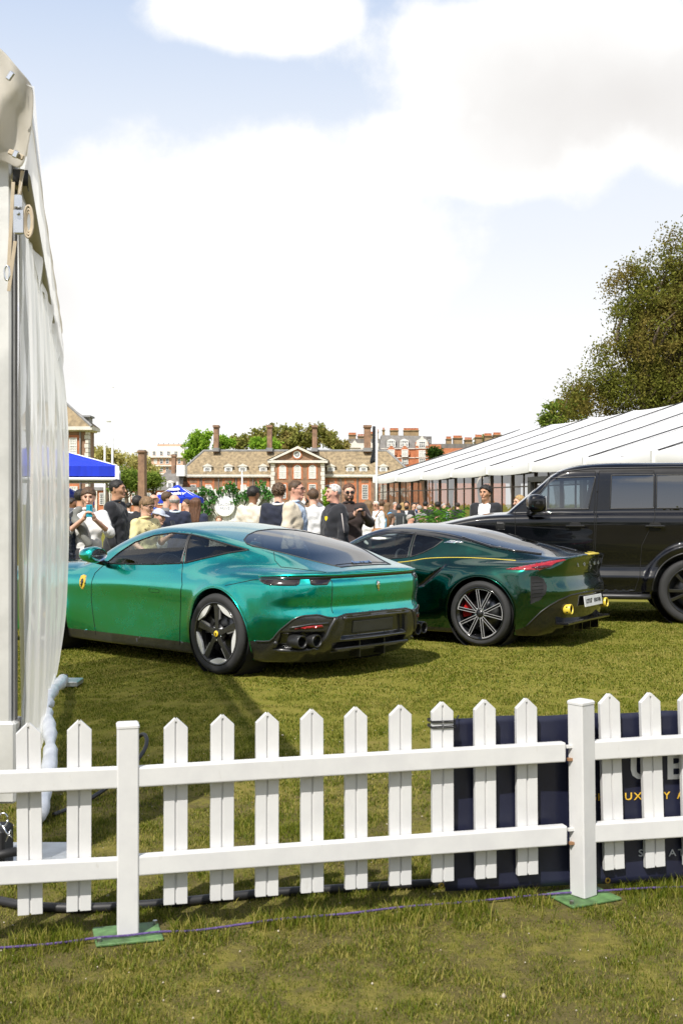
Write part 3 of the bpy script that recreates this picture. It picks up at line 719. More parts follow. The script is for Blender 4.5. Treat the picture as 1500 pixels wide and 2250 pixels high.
def glass_mat(name, tint, alpha, rough=.02, refl=.06):
    """thin automotive glass: tinted see-through with mirror reflection by angle"""
    m = bpy.data.materials.new(name); m.use_nodes = True; nt = m.node_tree; t = NT(nt); nt.nodes.clear()
    tr = t.n('ShaderNodeBsdfTransparent'); tr.inputs[0].default_value = (*[k * alpha for k in tint], 1)
    gl = t.n('ShaderNodeBsdfGlossy'); gl.inputs[0].default_value = (1, 1, 1, 1); gl.inputs[1].default_value = rough
    fr = t.n('ShaderNodeLayerWeight'); fr.inputs[0].default_value = .5
    n = t.noise(t.coord('Object'), 3.0, 3, .5); t.put(gl.inputs['Normal'], t.bump(n, .03, .02))
    k = t.m('POWER', V(t, fr.outputs['Facing']), 4.5) * .9 + refl
    a = t.n('ShaderNodeMixShader'); t.put(a.inputs[0], k); nt.links.new(tr.outputs[0], a.inputs[1]); nt.links.new(gl.outputs[0], a.inputs[2])
    o = t.n('ShaderNodeOutputMaterial'); nt.links.new(a.outputs[0], o.inputs[0]); return m
BLK = mat('gloss_black', (.008, .008, .009), .12, coat=.6, var=0)
SATIN = mat('satin_black', (.016, .016, .017), .42, var=.2)
CARB = mat('carbon_black', (.022, .022, .023), .28, coat=.7, var=.35, vscale=300)
RUBBER = mat('tyre_rubber', (.022, .022, .023), .75, var=.25, vscale=10, bump=.15, bscale=80)
CABIN = mat('cabin_black', (.018, .018, .02), .65, var=.3)
CHROME = mat('chrome', (.8, .8, .8), .08, 1.0, var=0)
DISC = mat('brake_disc', (.12, .12, .125), .35, 1.0)
def split_shell(root, f, v, q, cuts, h, default):
    """cuts: (part name, g, material, condition) - faces with g < 0 (and condition) become that part"""
    for nm, g, m, cond in cuts: v = snap(f, g, v, h)
    c = v[q].mean(1); left = np.ones(len(q), bool); out = {}
    for nm, g, m, cond in cuts:
        sel = left & (g(c[:, 0], c[:, 1], c[:, 2]) < 0)
        if cond is not None: sel &= cond(c)
        if m is not None and sel.any():
            a, b = submesh(v, q, sel); out.setdefault(nm, []).append(npmesh(nm, a, b, m, root))
        left &= ~sel
    a, b = submesh(v, q, left); out['body'] = [npmesh(default[0], a, b, default[1], root)]
    return out
def drape(f, pts, axis, lo, hi, off=0.0):
    """points in a plane pushed onto the body along an axis; lo lies outside, hi inside"""
    P = np.array(pts, float); a = np.full(len(P), float(lo)); b = np.full(len(P), float(hi))
    def ev(t):
        if axis == 'y': return f(P[:, 0], t, P[:, 1])
        if axis == 'x': return f(t, P[:, 0], P[:, 1])
        if isinstance(axis, float): return f(axis - t * np.cos(P[:, 0]), t * np.sin(P[:, 0]), P[:, 1])   # polar round a point of the axis, 0 = straight back
        return f(P[:, 0], P[:, 1], t)
    for _ in range(26):
        m = (a + b) / 2; o = ev(m) > 0; a = np.where(o, m, a); b = np.where(o, b, m)
    t = (a + b) / 2
    if isinstance(axis, float): S = np.stack([axis - t * np.cos(P[:, 0]), t * np.sin(P[:, 0]), P[:, 1]], 1)
    else: S = np.stack([P[:, 0], t, P[:, 1]], 1) if axis == 'y' else np.stack([t, P[:, 0], P[:, 1]], 1) if axis == 'x' else np.stack([P[:, 0], P[:, 1], t], 1)
    if off:
        n = grad(f, S); n /= np.linalg.norm(n, axis=1)[:, None] + 1e-9; S = S + n * off
    return S
def densify(pts, step=.02, closed=False):
    out = []; n = len(pts)
    for i in range(n if closed else n - 1):
        a, b = np.array(pts[i], float), np.array(pts[(i + 1) % n], float); k = max(1, int(np.linalg.norm(b - a) / step))
        out += [tuple(a + (b - a) * j / k) for j in range(k)]
    if not closed: out.append(tuple(pts[-1]))
    return out
def seam(root, f, pts, axis, lo, hi, m, r=.0035, name='panel_gap', closed=False, off=0.0, smooth=True):
    P = drape(f, densify(round_poly(pts, 5) if closed and smooth else pts, .02, closed), axis, lo, hi, off)
    return MB().tube([Vector(p) for p in P], r, 6, closed=closed).build(name, m, root, True)
def patch(root, f, poly, axis, lo, hi, off, m, name, thick=.004, step=.012):
    """a panel of any outline lying on the body surface"""
    poly = np.array(poly, float); c0, c1 = poly.min(0), poly.max(0); n = np.maximum(np.ceil((c1 - c0) / step).astype(int), 2)
    gx, gy = np.meshgrid(np.linspace(c0[0], c1[0], n[0] + 1), np.linspace(c0[1], c1[1], n[1] + 1), indexing='ij')
    X, Y = gx.ravel(), gy.ravel(); hh = max((c1 - c0) / n); e = 1e-4; pl = [tuple(p) for p in poly]
    for _ in range(2):
        d = sd_poly(X, Y, pl); dx = (sd_poly(X + e, Y, pl) - d) / e; dy = (sd_poly(X, Y + e, pl) - d) / e
        nr = (np.abs(d) < .75 * hh); X = np.where(nr, X - d * dx, X); Y = np.where(nr, Y - d * dy, Y)
    idx = np.arange(len(X)).reshape(gx.shape); Q = np.stack([idx[:-1, :-1], idx[1:, :-1], idx[1:, 1:], idx[:-1, 1:]], -1).reshape(-1, 4)
    cx, cy = X[Q].mean(1), Y[Q].mean(1); Q = Q[sd_poly(cx, cy, pl) < 0]
    S = drape(f, np.stack([X, Y], 1), axis, lo, hi, off); u, inv = np.unique(Q, return_inverse=True); S = S[u]; Q = inv.reshape(Q.shape)
    nrm = np.cross(S[Q[:, 1]] - S[Q[:, 0]], S[Q[:, 3]] - S[Q[:, 0]]).mean(0); g = grad(f, S).mean(0)
    if (nrm * g).sum() < 0: Q = Q[:, ::-1]
    o = npmesh(name, S, Q, m, root)
    if thick: md = o.modifiers.new('thick', 'SOLIDIFY'); md.thickness = thick; md.offset = -1
    return o
def tyre_mesh(R_, W, rim):
    """tyre turned round Y, with grooves; y = 0 is the middle of the tread"""
    b = MB(); w = W / 2; M = Matrix.Rotation(R(-90), 4, 'X'); sh = R_ - .012
    prof = [(rim, -w * .86), (rim + .012, -w * .93), ((R_ + rim) / 2, -w * 1.0), (sh - .022, -w * .97), (sh, -w * .86)]
    for g in (-.55, -.18, .18, .55): prof += [(R_ - .001, w * (g - .045)), (R_ - .010, w * (g - .04)), (R_ - .010, w * (g + .04)), (R_ - .001, w * (g + .045))]
    prof += [(sh, w * .86), (sh - .022, w * .97), ((R_ + rim) / 2, w * 1.0), (rim + .012, w * .93), (rim, w * .86)]
    b.lathe(prof, 72, M)
    return b
def tread_cuts(R_, W, n=64):
    """shallow diagonal cuts in the shoulders of the tread, as dark inlays"""
    b = MB()
    for k in range(n):
        a = 2 * math.pi * k / n
        for sg in (-1, 1):
            p = [(W / 2 * .84 * sg, a), (W / 2 * .6 * sg, a + .035)]
            v = []
            for (y, an) in p:
                for d in (-.006, .006): v.append(((R_ - .0005) * math.cos(an + d), y, (R_ - .0005) * math.sin(an + d)))
            b.add(v, [(0, 1, 3, 2)])
    return b
def rim_barrel(rim, W):
    b = MB(); w = W / 2; M = Matrix.Rotation(R(-90), 4, 'X')
    return b.lathe([(rim - .004, w * .90), (rim + .008, w * .93), (rim + .008, w * .86), (rim - .012, w * .82), (rim - .03, w * .5), (rim - .04, -w * .6), (rim + .004, -w * .9)], 64, M)
def make_wheel(root, loc, R_, W, rim, style, side, caliper=None):
    """side +1: outer face towards +y"""
    if style == 'blade': lip, sp, hubm = mat('rim_silver', (.74, .74, .75), .28, .35, var=.05), mat('rim_dark', (.035, .035, .037), .22, .6, coat=.5, var=.1), mat('cap_yellow', (.72, .50, .03), .35, var=.05)
    elif style == 'yspoke': lip, sp, hubm = BLK, mat('rim_black', (.012, .012, .013), .2, .3, coat=.6, var=.1), SATIN
    else: lip, sp, hubm = mat('rim_grey_gloss', (.03, .03, .032), .18, .6, coat=.8, var=.1), mat('rim_grey_gloss'), SATIN
    w = rim_barrel(rim, W).build('wheel', sp if style == 'blade' else lip, root, True)
    w.location = loc; w.scale = (1, side, 1)
    md = w.modifiers.new('s', 'SOLIDIFY'); md.thickness = .004
    o = tyre_mesh(R_, W, rim).build('tyre', RUBBER, w, True)
    tag(tread_cuts(R_, W).build('tread_cuts', mat('tread_dark', (.006, .006, .006), .9), w), kind='stuff')
    yo = W / 2
    M = Matrix.Rotation(R(90), 4, 'X')            # polygon (x, z) drawn upright, local +z becomes -y
    def P(poly, y0, y1, name, m, bev=.003):
        if sum(poly[i][0] * poly[(i + 1) % len(poly)][1] - poly[(i + 1) % len(poly)][0] * poly[i][1] for i in range(len(poly))) < 0: poly = poly[::-1]
        b = MB().prism(poly, -y1, -y0, M); o = b.build(name, m, w)
        if bev: md = o.modifiers.new('bevel', 'BEVEL'); md.width = bev; md.segments = 2; md.limit_method = 'ANGLE'
        return o
    pol = lambda r, a: (r * math.cos(a), r * math.sin(a))
    if style == 'blade':
        for k in range(5):
            a = 2 * math.pi * k / 5 + R(94)
            P([pol(.045, a - .75), pol(.10, a - .30), pol(rim - .006, a - .23), pol(rim - .004, a + .02), pol(.12, a + .10), pol(.045, a + .6)], yo - .052, yo - .022, 'spoke', sp)
            # the bright turned blade sweeping along the rim from each spoke
            ar = [pol(rim + .004, a + .02 + .85 * t) for t in np.linspace(0, 1, 9)]; inn = [pol(rim - .012 - .066 * math.sin(math.pi * min(1, .25 + .75 * (1 - t))) * (1 - t) ** .5, a + .02 + .85 * t) for t in np.linspace(1, 0, 9)]
            P(ar + inn, yo - .034, yo - .012, 'rim_blade', lip, .002)
            P([pol(.115, a + .09), pol(rim - .02, a + .012), pol(rim - .03, a + .09), pol(.135, a + .20)], yo - .045, yo - .030, 'spoke_facet', mat('rim_facet', (.26, .26, .27), .25, .5, var=.05), .001)
    elif style == 'yspoke':
        cut = mat('diamond_cut', (.52, .52, .53), .3, .35, var=0)
        for k in range(5):
            a = 2 * math.pi * k / 5 + R(100)
            for sg in (-1, 1):
                e = a + sg * .30
                P([pol(.030, a + sg * .05 - .3), pol(.030, a + sg * .05 + .3), pol(rim - .004, e + .07), pol(rim - .004, e - .07)], yo - .06, yo - .022, 'spoke', sp)
                for d in (-.05, .05):
                    P([pol(.042, a + sg * .12 + d * 6 - .07), pol(.042, a + sg * .12 + d * 6 + .07), pol(rim - .004, e + d + .010), pol(rim - .004, e + d - .010)], yo - .021, yo - .0185, 'spoke_edge', cut, 0)
            c = [pol(rim - .002, a + .30 * t) for t in np.linspace(-1.14, 1.14, 9)] + [pol(rim - .016, a + .30 * t) for t in np.linspace(1.14, -1.14, 9)]
            P(c, yo - .021, yo - .0185, 'rim_edge', cut, 0)
    else:
        for k in range(5):
            a = 2 * math.pi * k / 5 + R(60)
            for sg in (-1, 1):
                P([pol(.05, a + sg * .25 - .3), pol(.05, a + sg * .25 + .3), pol(rim - .004, a + sg * .22 + .075), pol(rim - .004, a + sg * .22 - .075)], yo - .075, yo - .025, 'spoke', sp)
    MB().lathe([(0, yo - .014), (.030, yo - .016), (.034, yo - .024), (.085, yo - .035), (.085, yo - .06), (0, yo - .06)], 24, Matrix.Rotation(R(-90), 4, 'X')).build('hub', sp, w, True)
    MB().lathe([(0, yo - .010), (.024, yo - .011), (.028, yo - .016), (0, yo - .02)], 20, Matrix.Rotation(R(-90), 4, 'X')).build('centre_cap', hubm, w, True)
    if style == 'blade': MB().prism([(-.006, -.012), (.004, -.013), (.002, -.002), (.010, .004), (.003, .013), (-.004, .010), (-.009, .000)], .0, .002, Matrix.Translation((0, yo - .008, 0)) @ M).build('cap_emblem', BLK, w)
    for k in range(5):
        a = 2 * math.pi * k / 5 + R(130)
        MB().lathe([(0, .012), (.008, .010), (.009, 0)], 6, Matrix.Translation((.056 * math.cos(a), yo - .034, .056 * math.sin(a))) @ Matrix.Rotation(R(-90), 4, 'X')).build('wheel_nut', CHROME, w)
    MB().lathe([(.06, .03), (rim * .74, .03), (rim * .74, .0), (.06, .0)], 40, Matrix.Rotation(R(-90), 4, 'X')).build('brake_disc', DISC, w, True)
    if caliper:
        cm, ang = caliper; ar = [pol(rim * .86, ang + t) for t in np.linspace(-.42, .42, 8)] + [pol(rim * .50, ang + t) for t in np.linspace(.42, -.42, 8)]
        P(ar, -.01, .06, 'caliper', cm, .006)
    MB().lathe([(0, -.06), (rim + .003, -.06)], 32, Matrix.Rotation(R(-90), 4, 'X')).build('wheel_back', mat('wheel_dark', (.006, .006, .006), .9, var=0), w)
    return w
def seat(root, loc, m, rz=0.0, tall=.62):
    """front seat: squab, back and headrest as one moulded shape"""
    def f(x, y, z):
        sq = np.maximum(np.maximum(np.abs(x) - .25, np.abs(y) - .24), np.abs(z - .10) - .08)
        xb = -.22 - (z - .15) * .28
        bk = np.maximum(np.maximum(np.abs(x - xb) - .06, np.abs(y) - .24 + .06 * ss(z, .3, tall)), np.abs(z - (.1 + tall / 2)) - tall / 2)
        hr = np.maximum(np.maximum(np.abs(x - xb) - .05, np.abs(y) - .12), np.abs(z - tall - .17) - .08)
        return smin(smin(sq, bk, .06), hr, .03) - .025
    v, q = sd_mesh(f, (-.62, -.34, -.05), (.34, .34, tall + .34), .035)
    o = npmesh('seat', v, q, m, root); o.location = loc; return o
# ------------------------------------------------------------------ green grand tourer
def make_roma():
    car = empty('sports_car', (-.412, 10.87, 0), R(47 + 90), 'metallic emerald green coupe with five-blade wheels and black rear diffuser', 'car')
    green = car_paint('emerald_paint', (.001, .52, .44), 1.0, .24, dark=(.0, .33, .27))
    Yb = table([-1.10, -.95, -.75, -.45, -.1, .3, .8, 1.4, 2.0, 2.4, 2.75, 3.2, 3.5, 3.75], [.12, .28, .45, .60, .70, .80, .90, 1.0], [
        [.55, .62, .74, .83, .87, .86, .84, .85, .87, .88, .88, .80, .62, .40],
        [.60, .70, .83, .915, .94, .905, .855, .86, .90, .93, .94, .88, .72, .45],
        [.63, .74, .875, .955, .975, .93, .872, .872, .92, .955, .96, .90, .76, .50],
        [.65, .76, .895, .972, .987, .945, .898, .893, .928, .958, .965, .90, .76, .50],
        [.655, .76, .895, .970, .985, .955, .925, .92, .935, .955, .96, .89, .74, .48],
        [.65, .75, .88, .955, .968, .935, .905, .898, .905, .92, .92, .84, .68, .42],
        [.61, .71, .83, .90, .915, .888, .876, .868, .855, .84, .82, .72, .55, .30],
        [.50, .60, .72, .79, .81, .82, .82, .81, .76, .72, .70, .60, .40, .20]])
    tb = curve([-1.1, -.95, -.7, -.4, 0, .5, 1.0, 1.6, 2.1, 2.67, 3.2, 3.5, 3.75], [.885, .905, .935, .955, .965, .935, .905, .90, .915, .905, .82, .70, .50])
    xr = curve([.10, .20, .32, .45, .54, .60, .68, .76, .82, .868, .89, .91, .95], [-.70, -.84, -.955, -.985, -.985, -.965, -.975, -.98, -.972, -.968, -1.0, -1.0, -.96])
    zc = curve([-1.1, -.95, -.86, -.5, -.2, .25, .6, 1.0, 1.4, 1.7, 2.1, 2.3], [.865, .90, .925, 1.045, 1.13, 1.225, 1.276, 1.30, 1.268, 1.175, .96, .84])
    Yg = table([-1.0, -.6, -.2, .2, .65, 1.1, 1.5, 1.8, 2.2], [.85, .95, 1.05, 1.15, 1.25, 1.35], [
        [.60, .70, .79, .84, .865, .875, .875, .865, .83], [.52, .64, .745, .805, .84, .855, .845, .825, .78], [.43, .56, .68, .75, .79, .805, .79, .76, .70],
        [.33, .47, .60, .685, .725, .735, .71, .66, .60], [.22, .37, .50, .59, .64, .65, .61, .55, .50], [.10, .22, .36, .46, .52, .53, .48, .43, .40]])
    RW, RA = .354, .392
    def f(x, y, z):
        ay = np.abs(y)
        r0 = np.hypot(x, z - RW); r1 = np.hypot(x - 2.67, z - .345)
        Y = Yb(x, z) + .016 * (np.exp(-((r0 - RA - .015) / .045) ** 2) + np.exp(-((r1 - .39) / .045) ** 2)) * ss(z, .15, .3)
        side = ay - Y
        xb = xr(z) + .05 * (ay / .6) ** 2 + .34 * np.maximum(ay - .50, 0) ** 1.6 / .45 ** 1.6 * .55
        back = xb - x
        top = z - (tb(x) - .045 * (ay / .9) ** 2)
        kk = .05
        b = smax(side, top, .14); b = smax(b, back, .035 + .10 * ss(ay, .4, .75)); b = smax(b, x - 3.62 + .35 * (ay / .9) ** 2.5, .15)
        g = smax(ay - Yg(x, z), z - (zc(x) - .055 * (ay / .6) ** 2), .08); g = smax(g, xb + .02 - x, .04)
        F = smin(b, g, .085)
        F = smax(F, .135 - z - .05 * ss(-x, .6, 1.0), .03)
        # recess behind the number-plate panel and the exhaust bays
        pl = np.maximum(ay - .40 + (z - .42) * .25, np.abs(z - .425) - .085); F = F + .055 * (1 - ss(pl, -.015, .012)) * (x < -.5)
        eb = np.maximum(np.abs(ay - .722) - .135, np.abs(z - .335) - .068); F = F + .06 * (1 - ss(eb, -.012, .012)) * (x < -.45)
        lo = np.maximum(ay - .44, np.abs(z - .265) - .035); F = F + .07 * (1 - ss(lo, -.015, .012)) * (x < -.5)
        F = smax(F, -np.maximum(r0 - RA, .58 - ay), .012); F = smax(F, -np.maximum(r1 - .385, .58 - ay), .012)
        return F
    h = .0128
    v, q = sd_mesh(f, (-1.14, -1.06, .06), (3.72, 1.06, 1.36), h, lip=2.2)
    WIN = [(1.735, .892), (1.60, .995), (1.414, 1.105), (1.18, 1.175), (.948, 1.203), (.70, 1.196)]
    front_win = round_open([(1.735, .897), (1.60, .995), (1.414, 1.105), (1.18, 1.172), (.948, 1.200), (.70, 1.190)]) + [(.60, .935), (1.0, .912), (1.4, .90)]
    rear_win = [(.675, 1.188), (.48, 1.165), (.291, 1.131), (.10, 1.098), (-.086, 1.068), (.10, 1.038), (.308, .995), (.45, .965), (.575, .937)]
    pw = lambda poly: (lambda x, y, z: sd_poly(x, z, poly))
    tint, dark = glass_mat('side_glass', (.86, .94, .94), .94), glass_mat('dark_glass', (.55, .6, .62), .38)
    bl = [(.30, 0), (.27, .25), (.20, .42), (.10, .56), (.0, .615), (-.08, .62), (-.3, .55), (-.55, .45), (-.86, .32), (-.88, 0)]
    back_poly = [(x, y) for x, y in bl] + [(x, -y) for x, y in bl[::-1][1:-1]]
    wind = [(2.02, 0), (1.98, .45), (1.84, .76), (1.46, .60), (1.36, .3), (1.34, 0)]; wind = wind + [(x, -y) for x, y in wind[::-1][1:-1]]
    top = lambda poly, zmin: (lambda x, y, z: np.maximum(sd_poly(x, y, poly), zmin - z))
    door = [(1.86, .20), (1.90, .55), (1.86, .80), (1.74, .897), (1.60, 1.0), (1.414, 1.12), (1.18, 1.19), (.948, 1.218), (.69, 1.203), (.60, .93), (.50, .75), (.56, .50), (.60, .20)]
    # black lower trim: sill strip, rear bumper and diffuser
    zb = lambda a: np.interp(a, [R(k) for k in (0, 30, 37, 42, 47, 55, 59, 66, 71, 76, 95)], [.547, .545, .520, .530, .552, .546, .525, .430, .335, .325, .32])
    def rear_trim(x, y, z): return np.maximum(z - zb(np.arctan2(np.abs(y), -.3 - x)), x + .36)
    def sill(x, y, z): return np.maximum(z - (.235 + .0 * x), np.abs(x - 1.3) - 1.05)
    cuts = [('side_window', pw(front_win), tint, lambda c: c[:, 1] > .5), ('side_window', pw(front_win), tint, lambda c: c[:, 1] < -.5), ('quarter_window', pw(rear_win), dark, lambda c: c[:, 1] > .45), ('quarter_window', pw(rear_win), dark, lambda c: c[:, 1] < -.45),
            ('rear_window', top(back_poly, .90), dark, lambda c: c[:, 2] > .88), ('windscreen', top(wind, .90), tint, lambda c: c[:, 2] > .9),
            ('rear_diffuser', rear_trim, CARB, None), ('sill_trim', sill, CARB, None)]
    cuts += [('door', pw(door), green, lambda c: c[:, 1] > .5), ('door', pw(door), green, lambda c: c[:, 1] < -.5)]
    parts = split_shell(car, f, v, q, cuts, h, ('body_shell', green))
    gap = mat('gap_black', (.004, .004, .004), .8, var=0)
    for sg in (1, -1):
        lo, hi = 1.25 * sg, .3 * sg
        seam(car, f, [door[0]] + door[1:4], 'y', lo, hi, gap, .0032, 'door_gap'); seam(car, f, door[8:], 'y', lo, hi, gap, .0032, 'door_gap')
        seam(car, f, front_win, 'y', lo, hi, SATIN, .008, 'window_seal', True, smooth=False)
        seam(car, f, rear_win, 'y', lo, hi, SATIN, .009, 'window_seal', True, smooth=False)
        seam(car, f, [(.62, .93), (.64, 1.05), (.685, 1.19)], 'y', lo, hi, SATIN, .012, 'pillar_trim')
        seam(car, f, [(-.13, .775), (-.26, .80), (-.43, .835), (-.62, .862)], 'y', lo, hi, gap, .003, 'bumper_gap')
        arch = [(RA * math.cos(a), RW + RA * math.sin(a)) for a in np.linspace(-.35, math.pi + .35, 40)]
        seam(car, f, [(x * 1.012, RW + (z - RW) * 1.012) for x, z in arch], 'y', lo, hi, green, .006, 'arch_lip')
        seam(car, f, [(.98, .69), (.86, .69), (.84, .675), (.86, .66), (.97, .66), (.99, .675)], 'y', lo, hi, gap, .002, 'door_handle', True)
    seam(car, f, [(x, y) for x, y in back_poly], 'z', 1.5, .6, SATIN, .006, 'window_seal', True, smooth=False)
    # decklid shuts and tail lip edges
    for sg in (1, -1):
        seam(car, f, [(-.30, .575 * sg), (-.40, .66 * sg), (-.52, .70 * sg), (-.66, .66 * sg), (-.79, .62 * sg), (-.91, .56 * sg)], 'z', 1.5, .6, gap, .0028, 'boot_gap')
        seam(car, f, [(.525 * sg, .835), (.53 * sg, .70), (.52 * sg, .56)], 'x', -1.5, -.3, gap, .003, 'boot_gap')
    seam(car, f, [(-.79, -.33), (-.80, 0), (-.79, .33)], 'z', 1.5, .6, gap, .004, 'glass_edge')
    # tail lights: two smoked lenses each side of the slot
    lens = mat('smoked_lens', (.012, .006, .006), .08, coat=1, var=0); red = mat('red_lens', (.28, .01, .012), .15, coat=1, var=.1)
    patch(car, f, [(R(a), .868) for a in range(-79, 80, 4)] + [(R(a), .845) for a in range(79, -80, -4)], -.3, 1.6, .1, .002, BLK, 'light_slot', .006)
    seam(car, f, [(R(a), .881 - 4e-10 * a ** 4) for a in range(-80, 81, 4)], -.3, 1.6, .1, green, .013, 'tail_lip')
    for sg in (1, -1):
        for poly in ([(79, .845), (77, .822), (73, .80), (67, .793), (59, .793), (57, .802), (56.5, .846)], [(52, .846), (51, .802), (49, .794), (42, .796), (39.5, .846)]):
            patch(car, f, [(sg * R(a), b) for a, b in poly], -.3, 1.6, .1, .003, lens, 'tail_light', .006)
        p = [(sg * .62, .472), (sg * .79, .452), (sg * .80, .436), (sg * .61, .448)]
        patch(car, f, p, 'x', -1.4, -.2, .006, red, 'reflector', .004)
        seam(car, f, [(sg * .57, .482), (sg * .70, .474), (sg * .83, .446)], 'x', -1.4, -.2, CARB, .010, 'diffuser_blade')
        seam(car, f, [(sg * .50, .525), (sg * .55, .44), (sg * .575, .36), (sg * .60, .27), (sg * .72, .245), (sg * .84, .255), (sg * .885, .33)], 'x', -1.4, -.2, CARB, .019, 'diffuser_strake')
        for y in (.655, .79):
            e = MB(); M = Matrix.Translation((-.905 + .30 * (y - .655), sg * y, .335)) @ Matrix.Rotation(R(-90), 4, 'Y') @ Matrix.Rotation(R(-4 * sg), 4, 'X')
            ex = e.lathe([(.050, -.14), (.056, -.12), (.056, -.01), (.052, .0), (.046, .0), (.043, -.02), (.043, -.13), (.0, -.13)], 28, M).build('exhaust_tip', SATIN, car, True)
            rg = MB()
            for k in range(20):
                a = 2 * math.pi * k / 20; rg.box((-.0015, -.0035, -.002), (.0015, .0035, .002), M @ Matrix.Translation((.044 * math.cos(a), .044 * math.sin(a), -.012)) @ Matrix.Rotation(a, 4, 'Z'))
            tag(rg.build('exhaust_teeth', CHROME, ex), kind='stuff')
    seam(car, f, [(R(a), float(zb(abs(R(a))))) for a in range(-80, 81, 2)], -.3, 1.6, .1, CARB, .008, 'diffuser_edge')
    seam(car, f, [(-.42, .51), (0, .515), (.42, .51)], 'x', -1.4, -.2, CARB, .016, 'plate_hood')
    MB().bbox((-.95, -.46, .238), (-.80, .46, .262), .006).build('diffuser_wing', CARB, car)
    for y in (-.16, .16): MB().bbox((-.93, y - .006, .16), (-.70, y + .006, .37), .003).build('diffuser_fin', CARB, car)
    patch(car, f, [(-.26, .372), (.26, .372), (.26, .478), (-.26, .478)], 'x', -1.4, -.3, .006, mat('plate_blank', (.055, .055, .052), .45, var=.2), 'plate_recess', .006)
    # badges and script
    hp = [(-.012, -.045), (.004, -.042), (.000, -.028), (.014, -.018), (.016, .0), (.026, .010), (.018, .018), (.016, .034), (.005, .046), (-.004, .034), (-.018, .036), (-.012, .020), (-.022, .010), (-.014, .004), (-.012, -.010), (-.020, -.022), (-.008, -.030)]
    patch(car, f, [(a, b + .765) for a, b in hp], 'x', -1.4, -.3, .008, CHROME, 'rear_badge', .006, .006)
    P = drape(f, [(-.815, 0.0)], 'z', 1.5, .6, .004)[0]
    sl = math.atan2(.125, .36); text_mesh('rear_script', 'ferrari', .062, CHROME, Matrix.Translation((-.80, 0, float(P[2]) + .006)) @ Matrix.Rotation(R(-90), 4, 'Z') @ Matrix.Rotation(sl + .1, 4, 'X'), car, .004, sx=1.5, bold=.002)
    shp = [(2.02, .635), (2.055, .665), (2.065, .715), (2.06, .765), (2.02, .775), (1.98, .765), (1.975, .715), (1.985, .665)]
    sb = patch(car, f, shp, 'y', 1.3, .4, .006, mat('badge_yellow', (.70, .50, .06), .35, var=.05), 'wing_shield', .006, .008)
    seam(car, f, shp, 'y', 1.3, .4, CHROME, .004, 'shield_rim', True)
    patch(car, f, [(2.02 + a * 1.0, .70 + b * .9) for a, b in [(-p[0], p[1]) for p in hp]], 'y', 1.3, .4, .012, BLK, 'shield_emblem', .002, .006)
    # mirrors
    for sg in (1, -1):
        def mf(x, y, z):
            e = np.sqrt(((x - .02) / .115) ** 2 + (y / .125) ** 2 + (z / (.075 + .02 * ss(x, .05, -.1))) ** 2) - 1
            return smax(e * .075, -(x + .075), .01)
        mv, mq = sd_mesh(mf, (-.16, -.16, -.12), (.2, .16, .12), .012)
        o = npmesh('mirror', mv, mq, green, car); o.location = (1.70, sg * 1.035, .985); o.rotation_euler = (0, 0, R(8) * sg)
        MB().lathe([(0, 0), (.055, 0), (.06, .006)], 20, Matrix.Translation((-.079, 0, 0)) @ Matrix.Rotation(R(-90), 4, 'Y') @ Matrix.Diagonal((1, 1.7, 1, 1))).build('mirror_glass', mat('mirror_silver', (.7, .72, .74), .04, 1.0, var=0), o, True)
        MB().tube([(0, -.03 * sg, -.05), (-.0, -.14 * sg, -.085), (.0, -.2 * sg, -.095)], [.035, .028, .03], 10).build('mirror_foot', BLK, o, True)
    for (x, y, sd) in ((0, .845, 1), (0, -.845, -1), (2.67, .83, 1), (2.67, -.83, -1)):
        make_wheel(car, (x, y, RW if x == 0 else .345), RW if x == 0 else .345, .285 if x == 0 else .245, .262, 'blade', sd, (mat('caliper_black', (.02, .02, .02), .4), R(20)))
        b = MB().lathe([(.395, .0), (.395, -.30), (0, -.30)], 32, Matrix.Translation((x, y + sd * .10, RW)) @ Matrix.Rotation(R(-90 * sd), 4, 'X')); b.build('wheel_liner', mat('liner_black', (.006, .006, .006), .9, var=0), car)
    MB().bbox((-.3, -.74, .20), (2.6, .74, .42), .04).build('cabin_floor', CABIN, car)
    MB().bbox((1.42, -.76, .40), (2.0, .76, .86), .08).build('dashboard', CABIN, car)
    MB().bbox((-.75, -.55, .42), (.1, .55, .80), .08).build('parcel_shelf', CABIN, car)
    MB().bbox((-.75, -.60, .14), (.0, .60, .42), .04).build('rear_subframe', CABIN, car)
    sm = mat('seat_leather', (.03, .028, .027), .5)
    for y in (.37, -.37): seat(car, (.82, y, .26), sm, tall=.50)
    sw = MB().tube([(1.36 + .05 * math.sin(a), .37 + .18 * math.cos(a), .80 + .17 * math.sin(a)) for a in np.linspace(0, 6.283, 24, endpoint=False)], .016, 8, closed=True); sw.build('steering_wheel', CABIN, car, True)
    return car
def round_open(pts): return list(pts)
ROMA = make_roma()
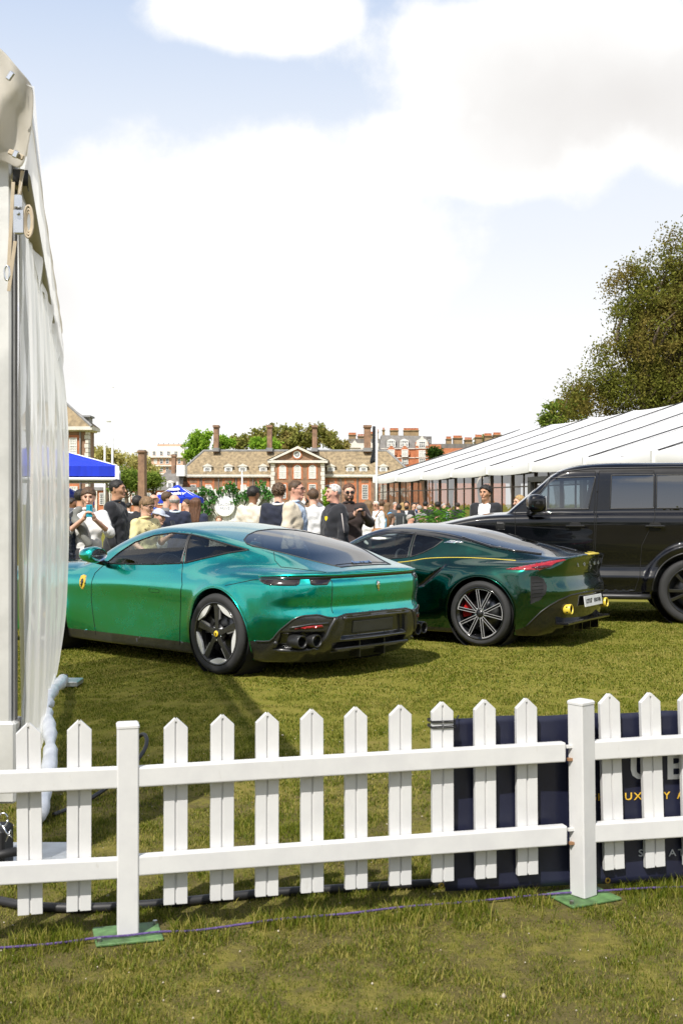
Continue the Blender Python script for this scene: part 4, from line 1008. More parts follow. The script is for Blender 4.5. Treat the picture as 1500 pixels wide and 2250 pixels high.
# ------------------------------------------------------------------ dark green mid-engined coupe
def make_emira():
    car = empty('sports_car', (1.909, 12.94, 0), R(58 + 90), 'dark green mid-engined coupe with yellow exhausts and ten-spoke black wheels', 'car')
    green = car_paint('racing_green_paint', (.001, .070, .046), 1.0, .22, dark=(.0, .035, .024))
    Yb = table([-.95, -.80, -.6, -.35, 0, .35, .7, 1.1, 1.6, 2.1, 2.55, 2.95, 3.25, 3.5], [.10, .25, .42, .56, .68, .80, .90, 1.0], [
        [.50, .58, .72, .80, .84, .84, .83, .83, .83, .84, .84, .78, .60, .40], [.60, .69, .82, .89, .915, .90, .885, .87, .87, .885, .90, .84, .68, .45],
        [.66, .76, .86, .915, .935, .92, .885, .855, .86, .89, .92, .86, .72, .50], [.68, .77, .865, .925, .945, .935, .87, .83, .85, .89, .925, .86, .72, .50],
        [.68, .77, .86, .92, .942, .93, .87, .83, .85, .885, .915, .84, .68, .45], [.67, .75, .835, .895, .92, .905, .87, .85, .855, .87, .88, .78, .60, .40],
        [.64, .70, .775, .835, .86, .85, .84, .83, .82, .80, .78, .66, .45, .30], [.50, .58, .66, .71, .73, .74, .75, .75, .72, .68, .60, .50, .30, .20]])
    tb = curve([-.95, -.85, -.6, -.3, 0, .4, .8, 1.2, 1.7, 2.1, 2.6, 3.0, 3.5], [.925, .93, .925, .925, .928, .92, .875, .84, .82, .80, .775, .68, .48])
    xr = curve([.08, .18, .30, .42, .52, .58, .66, .76, .84, .90, .94, .97], [-.60, -.74, -.80, -.83, -.835, -.845, -.815, -.80, -.825, -.845, -.875, -.86])
    zc = curve([-.95, -.86, -.63, -.3, .1, .5, .9, 1.25, 1.6, 1.95, 2.3, 2.5], [.945, .95, .965, 1.035, 1.12, 1.20, 1.242, 1.248, 1.175, .99, .80, .70])
    Yg = table([-.95, -.6, -.3, .1, .5, .9, 1.3, 1.7, 2.2], [.80, .90, 1.0, 1.1, 1.2, 1.3], [
        [.60, .70, .78, .83, .845, .85, .85, .84, .80], [.52, .62, .71, .77, .80, .81, .81, .79, .74], [.44, .55, .64, .70, .74, .75, .745, .72, .65],
        [.36, .46, .56, .63, .665, .675, .66, .62, .55], [.25, .36, .47, .54, .58, .59, .565, .52, .45], [.10, .20, .33, .42, .47, .48, .45, .40, .35]])
    RW, RA = .343, .378
    INTAKE = [(.40, .845), (.47, .81), (.57, .74), (.68, .655), (.78, .575), (.68, .595), (.55, .69), (.45, .78)]
    VENT = [(R(63.5), .742), (R(59), .742), (R(55), .71), (R(53), .64), (R(54), .57), (R(57.5), .50), (R(63.5), .455)]
    def f(x, y, z):
        ay = np.abs(y); r0 = np.hypot(x, z - RW); r1 = np.hypot(x - 2.575, z - .335)
        Y = Yb(x, z) + .014 * (np.exp(-((r0 - RA - .02) / .05) ** 2) + np.exp(-((r1 - .385) / .05) ** 2)) * ss(z, .12, .3)
        xb = xr(z) + .06 * (ay / .6) ** 2 + .20 * np.maximum(ay - .5, 0) ** 1.6 / .45 ** 1.6
        b = smax(ay - Y, z - (tb(x) - .06 * (ay / .9) ** 2), .12); b = smax(b, xb - x, .03 + .08 * ss(ay, .4, .75)); b = smax(b, x - 3.38 + .4 * (ay / .9) ** 2.5, .15)
        g = smax(ay - Yg(x, z), z - (zc(x) - .06 * (ay / .6) ** 2), .07); g = smax(g, xb + .015 - x, .03)
        F = smin(b, g, .06); F = smax(F, .12 - z - .07 * ss(-x, .45, .8), .03)
        # slanted side intake behind the door, and the vent at each rear corner
        F = F + .022 * (1 - ss(sd_poly(x, z, INTAKE), -.03, .006)) * (ay > .5)
        F = F + .006 * (1 - ss(sd_poly(np.arctan2(ay, -.1 - x), z, VENT), -.04, .0)) * (x < -.3)
        F = smax(F, -np.maximum(r0 - RA, .56 - ay), .012); F = smax(F, -np.maximum(r1 - .372, .56 - ay), .012)
        return F
    h = .0132
    v, q = sd_mesh(f, (-1.0, -1.02, .03), (3.46, 1.02, 1.28), h, lip=2.2)
    fw = [(1.86, .862), (1.74, .955), (1.632, 1.02), (1.457, 1.10), (1.25, 1.143), (1.136, 1.150), (.922, 1.138), (.905, .895), (1.1, .878), (1.5, .862)]
    rw = [(.895, 1.137), (.70, 1.118), (.539, 1.085), (.62, 1.01), (.741, .945), (.875, .897)]
    pw = lambda poly: (lambda x, y, z: sd_poly(x, z, poly))
    top = lambda poly, zmin: (lambda x, y, z: np.maximum(sd_poly(x, y, poly), zmin - z))
    tint, dark = glass_mat('side_glass_emira', (.84, .92, .92), .90), glass_mat('dark_glass_emira', (.5, .55, .56), .25)
    sym = lambda p: p + [(x, -y) for x, y in p[::-1] if y > 0]
    roof = sym([(-.60, .0), (-.60, .44), (-.3, .555), (.1, .64), (.5, .655), (.9, .655), (1.3, .645), (1.6, .60), (1.9, .70), (2.05, .74), (2.1, 0)])
    back = sym([(.32, 0), (.30, .36), (.10, .40), (-.3, .36), (-.56, .27), (-.57, 0)]); wind = sym([(2.08, 0), (2.04, .5), (1.9, .68), (1.5, .52), (1.42, .3), (1.40, 0)])
    zb = lambda a: np.interp(a, [R(k) for k in (0, 20, 35, 45, 52, 57, 62, 66, 72, 80)], [.545, .545, .535, .49, .435, .38, .30, .23, .19, .18])
    def diff(x, y, z): return np.maximum(z - zb(np.arctan2(np.abs(y), -.1 - x)), x + .36)
    def vent(x, y, z): return np.maximum(sd_poly(np.arctan2(np.abs(y), -.1 - x), z, VENT), x + .3)
    def scoop(x, y, z): return sd_poly(x, z, INTAKE)
    def sill(x, y, z): return np.maximum(z - .17, np.abs(x - 1.25) - .95)
    def spoil(x, y, z): return np.maximum(np.maximum(.938 - z, x + .72), np.abs(y) - .62)
    door = [(1.80, .20), (1.88, .6), (1.80, .86), (1.632, 1.035), (1.457, 1.115), (1.136, 1.165), (.91, 1.15), (.885, .88), (.80, .70), (.83, .40), (.88, .14)]
    VB = mat('vent_black', (.006, .006, .007), .7, var=0)
    cuts = [('side_window', pw(fw), tint, lambda c: c[:, 1] > .45), ('side_window', pw(fw), tint, lambda c: c[:, 1] < -.45), ('quarter_window', pw(rw), dark, lambda c: c[:, 1] > .45), ('quarter_window', pw(rw), dark, lambda c: c[:, 1] < -.45),
            ('windscreen', top(wind, .80), tint, lambda c: c[:, 2] > .8), ('engine_window', top(back, .95), dark, lambda c: c[:, 2] > .93), ('roof_panel', top(roof, .90), BLK, lambda c: c[:, 2] > .92),
            ('spoiler', spoil, BLK, None), ('rear_diffuser', diff, BLK, None), ('rear_vent', vent, VB, lambda c: c[:, 1] > 0), ('rear_vent', vent, VB, lambda c: c[:, 1] < 0), ('sill_trim', sill, BLK, None),
            ('side_intake', scoop, BLK, lambda c: c[:, 1] > .45), ('side_intake', scoop, BLK, lambda c: c[:, 1] < -.45), ('door', pw(door), green, lambda c: c[:, 1] > .45), ('door', pw(door), green, lambda c: c[:, 1] < -.45)]
    split_shell(car, f, v, q, cuts, h, ('body_shell', green))
    gap = mat('gap_black', (.004, .004, .004), .8, var=0); yel = mat('yellow_paint', (.72, .55, .06), .35, coat=.5, var=.05)
    lens = mat('red_tail_lens', (.30, .012, .02), .1, coat=1.0, var=.2, vscale=30)
    for sg in (1, -1):
        lo, hi = 1.2 * sg, .25 * sg
        seam(car, f, door[:3], 'y', lo, hi, gap, .003, 'door_gap'); seam(car, f, door[6:], 'y', lo, hi, gap, .003, 'door_gap')
        seam(car, f, fw, 'y', lo, hi, SATIN, .007, 'window_seal', True, smooth=False); seam(car, f, rw, 'y', lo, hi, SATIN, .007, 'window_seal', True, smooth=False)
        L = spline([0, 1, 2, 3, 4, 5], np.array([(1.6, .80), (.975, .842), (.72, .882), (.45, .902), (.1, .905), (-.32, .888)]))(np.linspace(0, 5, 50))
        seam(car, f, [tuple(p) for p in L], 'y', lo, hi, yel, .0045, 'pinstripe')
        patch(car, f, [(sg * R(a), z) for a, z in ((79, .805), (70, .832), (60, .862), (50, .888), (40, .905), (39, .895), (46, .872), (51, .83), (56, .806), (66, .798))], -.1, 1.5, .1, .004, lens, 'tail_light', .008)
        patch(car, f, [(sg * R(a), z) for a, z in ((64, .822), (55, .845), (49, .845), (50, .828), (56, .812))], -.1, 1.5, .1, .009, mat('lens_core', (.05, .004, .008), .1, coat=1), 'tail_light_core', .004)
        for k in range(5): seam(car, f, [(sg * R(55.5), .54 + k * .034), (sg * R(62.5), .53 + k * .036)], -.1, 1.5, .1, BLK, .004, 'vent_slat')
        arch = [(RA * 1.012 * math.cos(a), RW + RA * 1.012 * math.sin(a)) for a in np.linspace(-.3, math.pi + .3, 36)]
        seam(car, f, arch, 'y', lo, hi, green, .005, 'arch_lip')
        seam(car, f, [(.36, .60), (.30, .615), (.0, .65), (-.25, .62), (-.50, .50)], 'z', 1.4, .6, BLK, .016, 'buttress_trim') if sg > 0 else seam(car, f, [(.36, -.60), (.30, -.615), (.0, -.65), (-.25, -.62), (-.50, -.50)], 'z', 1.4, .6, BLK, .016, 'buttress_trim')
        M = Matrix.Translation((-.825, sg * .53, .395)) @ Matrix.Rotation(R(-90), 4, 'Y') @ Matrix.Rotation(R(4), 4, 'Y')
        ex = MB().lathe([(.038, -.20), (.042, -.06), (.050, -.06), (.053, -.055), (.053, .010), (.050, .015), (.044, .015), (.040, .005), (.040, -.15), (0, -.15)], 32, M).build('exhaust_tip', yel, car, True)
        MB().lathe([(.0395, .003), (.0395, -.14), (0, -.14)], 24, M).build('exhaust_bore', SATIN, ex, True)
        for k in range(6):
            a = 2 * math.pi * k / 6; MB().bbox((-.004, -.007, -.009), (.004, .007, .009), .002, M @ Matrix.Translation((.0515 * math.cos(a), .0515 * math.sin(a), -.02)) @ Matrix.Rotation(a, 4, 'Z')).build('exhaust_slot', BLK, ex)
    seam(car, f, [(R(a), float(zb(abs(R(a))))) for a in range(-66, 67, 3)], -.1, 1.5, .1, SATIN, .008, 'diffuser_edge')
    MB().bbox((-.84, -.62, .235), (-.62, .62, .262), .006).build('diffuser_wing', BLK, car)
    for y in (-.36, -.12, .12, .36): MB().bbox((-.80, y - .006, .13), (-.50, y + .006, .25), .003).build('diffuser_fin', BLK, car)
    patch(car, f, [(-.20, .955), (.14, .955), (.14, .935), (-.20, .935)], 'x', -1.3, -.2, .004, yel, 'spoiler_accent', .004)
    PM = Matrix.Translation((-.862, -.02, .452)) @ Matrix.Rotation(R(-90), 4, 'Z') @ Matrix.Rotation(R(82), 4, 'X')
    pl = MB().bbox((-.26, -.0555, 0), (.26, .0555, .008), .003, PM).build('number_plate', mat('plate_white', (.72, .73, .74), .3, var=.03), car)
    text_mesh('plate_text', 'LOTUS\u00b0', .062, BLK, PM @ Matrix.Translation((-.13, .0, .0095)), pl, .0008, sx=.85, bold=.0015); text_mesh('plate_text', 'BERKSHIRE', .058, BLK, PM @ Matrix.Translation((.115, .0, .0095)), pl, .0008, sx=.72)
    for k, ch in enumerate('LOTUS'):
        y = .30 - k * .15; P = drape(f, [(y, .838)], 'x', -1.4, -.2, .002)[0]
        text_mesh('letter', ch, .055, mat('letter_silver', (.8, .8, .8), .2, .6, var=0), Matrix.Translation(tuple(P)) @ Matrix.Rotation(R(-90), 4, 'Z') @ Matrix.Rotation(R(84), 4, 'X'), car, .004, sx=1.1, bold=.001)
    patch(car, f, [(.53, 1.055), (.46, 1.082), (.36, 1.075), (.30, 1.062), (.42, 1.05)], 'y', 1.2, .3, .004, CHROME, 'pillar_badge', .004)
    for (x, y, sd) in ((0, .80, 1), (0, -.80, -1), (2.575, .79, 1), (2.575, -.79, -1)):
        make_wheel(car, (x, y, RW), RW, .29 if x == 0 else .25, .262, 'yspoke', sd, (mat('caliper_red', (.45, .012, .012), .35, coat=.5), R(10)))
        MB().lathe([(.385, .0), (.385, -.30), (0, -.30)], 32, Matrix.Translation((x, y + sd * .10, RW)) @ Matrix.Rotation(R(-90 * sd), 4, 'X')).build('wheel_liner', mat('liner_black', (.006, .006, .006), .9, var=0), car)
    for sg in (1, -1):
        def mf(x, y, z): return (np.sqrt((x / .10) ** 2 + (y / .12) ** 2 + (z / .07) ** 2) - 1) * .07
        mv, mq = sd_mesh(mf, (-.15, -.15, -.1), (.15, .15, .1), .014); o = npmesh('mirror', mv, mq, BLK, car); o.location = (1.78, sg * 1.0, .93)
        MB().tube([(0, -.03 * sg, -.03), (.0, -.2 * sg, -.06)], .018, 8).build('mirror_foot', BLK, o, True)
    MB().bbox((.3, -.72, .16), (2.4, .72, .36), .04).build('cabin_floor', CABIN, car); MB().bbox((1.6, -.72, .35), (2.1, .72, .80), .08).build('dashboard', CABIN, car)
    MB().bbox((-.55, -.62, .14), (.62, .62, .80), .08).build('engine_bay', CABIN, car)
    sm = mat('seat_leather', (.03, .028, .027), .5)
    for y in (.36, -.36): seat(car, (1.12, y, .20), sm, tall=.50)
    MB().tube([(1.60 + .05 * math.sin(a), -.36 + .17 * math.cos(a), .76 + .16 * math.sin(a)) for a in np.linspace(0, 6.283, 24, endpoint=False)], .016, 8, closed=True).build('steering_wheel', CABIN, car, True)
    return car
EMIRA = make_emira()
# ------------------------------------------------------------------ black off-roader
def make_defender():
    car = empty('off_roader', (4.44, 15.385, 0), R(80 + 90), 'glossy black boxy four-wheel-drive parked at the right behind the sports cars', 'car')
    blk = car_paint('black_paint', (.003, .003, .0045), 0.0, .3, spec=.1, coat_ior=1.5)
    Yz = curve([.25, .36, .50, .545, .58, .62, .9, 1.10, 1.22, 1.30, 1.37, 1.40], [.90, .945, .968, .985, .983, .962, .968, .978, .982, .970, .935, .915])
    Yg = curve([1.25, 1.38, 1.6, 1.82, 1.90, 1.97, 2.05], [.915, .905, .875, .83, .80, .74, .6])
    zc = curve([-1.2, -.9, -.2, .6, 1.2, 1.45, 1.62, 1.72, 1.85, 2.3, 2.5], [1.95, 1.985, 2.005, 2.005, 1.99, 1.955, 1.89, 1.82, 1.71, 1.32, 1.10])
    hood = curve([-2, 1.5, 2.2, 2.6, 3.2, 3.6, 3.9], [1.385, 1.385, 1.365, 1.335, 1.215, 1.15, 1.02])
    def f(x, y, z):
        ay = np.abs(y); r0 = np.hypot(x, z - .403); r1 = np.hypot(x - 3.02, z - .403)
        ex = lambda r, xx: .045 * (1 - ss(r, .55, .60)) * ss(z, .34, .40)
        Y = Yz(z) - .10 * ss(x, 3.2, 3.9) ** 2 - .03 * ss(-x, .5, 1.0) + ex(r0, x) + ex(r1, x - 3.02)
        b = smax(ay - Y, z - (hood(x) - .03 * (ay / .9) ** 2), .07); b = smax(b, x - 3.80 + .12 * (ay / .9) ** 3, .15); b = smax(b, -.95 - x, .10)
        g = smax(ay - Yg(z) + .05 * ss(x, 1.3, 2.2), z - (zc(x) - .035 * (ay / .8) ** 2), .07); g = smax(g, -.93 - x + .15 * (z - 1.4), .10)
        F = smin(b, g, .03); F = smax(F, .30 - z, .03)
        F = smax(F, -np.maximum(r0 - .465, .60 - ay), .012); F = smax(F, -np.maximum(r1 - .465, .60 - ay), .012)
        return F
    h = .019
    v, q = sd_mesh(f, (-1.1, -1.1, .2), (3.9, 1.1, 2.1), h, lip=1.8)
    w1 = [(1.985, 1.40), (1.70, 1.795), (1.15, 1.81), (1.24, 1.405)]; w2 = [(.975, 1.41), (.955, 1.825), (.44, 1.83), (.45, 1.415)]; w3 = [(.42, 1.415), (.41, 1.83), (-.62, 1.835), (-.62, 1.42)]
    pw = lambda poly: (lambda x, y, z: sd_poly(x, z, poly))
    g1, g2 = glass_mat('suv_glass', (.75, .86, .9), .70, refl=.13), glass_mat('suv_privacy_glass', (.5, .58, .7), .07, refl=.17)
    wind = lambda x, y, z: np.maximum(np.maximum(np.abs(y) - .72, 1.40 - z), np.maximum(1.72 - x, z - 1.84))
    up = lambda x, y, z: np.maximum(np.maximum(z - 1.93, 1.375 - z), np.maximum(-.9 - x, x - 2.25))
    d1 = [(2.12, .45), (2.14, 1.37), (1.70, 1.87), (1.15, 1.88), (1.16, 1.40), (1.19, .40)]; d2 = [(1.17, .40), (1.14, 1.40), (1.10, 1.88), (.44, 1.88), (.44, 1.30), (.60, .95), (.62, .60), (.68, .40)]
    cuts = []
    for nm, p, m in (('side_window', w1, g1), ('side_window', w2, g2), ('quarter_window', w3, g2)):
        cuts += [(nm, pw(p), m, lambda c: c[:, 1] > .5), (nm, pw(p), m, lambda c: c[:, 1] < -.5)]
    cuts += [('windscreen', wind, g1, lambda c: c[:, 0] > 1.6)]
    for p in (d1, d2): cuts += [('door', pw(p), blk, lambda c: c[:, 1] > .6), ('door', pw(p), blk, lambda c: c[:, 1] < -.6)]
    split_shell(car, f, v, q, cuts, h, ('body_shell', blk))
    gap = mat('gap_black', (.004, .004, .004), .8, var=0)
    for sg in (1, -1):
        lo, hi = 1.3 * sg, .3 * sg
        seam(car, f, d1, 'y', lo, hi, gap, .0045, 'door_gap', True, smooth=False); seam(car, f, d2, 'y', lo, hi, gap, .0045, 'door_gap', True, smooth=False)
        for w in (w1, w2, w3): seam(car, f, w, 'y', lo, hi, SATIN, .009, 'window_seal', True, smooth=False)
        for hx in (1.40, .44):
            patch(car, f, round_poly([(hx - .06, 1.14), (hx + .06, 1.14), (hx + .07, 1.19), (hx + .055, 1.235), (hx - .055, 1.235), (hx - .07, 1.19)], 4), 'y', lo, hi, .002, gap, 'handle_recess', .003)
            MB().bbox((hx - .12, -.014, 1.178), (hx + .12, .016, 1.208), .008, Matrix.Translation((0, sg * 1.008, 0))).build('door_handle', BLK, car)
        patch(car, f, [(2.27, 1.155), (2.37, 1.155), (2.37, 1.235), (2.27, 1.235)], 'y', lo, hi, .003, SATIN, 'wing_vent', .004)
        for i in range(4):
            for j in range(3): patch(car, f, [(2.285 + i * .02, 1.17 + j * .02), (2.297 + i * .02, 1.17 + j * .02), (2.303 + i * .02, 1.182 + j * .02), (2.291 + i * .02, 1.182 + j * .02)], 'y', lo, hi, .006, gap, 'vent_hole', 0)
        seam(car, f, [(2.265, 1.15), (2.375, 1.15), (2.375, 1.245), (2.265, 1.245)], 'y', lo, hi, BLK, .006, 'vent_frame', True, smooth=False)
        a_ = [(.475 * math.cos(a), .403 + .475 * math.sin(a)) for a in np.linspace(.0, math.pi, 30)]; seam(car, f, a_, 'y', lo, hi, SATIN, .010, 'arch_lip')
        MB().tube([(2.45, sg * 1.0, .33), (.62, sg * 1.0, .33), (.50, sg * .98, .33)], .036, 12).build('side_step', SATIN, car, True)
        MB().bbox((1.8, -.02, .30), (2.2, .02, .36), .005, Matrix.Translation((-1.15, sg * .95, 0))).build('step_bracket', SATIN, car)
        def mf(x, y, z):
            d = np.maximum(np.maximum(np.abs(x) - .10, np.abs(y) - .10), np.abs(z) - .085); return smax(smax(np.abs(x) - .105, np.abs(y) - .125, .08), np.abs(z) - .115, .09)
        mv, mq = sd_mesh(mf, (-.18, -.18, -.18), (.18, .18, .18), .015); o = npmesh('mirror', mv, mq, blk, car); o.location = (1.88, sg * 1.13, 1.475); o.rotation_euler = (0, 0, R(14 * sg))
        MB().bbox((-.115, -.10, -.09), (-.098, .10, .09), .006).build('mirror_glass', mat('mirror_silver', (.7, .72, .74), .04, 1.0, var=0), o)
        MB().tube([(0, -.03 * sg, -.10), (.02, -.12 * sg, -.13), (.04, -.22 * sg, -.12)], .03, 8).build('mirror_foot', BLK, o, True)
        seam(car, f, [(-.9, 1.905), (.2, 1.925), (1.2, 1.915), (1.55, 1.875)], 'y', lo, hi, SATIN, .010, 'roof_drip_rail')
    for (x, y, sd) in ((0, .84, 1), (0, -.84, -1), (3.02, .84, 1), (3.02, -.84, -1)):
        make_wheel(car, (x, y, .403), .403, .275, .285, 'suv', sd, None)
        MB().lathe([(.475, .0), (.475, -.34), (0, -.34)], 32, Matrix.Translation((x, y + sd * .12, .42)) @ Matrix.Rotation(R(-90 * sd), 4, 'X')).build('wheel_liner', mat('liner_black', (.006, .006, .006), .9, var=0), car)
    MB().bbox((-.8, -.80, .34), (2.6, .80, .70), .04).build('cabin_floor', CABIN, car); MB().bbox((1.85, -.80, .70), (2.3, .80, 1.32), .08).build('dashboard', CABIN, car)
    sm = mat('seat_leather', (.03, .028, .027), .5)
    for x in (1.25, .3):
        for y in (.40, -.40): seat(car, (x, y, .72), sm, tall=.58)
    MB().tube([(1.72 + .06 * math.sin(a), -.40 + .19 * math.cos(a), 1.22 + .18 * math.sin(a)) for a in np.linspace(0, 6.283, 24, endpoint=False)], .018, 8, closed=True).build('steering_wheel', CABIN, car, True)
    return car
DEFENDER = make_defender()
# ------------------------------------------------------------------ distant buildings
BRICK = mat('brown_brick', (.25, .15, .095), .85, var=.38, vscale=.9, space='Object', bump=.2, bscale=4)
RED = mat('red_brick', (.46, .17, .08), .85, var=.22, vscale=1.4)
STONE = mat('portland_stone', (.66, .63, .57), .7, var=.12, vscale=1.0)
TILE = mat('clay_tile_roof', (.26, .20, .12), .9, var=.42, vscale=1.6, stretch=(1.0, 1.0, .18), bump=.4, bscale=5)
SLATE = mat('grey_slate', (.16, .15, .14), .7, var=.3, vscale=1.2, stretch=(1, 1, .3))
LEAD = mat('lead_grey', (.22, .22, .22), .6, var=.2, vscale=1.0)
FRAME = mat('white_window_paint', (.80, .80, .78), .5, var=.04)
PANE = mat('window_pane_dark', (.05, .06, .065), .08, coat=.6, var=.3, vscale=.4)
BLIND = mat('window_blind', (.55, .55, .52), .5, coat=.4, var=.25, vscale=.3)
class Bld:
    """a building drawn in photo pixels on a plane at range D, with depth given in metres away from the camera"""
    def __init__(s, name, D, px, label, group=None):
        s.D = D; p = at(px, HZ, D); s.o = Vector((p.x, D, 0)); s.root = empty(name, s.o, 0, label, 'building', group)
    def L(s, px, py, d=0.0):
        p = at(px, py, s.D) - s.o; return Vector((p.x, d, p.z))
    def slab(s, name, x0, y0, x1, y1, m, d0=0.0, d1=6.0, parent=None):
        a, b = s.L(x0, y1), s.L(x1, y0); lo = (a.x, d0, a.z); hi = (b.x, d1, b.z)
        return MB().box(lo, hi).build(name, m, parent or s.root)
    def poly(s, name, pts, m, d0=0.0, d1=.5, parent=None):
        P = [(s.L(*p).x, s.L(*p).z) for p in pts]
        if sum(P[i][0] * P[(i + 1) % len(P)][1] - P[(i + 1) % len(P)][0] * P[i][1] for i in range(len(P))) < 0: P = P[::-1]
        return MB().prism(P, -d1, -d0, XZ).build(name, m, parent or s.root)
    def window(s, cx, y0, y1, w, cols=3, rows=4, d=-.06, arch=False, surround=None, pane=None, parent=None, sill=True):
        """sash window: proud white frame with glazing bars, pane set behind it"""
        a, b = s.L(cx - w / 2, y1), s.L(cx + w / 2, y0); W, H = b.x - a.x, b.z - a.z; cxm = (a.x + b.x) / 2; fr = MB(); t = W * .09; bt = W * .045
        top = lambda x: H - (W / 2 - math.sqrt(max((W / 2) ** 2 - x * x, 0))) if arch else H
        fr.box((-W / 2, -.06, 0), (-W / 2 + t, .10, top(W / 2 - t / 2))); fr.box((W / 2 - t, -.06, 0), (W / 2, .10, top(W / 2 - t / 2))); fr.box((-W / 2 + t, -.055, 0), (W / 2 - t, .10, t))
        if arch:
            n = 10
            for k in range(n):
                a0, a1 = math.pi * k / n, math.pi * (k + 1) / n; r0, r1 = W / 2, W / 2 - t; z = H - W / 2
                q = [(r0 * math.cos(a0), z + r0 * math.sin(a0)), (r0 * math.cos(a1), z + r0 * math.sin(a1)), (r1 * math.cos(a1), z + r1 * math.sin(a1)), (r1 * math.cos(a0), z + r1 * math.sin(a0))]
                fr.prism(q, -.10, .058, XZ)
        else: fr.box((-W / 2 + t, -.055, H - t), (W / 2 - t, .10, H))
        fr.box((-W / 2 + t, -.05, H * .48), (W / 2 - t, .08, H * .48 + t * .8))
        for k in range(1, cols): x = -W / 2 + W * k / cols; fr.box((x - bt / 2, -.03, t), (x + bt / 2, .05, top(x) - t * .7))
        for k in range(1, rows):
            z = H * k / rows
            if abs(z - H * .48) > t: fr.box((-W / 2 + t, -.028, z - bt / 2), (W / 2 - t, .048, z + bt / 2))
        w_ = fr.build('window', FRAME, parent or s.root); w_.location = (cxm, d, a.z)
        if arch: P = [(W / 2 * .93 * math.cos(q), H - W / 2 + W / 2 * .93 * math.sin(q)) for q in np.linspace(0, math.pi, 12)] + [(-W / 2 * .93, .02), (W / 2 * .93, .02)]
        else: P = [(W / 2 * .95, H * .97), (-W / 2 * .95, H * .97), (-W / 2 * .95, .02), (W / 2 * .95, .02)]
        if parent is None or True: MB().prism(P, -.06, -.012, XZ).build('pane', pane or random.choice((PANE, PANE, BLIND)), w_) if parent is None else None
        return w_
def make_hospital():
    B = Bld('almshouse', 240.0, 640, 'long brick almshouse with tiled hipped roof, dormers and central white pediment'); Z = 1123
    ro = B.L
    # wing walls, brick bands and cornice
    B.slab('wall', 398, 1049, 899, Z, BRICK, 0, 11)
    B.slab('cornice', 392, 1041.5, 905, 1049, STONE, -.55, 11.5)
    n = MB()
    for k in range(170):
        x = 395 + k * 3.0
        if not 592 < x < 718: p, q = B.L(x, 1047.4), B.L(x + 1.3, 1045.2); n.box((p.x, -.80, p.z), (q.x, -.55, q.z))
    tag(n.build('cornice_blocks', STONE, B.root), kind='stuff')
    # hipped roof
    e0, e1, r0, r1 = ro(391, 1042, -.6), ro(906, 1042, -.6), ro(441, 988, 5.5), ro(852, 988, 5.5)
    b0, b1 = ro(391, 1042, 11.6), ro(906, 1042, 11.6)
    rf = meshobj('roof', [e0, e1, b1, b0, r0, r1], [(0, 1, 5, 4), (1, 2, 5), (2, 3, 4, 5), (3, 0, 4)], TILE, B.root)
    MB().tube([r0, r1], .28, 6).build('ridge', LEAD, rf); MB().tube([e0, r0], .26, 6).build('hip', LEAD, rf); MB().tube([e1, r1], .26, 6).build('hip', LEAD, rf)
    for x in (469.5, 589, 690, 808):
        w = 5.2 if x < 800 else 7.5
        c = B.slab('chimney', x - w, 936, x + w, 992, BRICK, 4.2, 6.6, rf)
        B.slab('chimney_cap', x - w - 1.6, 931, x + w + 1.6, 936, BRICK, 3.9, 6.9, rf); B.slab('chimney_foot', x - w - 2, 982, x + w + 2, 990, LEAD, 3.6, 7.2, rf)
    def dormer(x, y0=1019, y1=1043):
        s = (y1 - 1018) / 25; d = B.slab('dormer', x - 8.5, y0 + 6, x + 8.5, y1, FRAME, .15, 3.2)
        B.poly('dormer_pediment', [(x - 12, y0 + 6), (x + 12, y0 + 6), (x, y0 - .5)], STONE, -.05, 3.6, d)
        a = B.L(x, y1 - 1.5); w = B.window(x, y0 + 8, y1 - 1.5, 12, 4, 4, .10, pane=PANE)
    for x in (455.7, 501.7, 533.3, 578, 726.7, 769, 798, 841.7): dormer(x)
    # ground and first floor windows in red brick panels
    def bay(x, w=15.5, y0=1065, y1=1097, cols=4):
        B.slab('brick_panel', x - w * .85, 1051.5, x + w * .85, Z, RED, -.05, .06)
        B.slab('brick_apron', x - w * .52, 1053.5, x + w * .52, 1061, BRICK, -.09, -.05)
        B.window(x, y0, y1, w * .82, cols, 6, -.10, pane=BLIND if random.random() < .5 else PANE)
    for x in (425, 458, 502, 535, 578, 727, 769.5, 801.5, 842): bay(x)
    for x in (443, 480.5, 519, 556, 748, 785, 822): B.slab('downpipe', x - .5, 1049, x + .5, Z, LEAD, -.25, -.08)
    # the pedimented centre, standing forward
    B.slab('centre_block', 598, 1017, 712, Z, BRICK, -2.2, 6)
    for x0, x1 in ((597, 605), (705, 713)):
        for k in range(11):
            o = 1.6 if k % 2 else 0; B.slab('quoin', x0 - .5 + (0 if x0 < 650 else o), 1019 + k * 9.4, x1 + .5 - (o if x0 < 650 else 0), 1019 + k * 9.4 + 8.4, STONE, -2.35, -2.0)
    B.slab('entablature', 590, 1012.5, 720, 1018, STONE, -2.9, 6)
    B.poly('pediment_face', [(600, 1012.5), (710, 1012.5), (655, 987)], BRICK, -2.1, 5)
    for q in ([(588, 1013.5), (655, 981.5), (655, 987), (597, 1013.5)], [(722, 1013.5), (655, 981.5), (655, 987), (713, 1013.5)]): B.poly('raking_cornice', q, STONE, -2.9, 5)
    meshobj('pediment_roof', [ro(587, 1012, -2.95), ro(655, 980.5, -2.95), ro(723, 1012, -2.95), ro(587, 1012, 5), ro(655, 980.5, 5.2), ro(723, 1012, 5)], [(0, 1, 4, 3), (1, 2, 5, 4)], LEAD, B.root)
    c = B.L(653.5, 999.5); M = Matrix.Translation((c.x, -2.22, c.z)) @ Matrix.Rotation(R(90), 4, 'X')
    o = MB().lathe([(.50, .0), (.74, .0), (.74, .12), (.50, .12)], 24, M, True).build('round_window', FRAME, B.root)
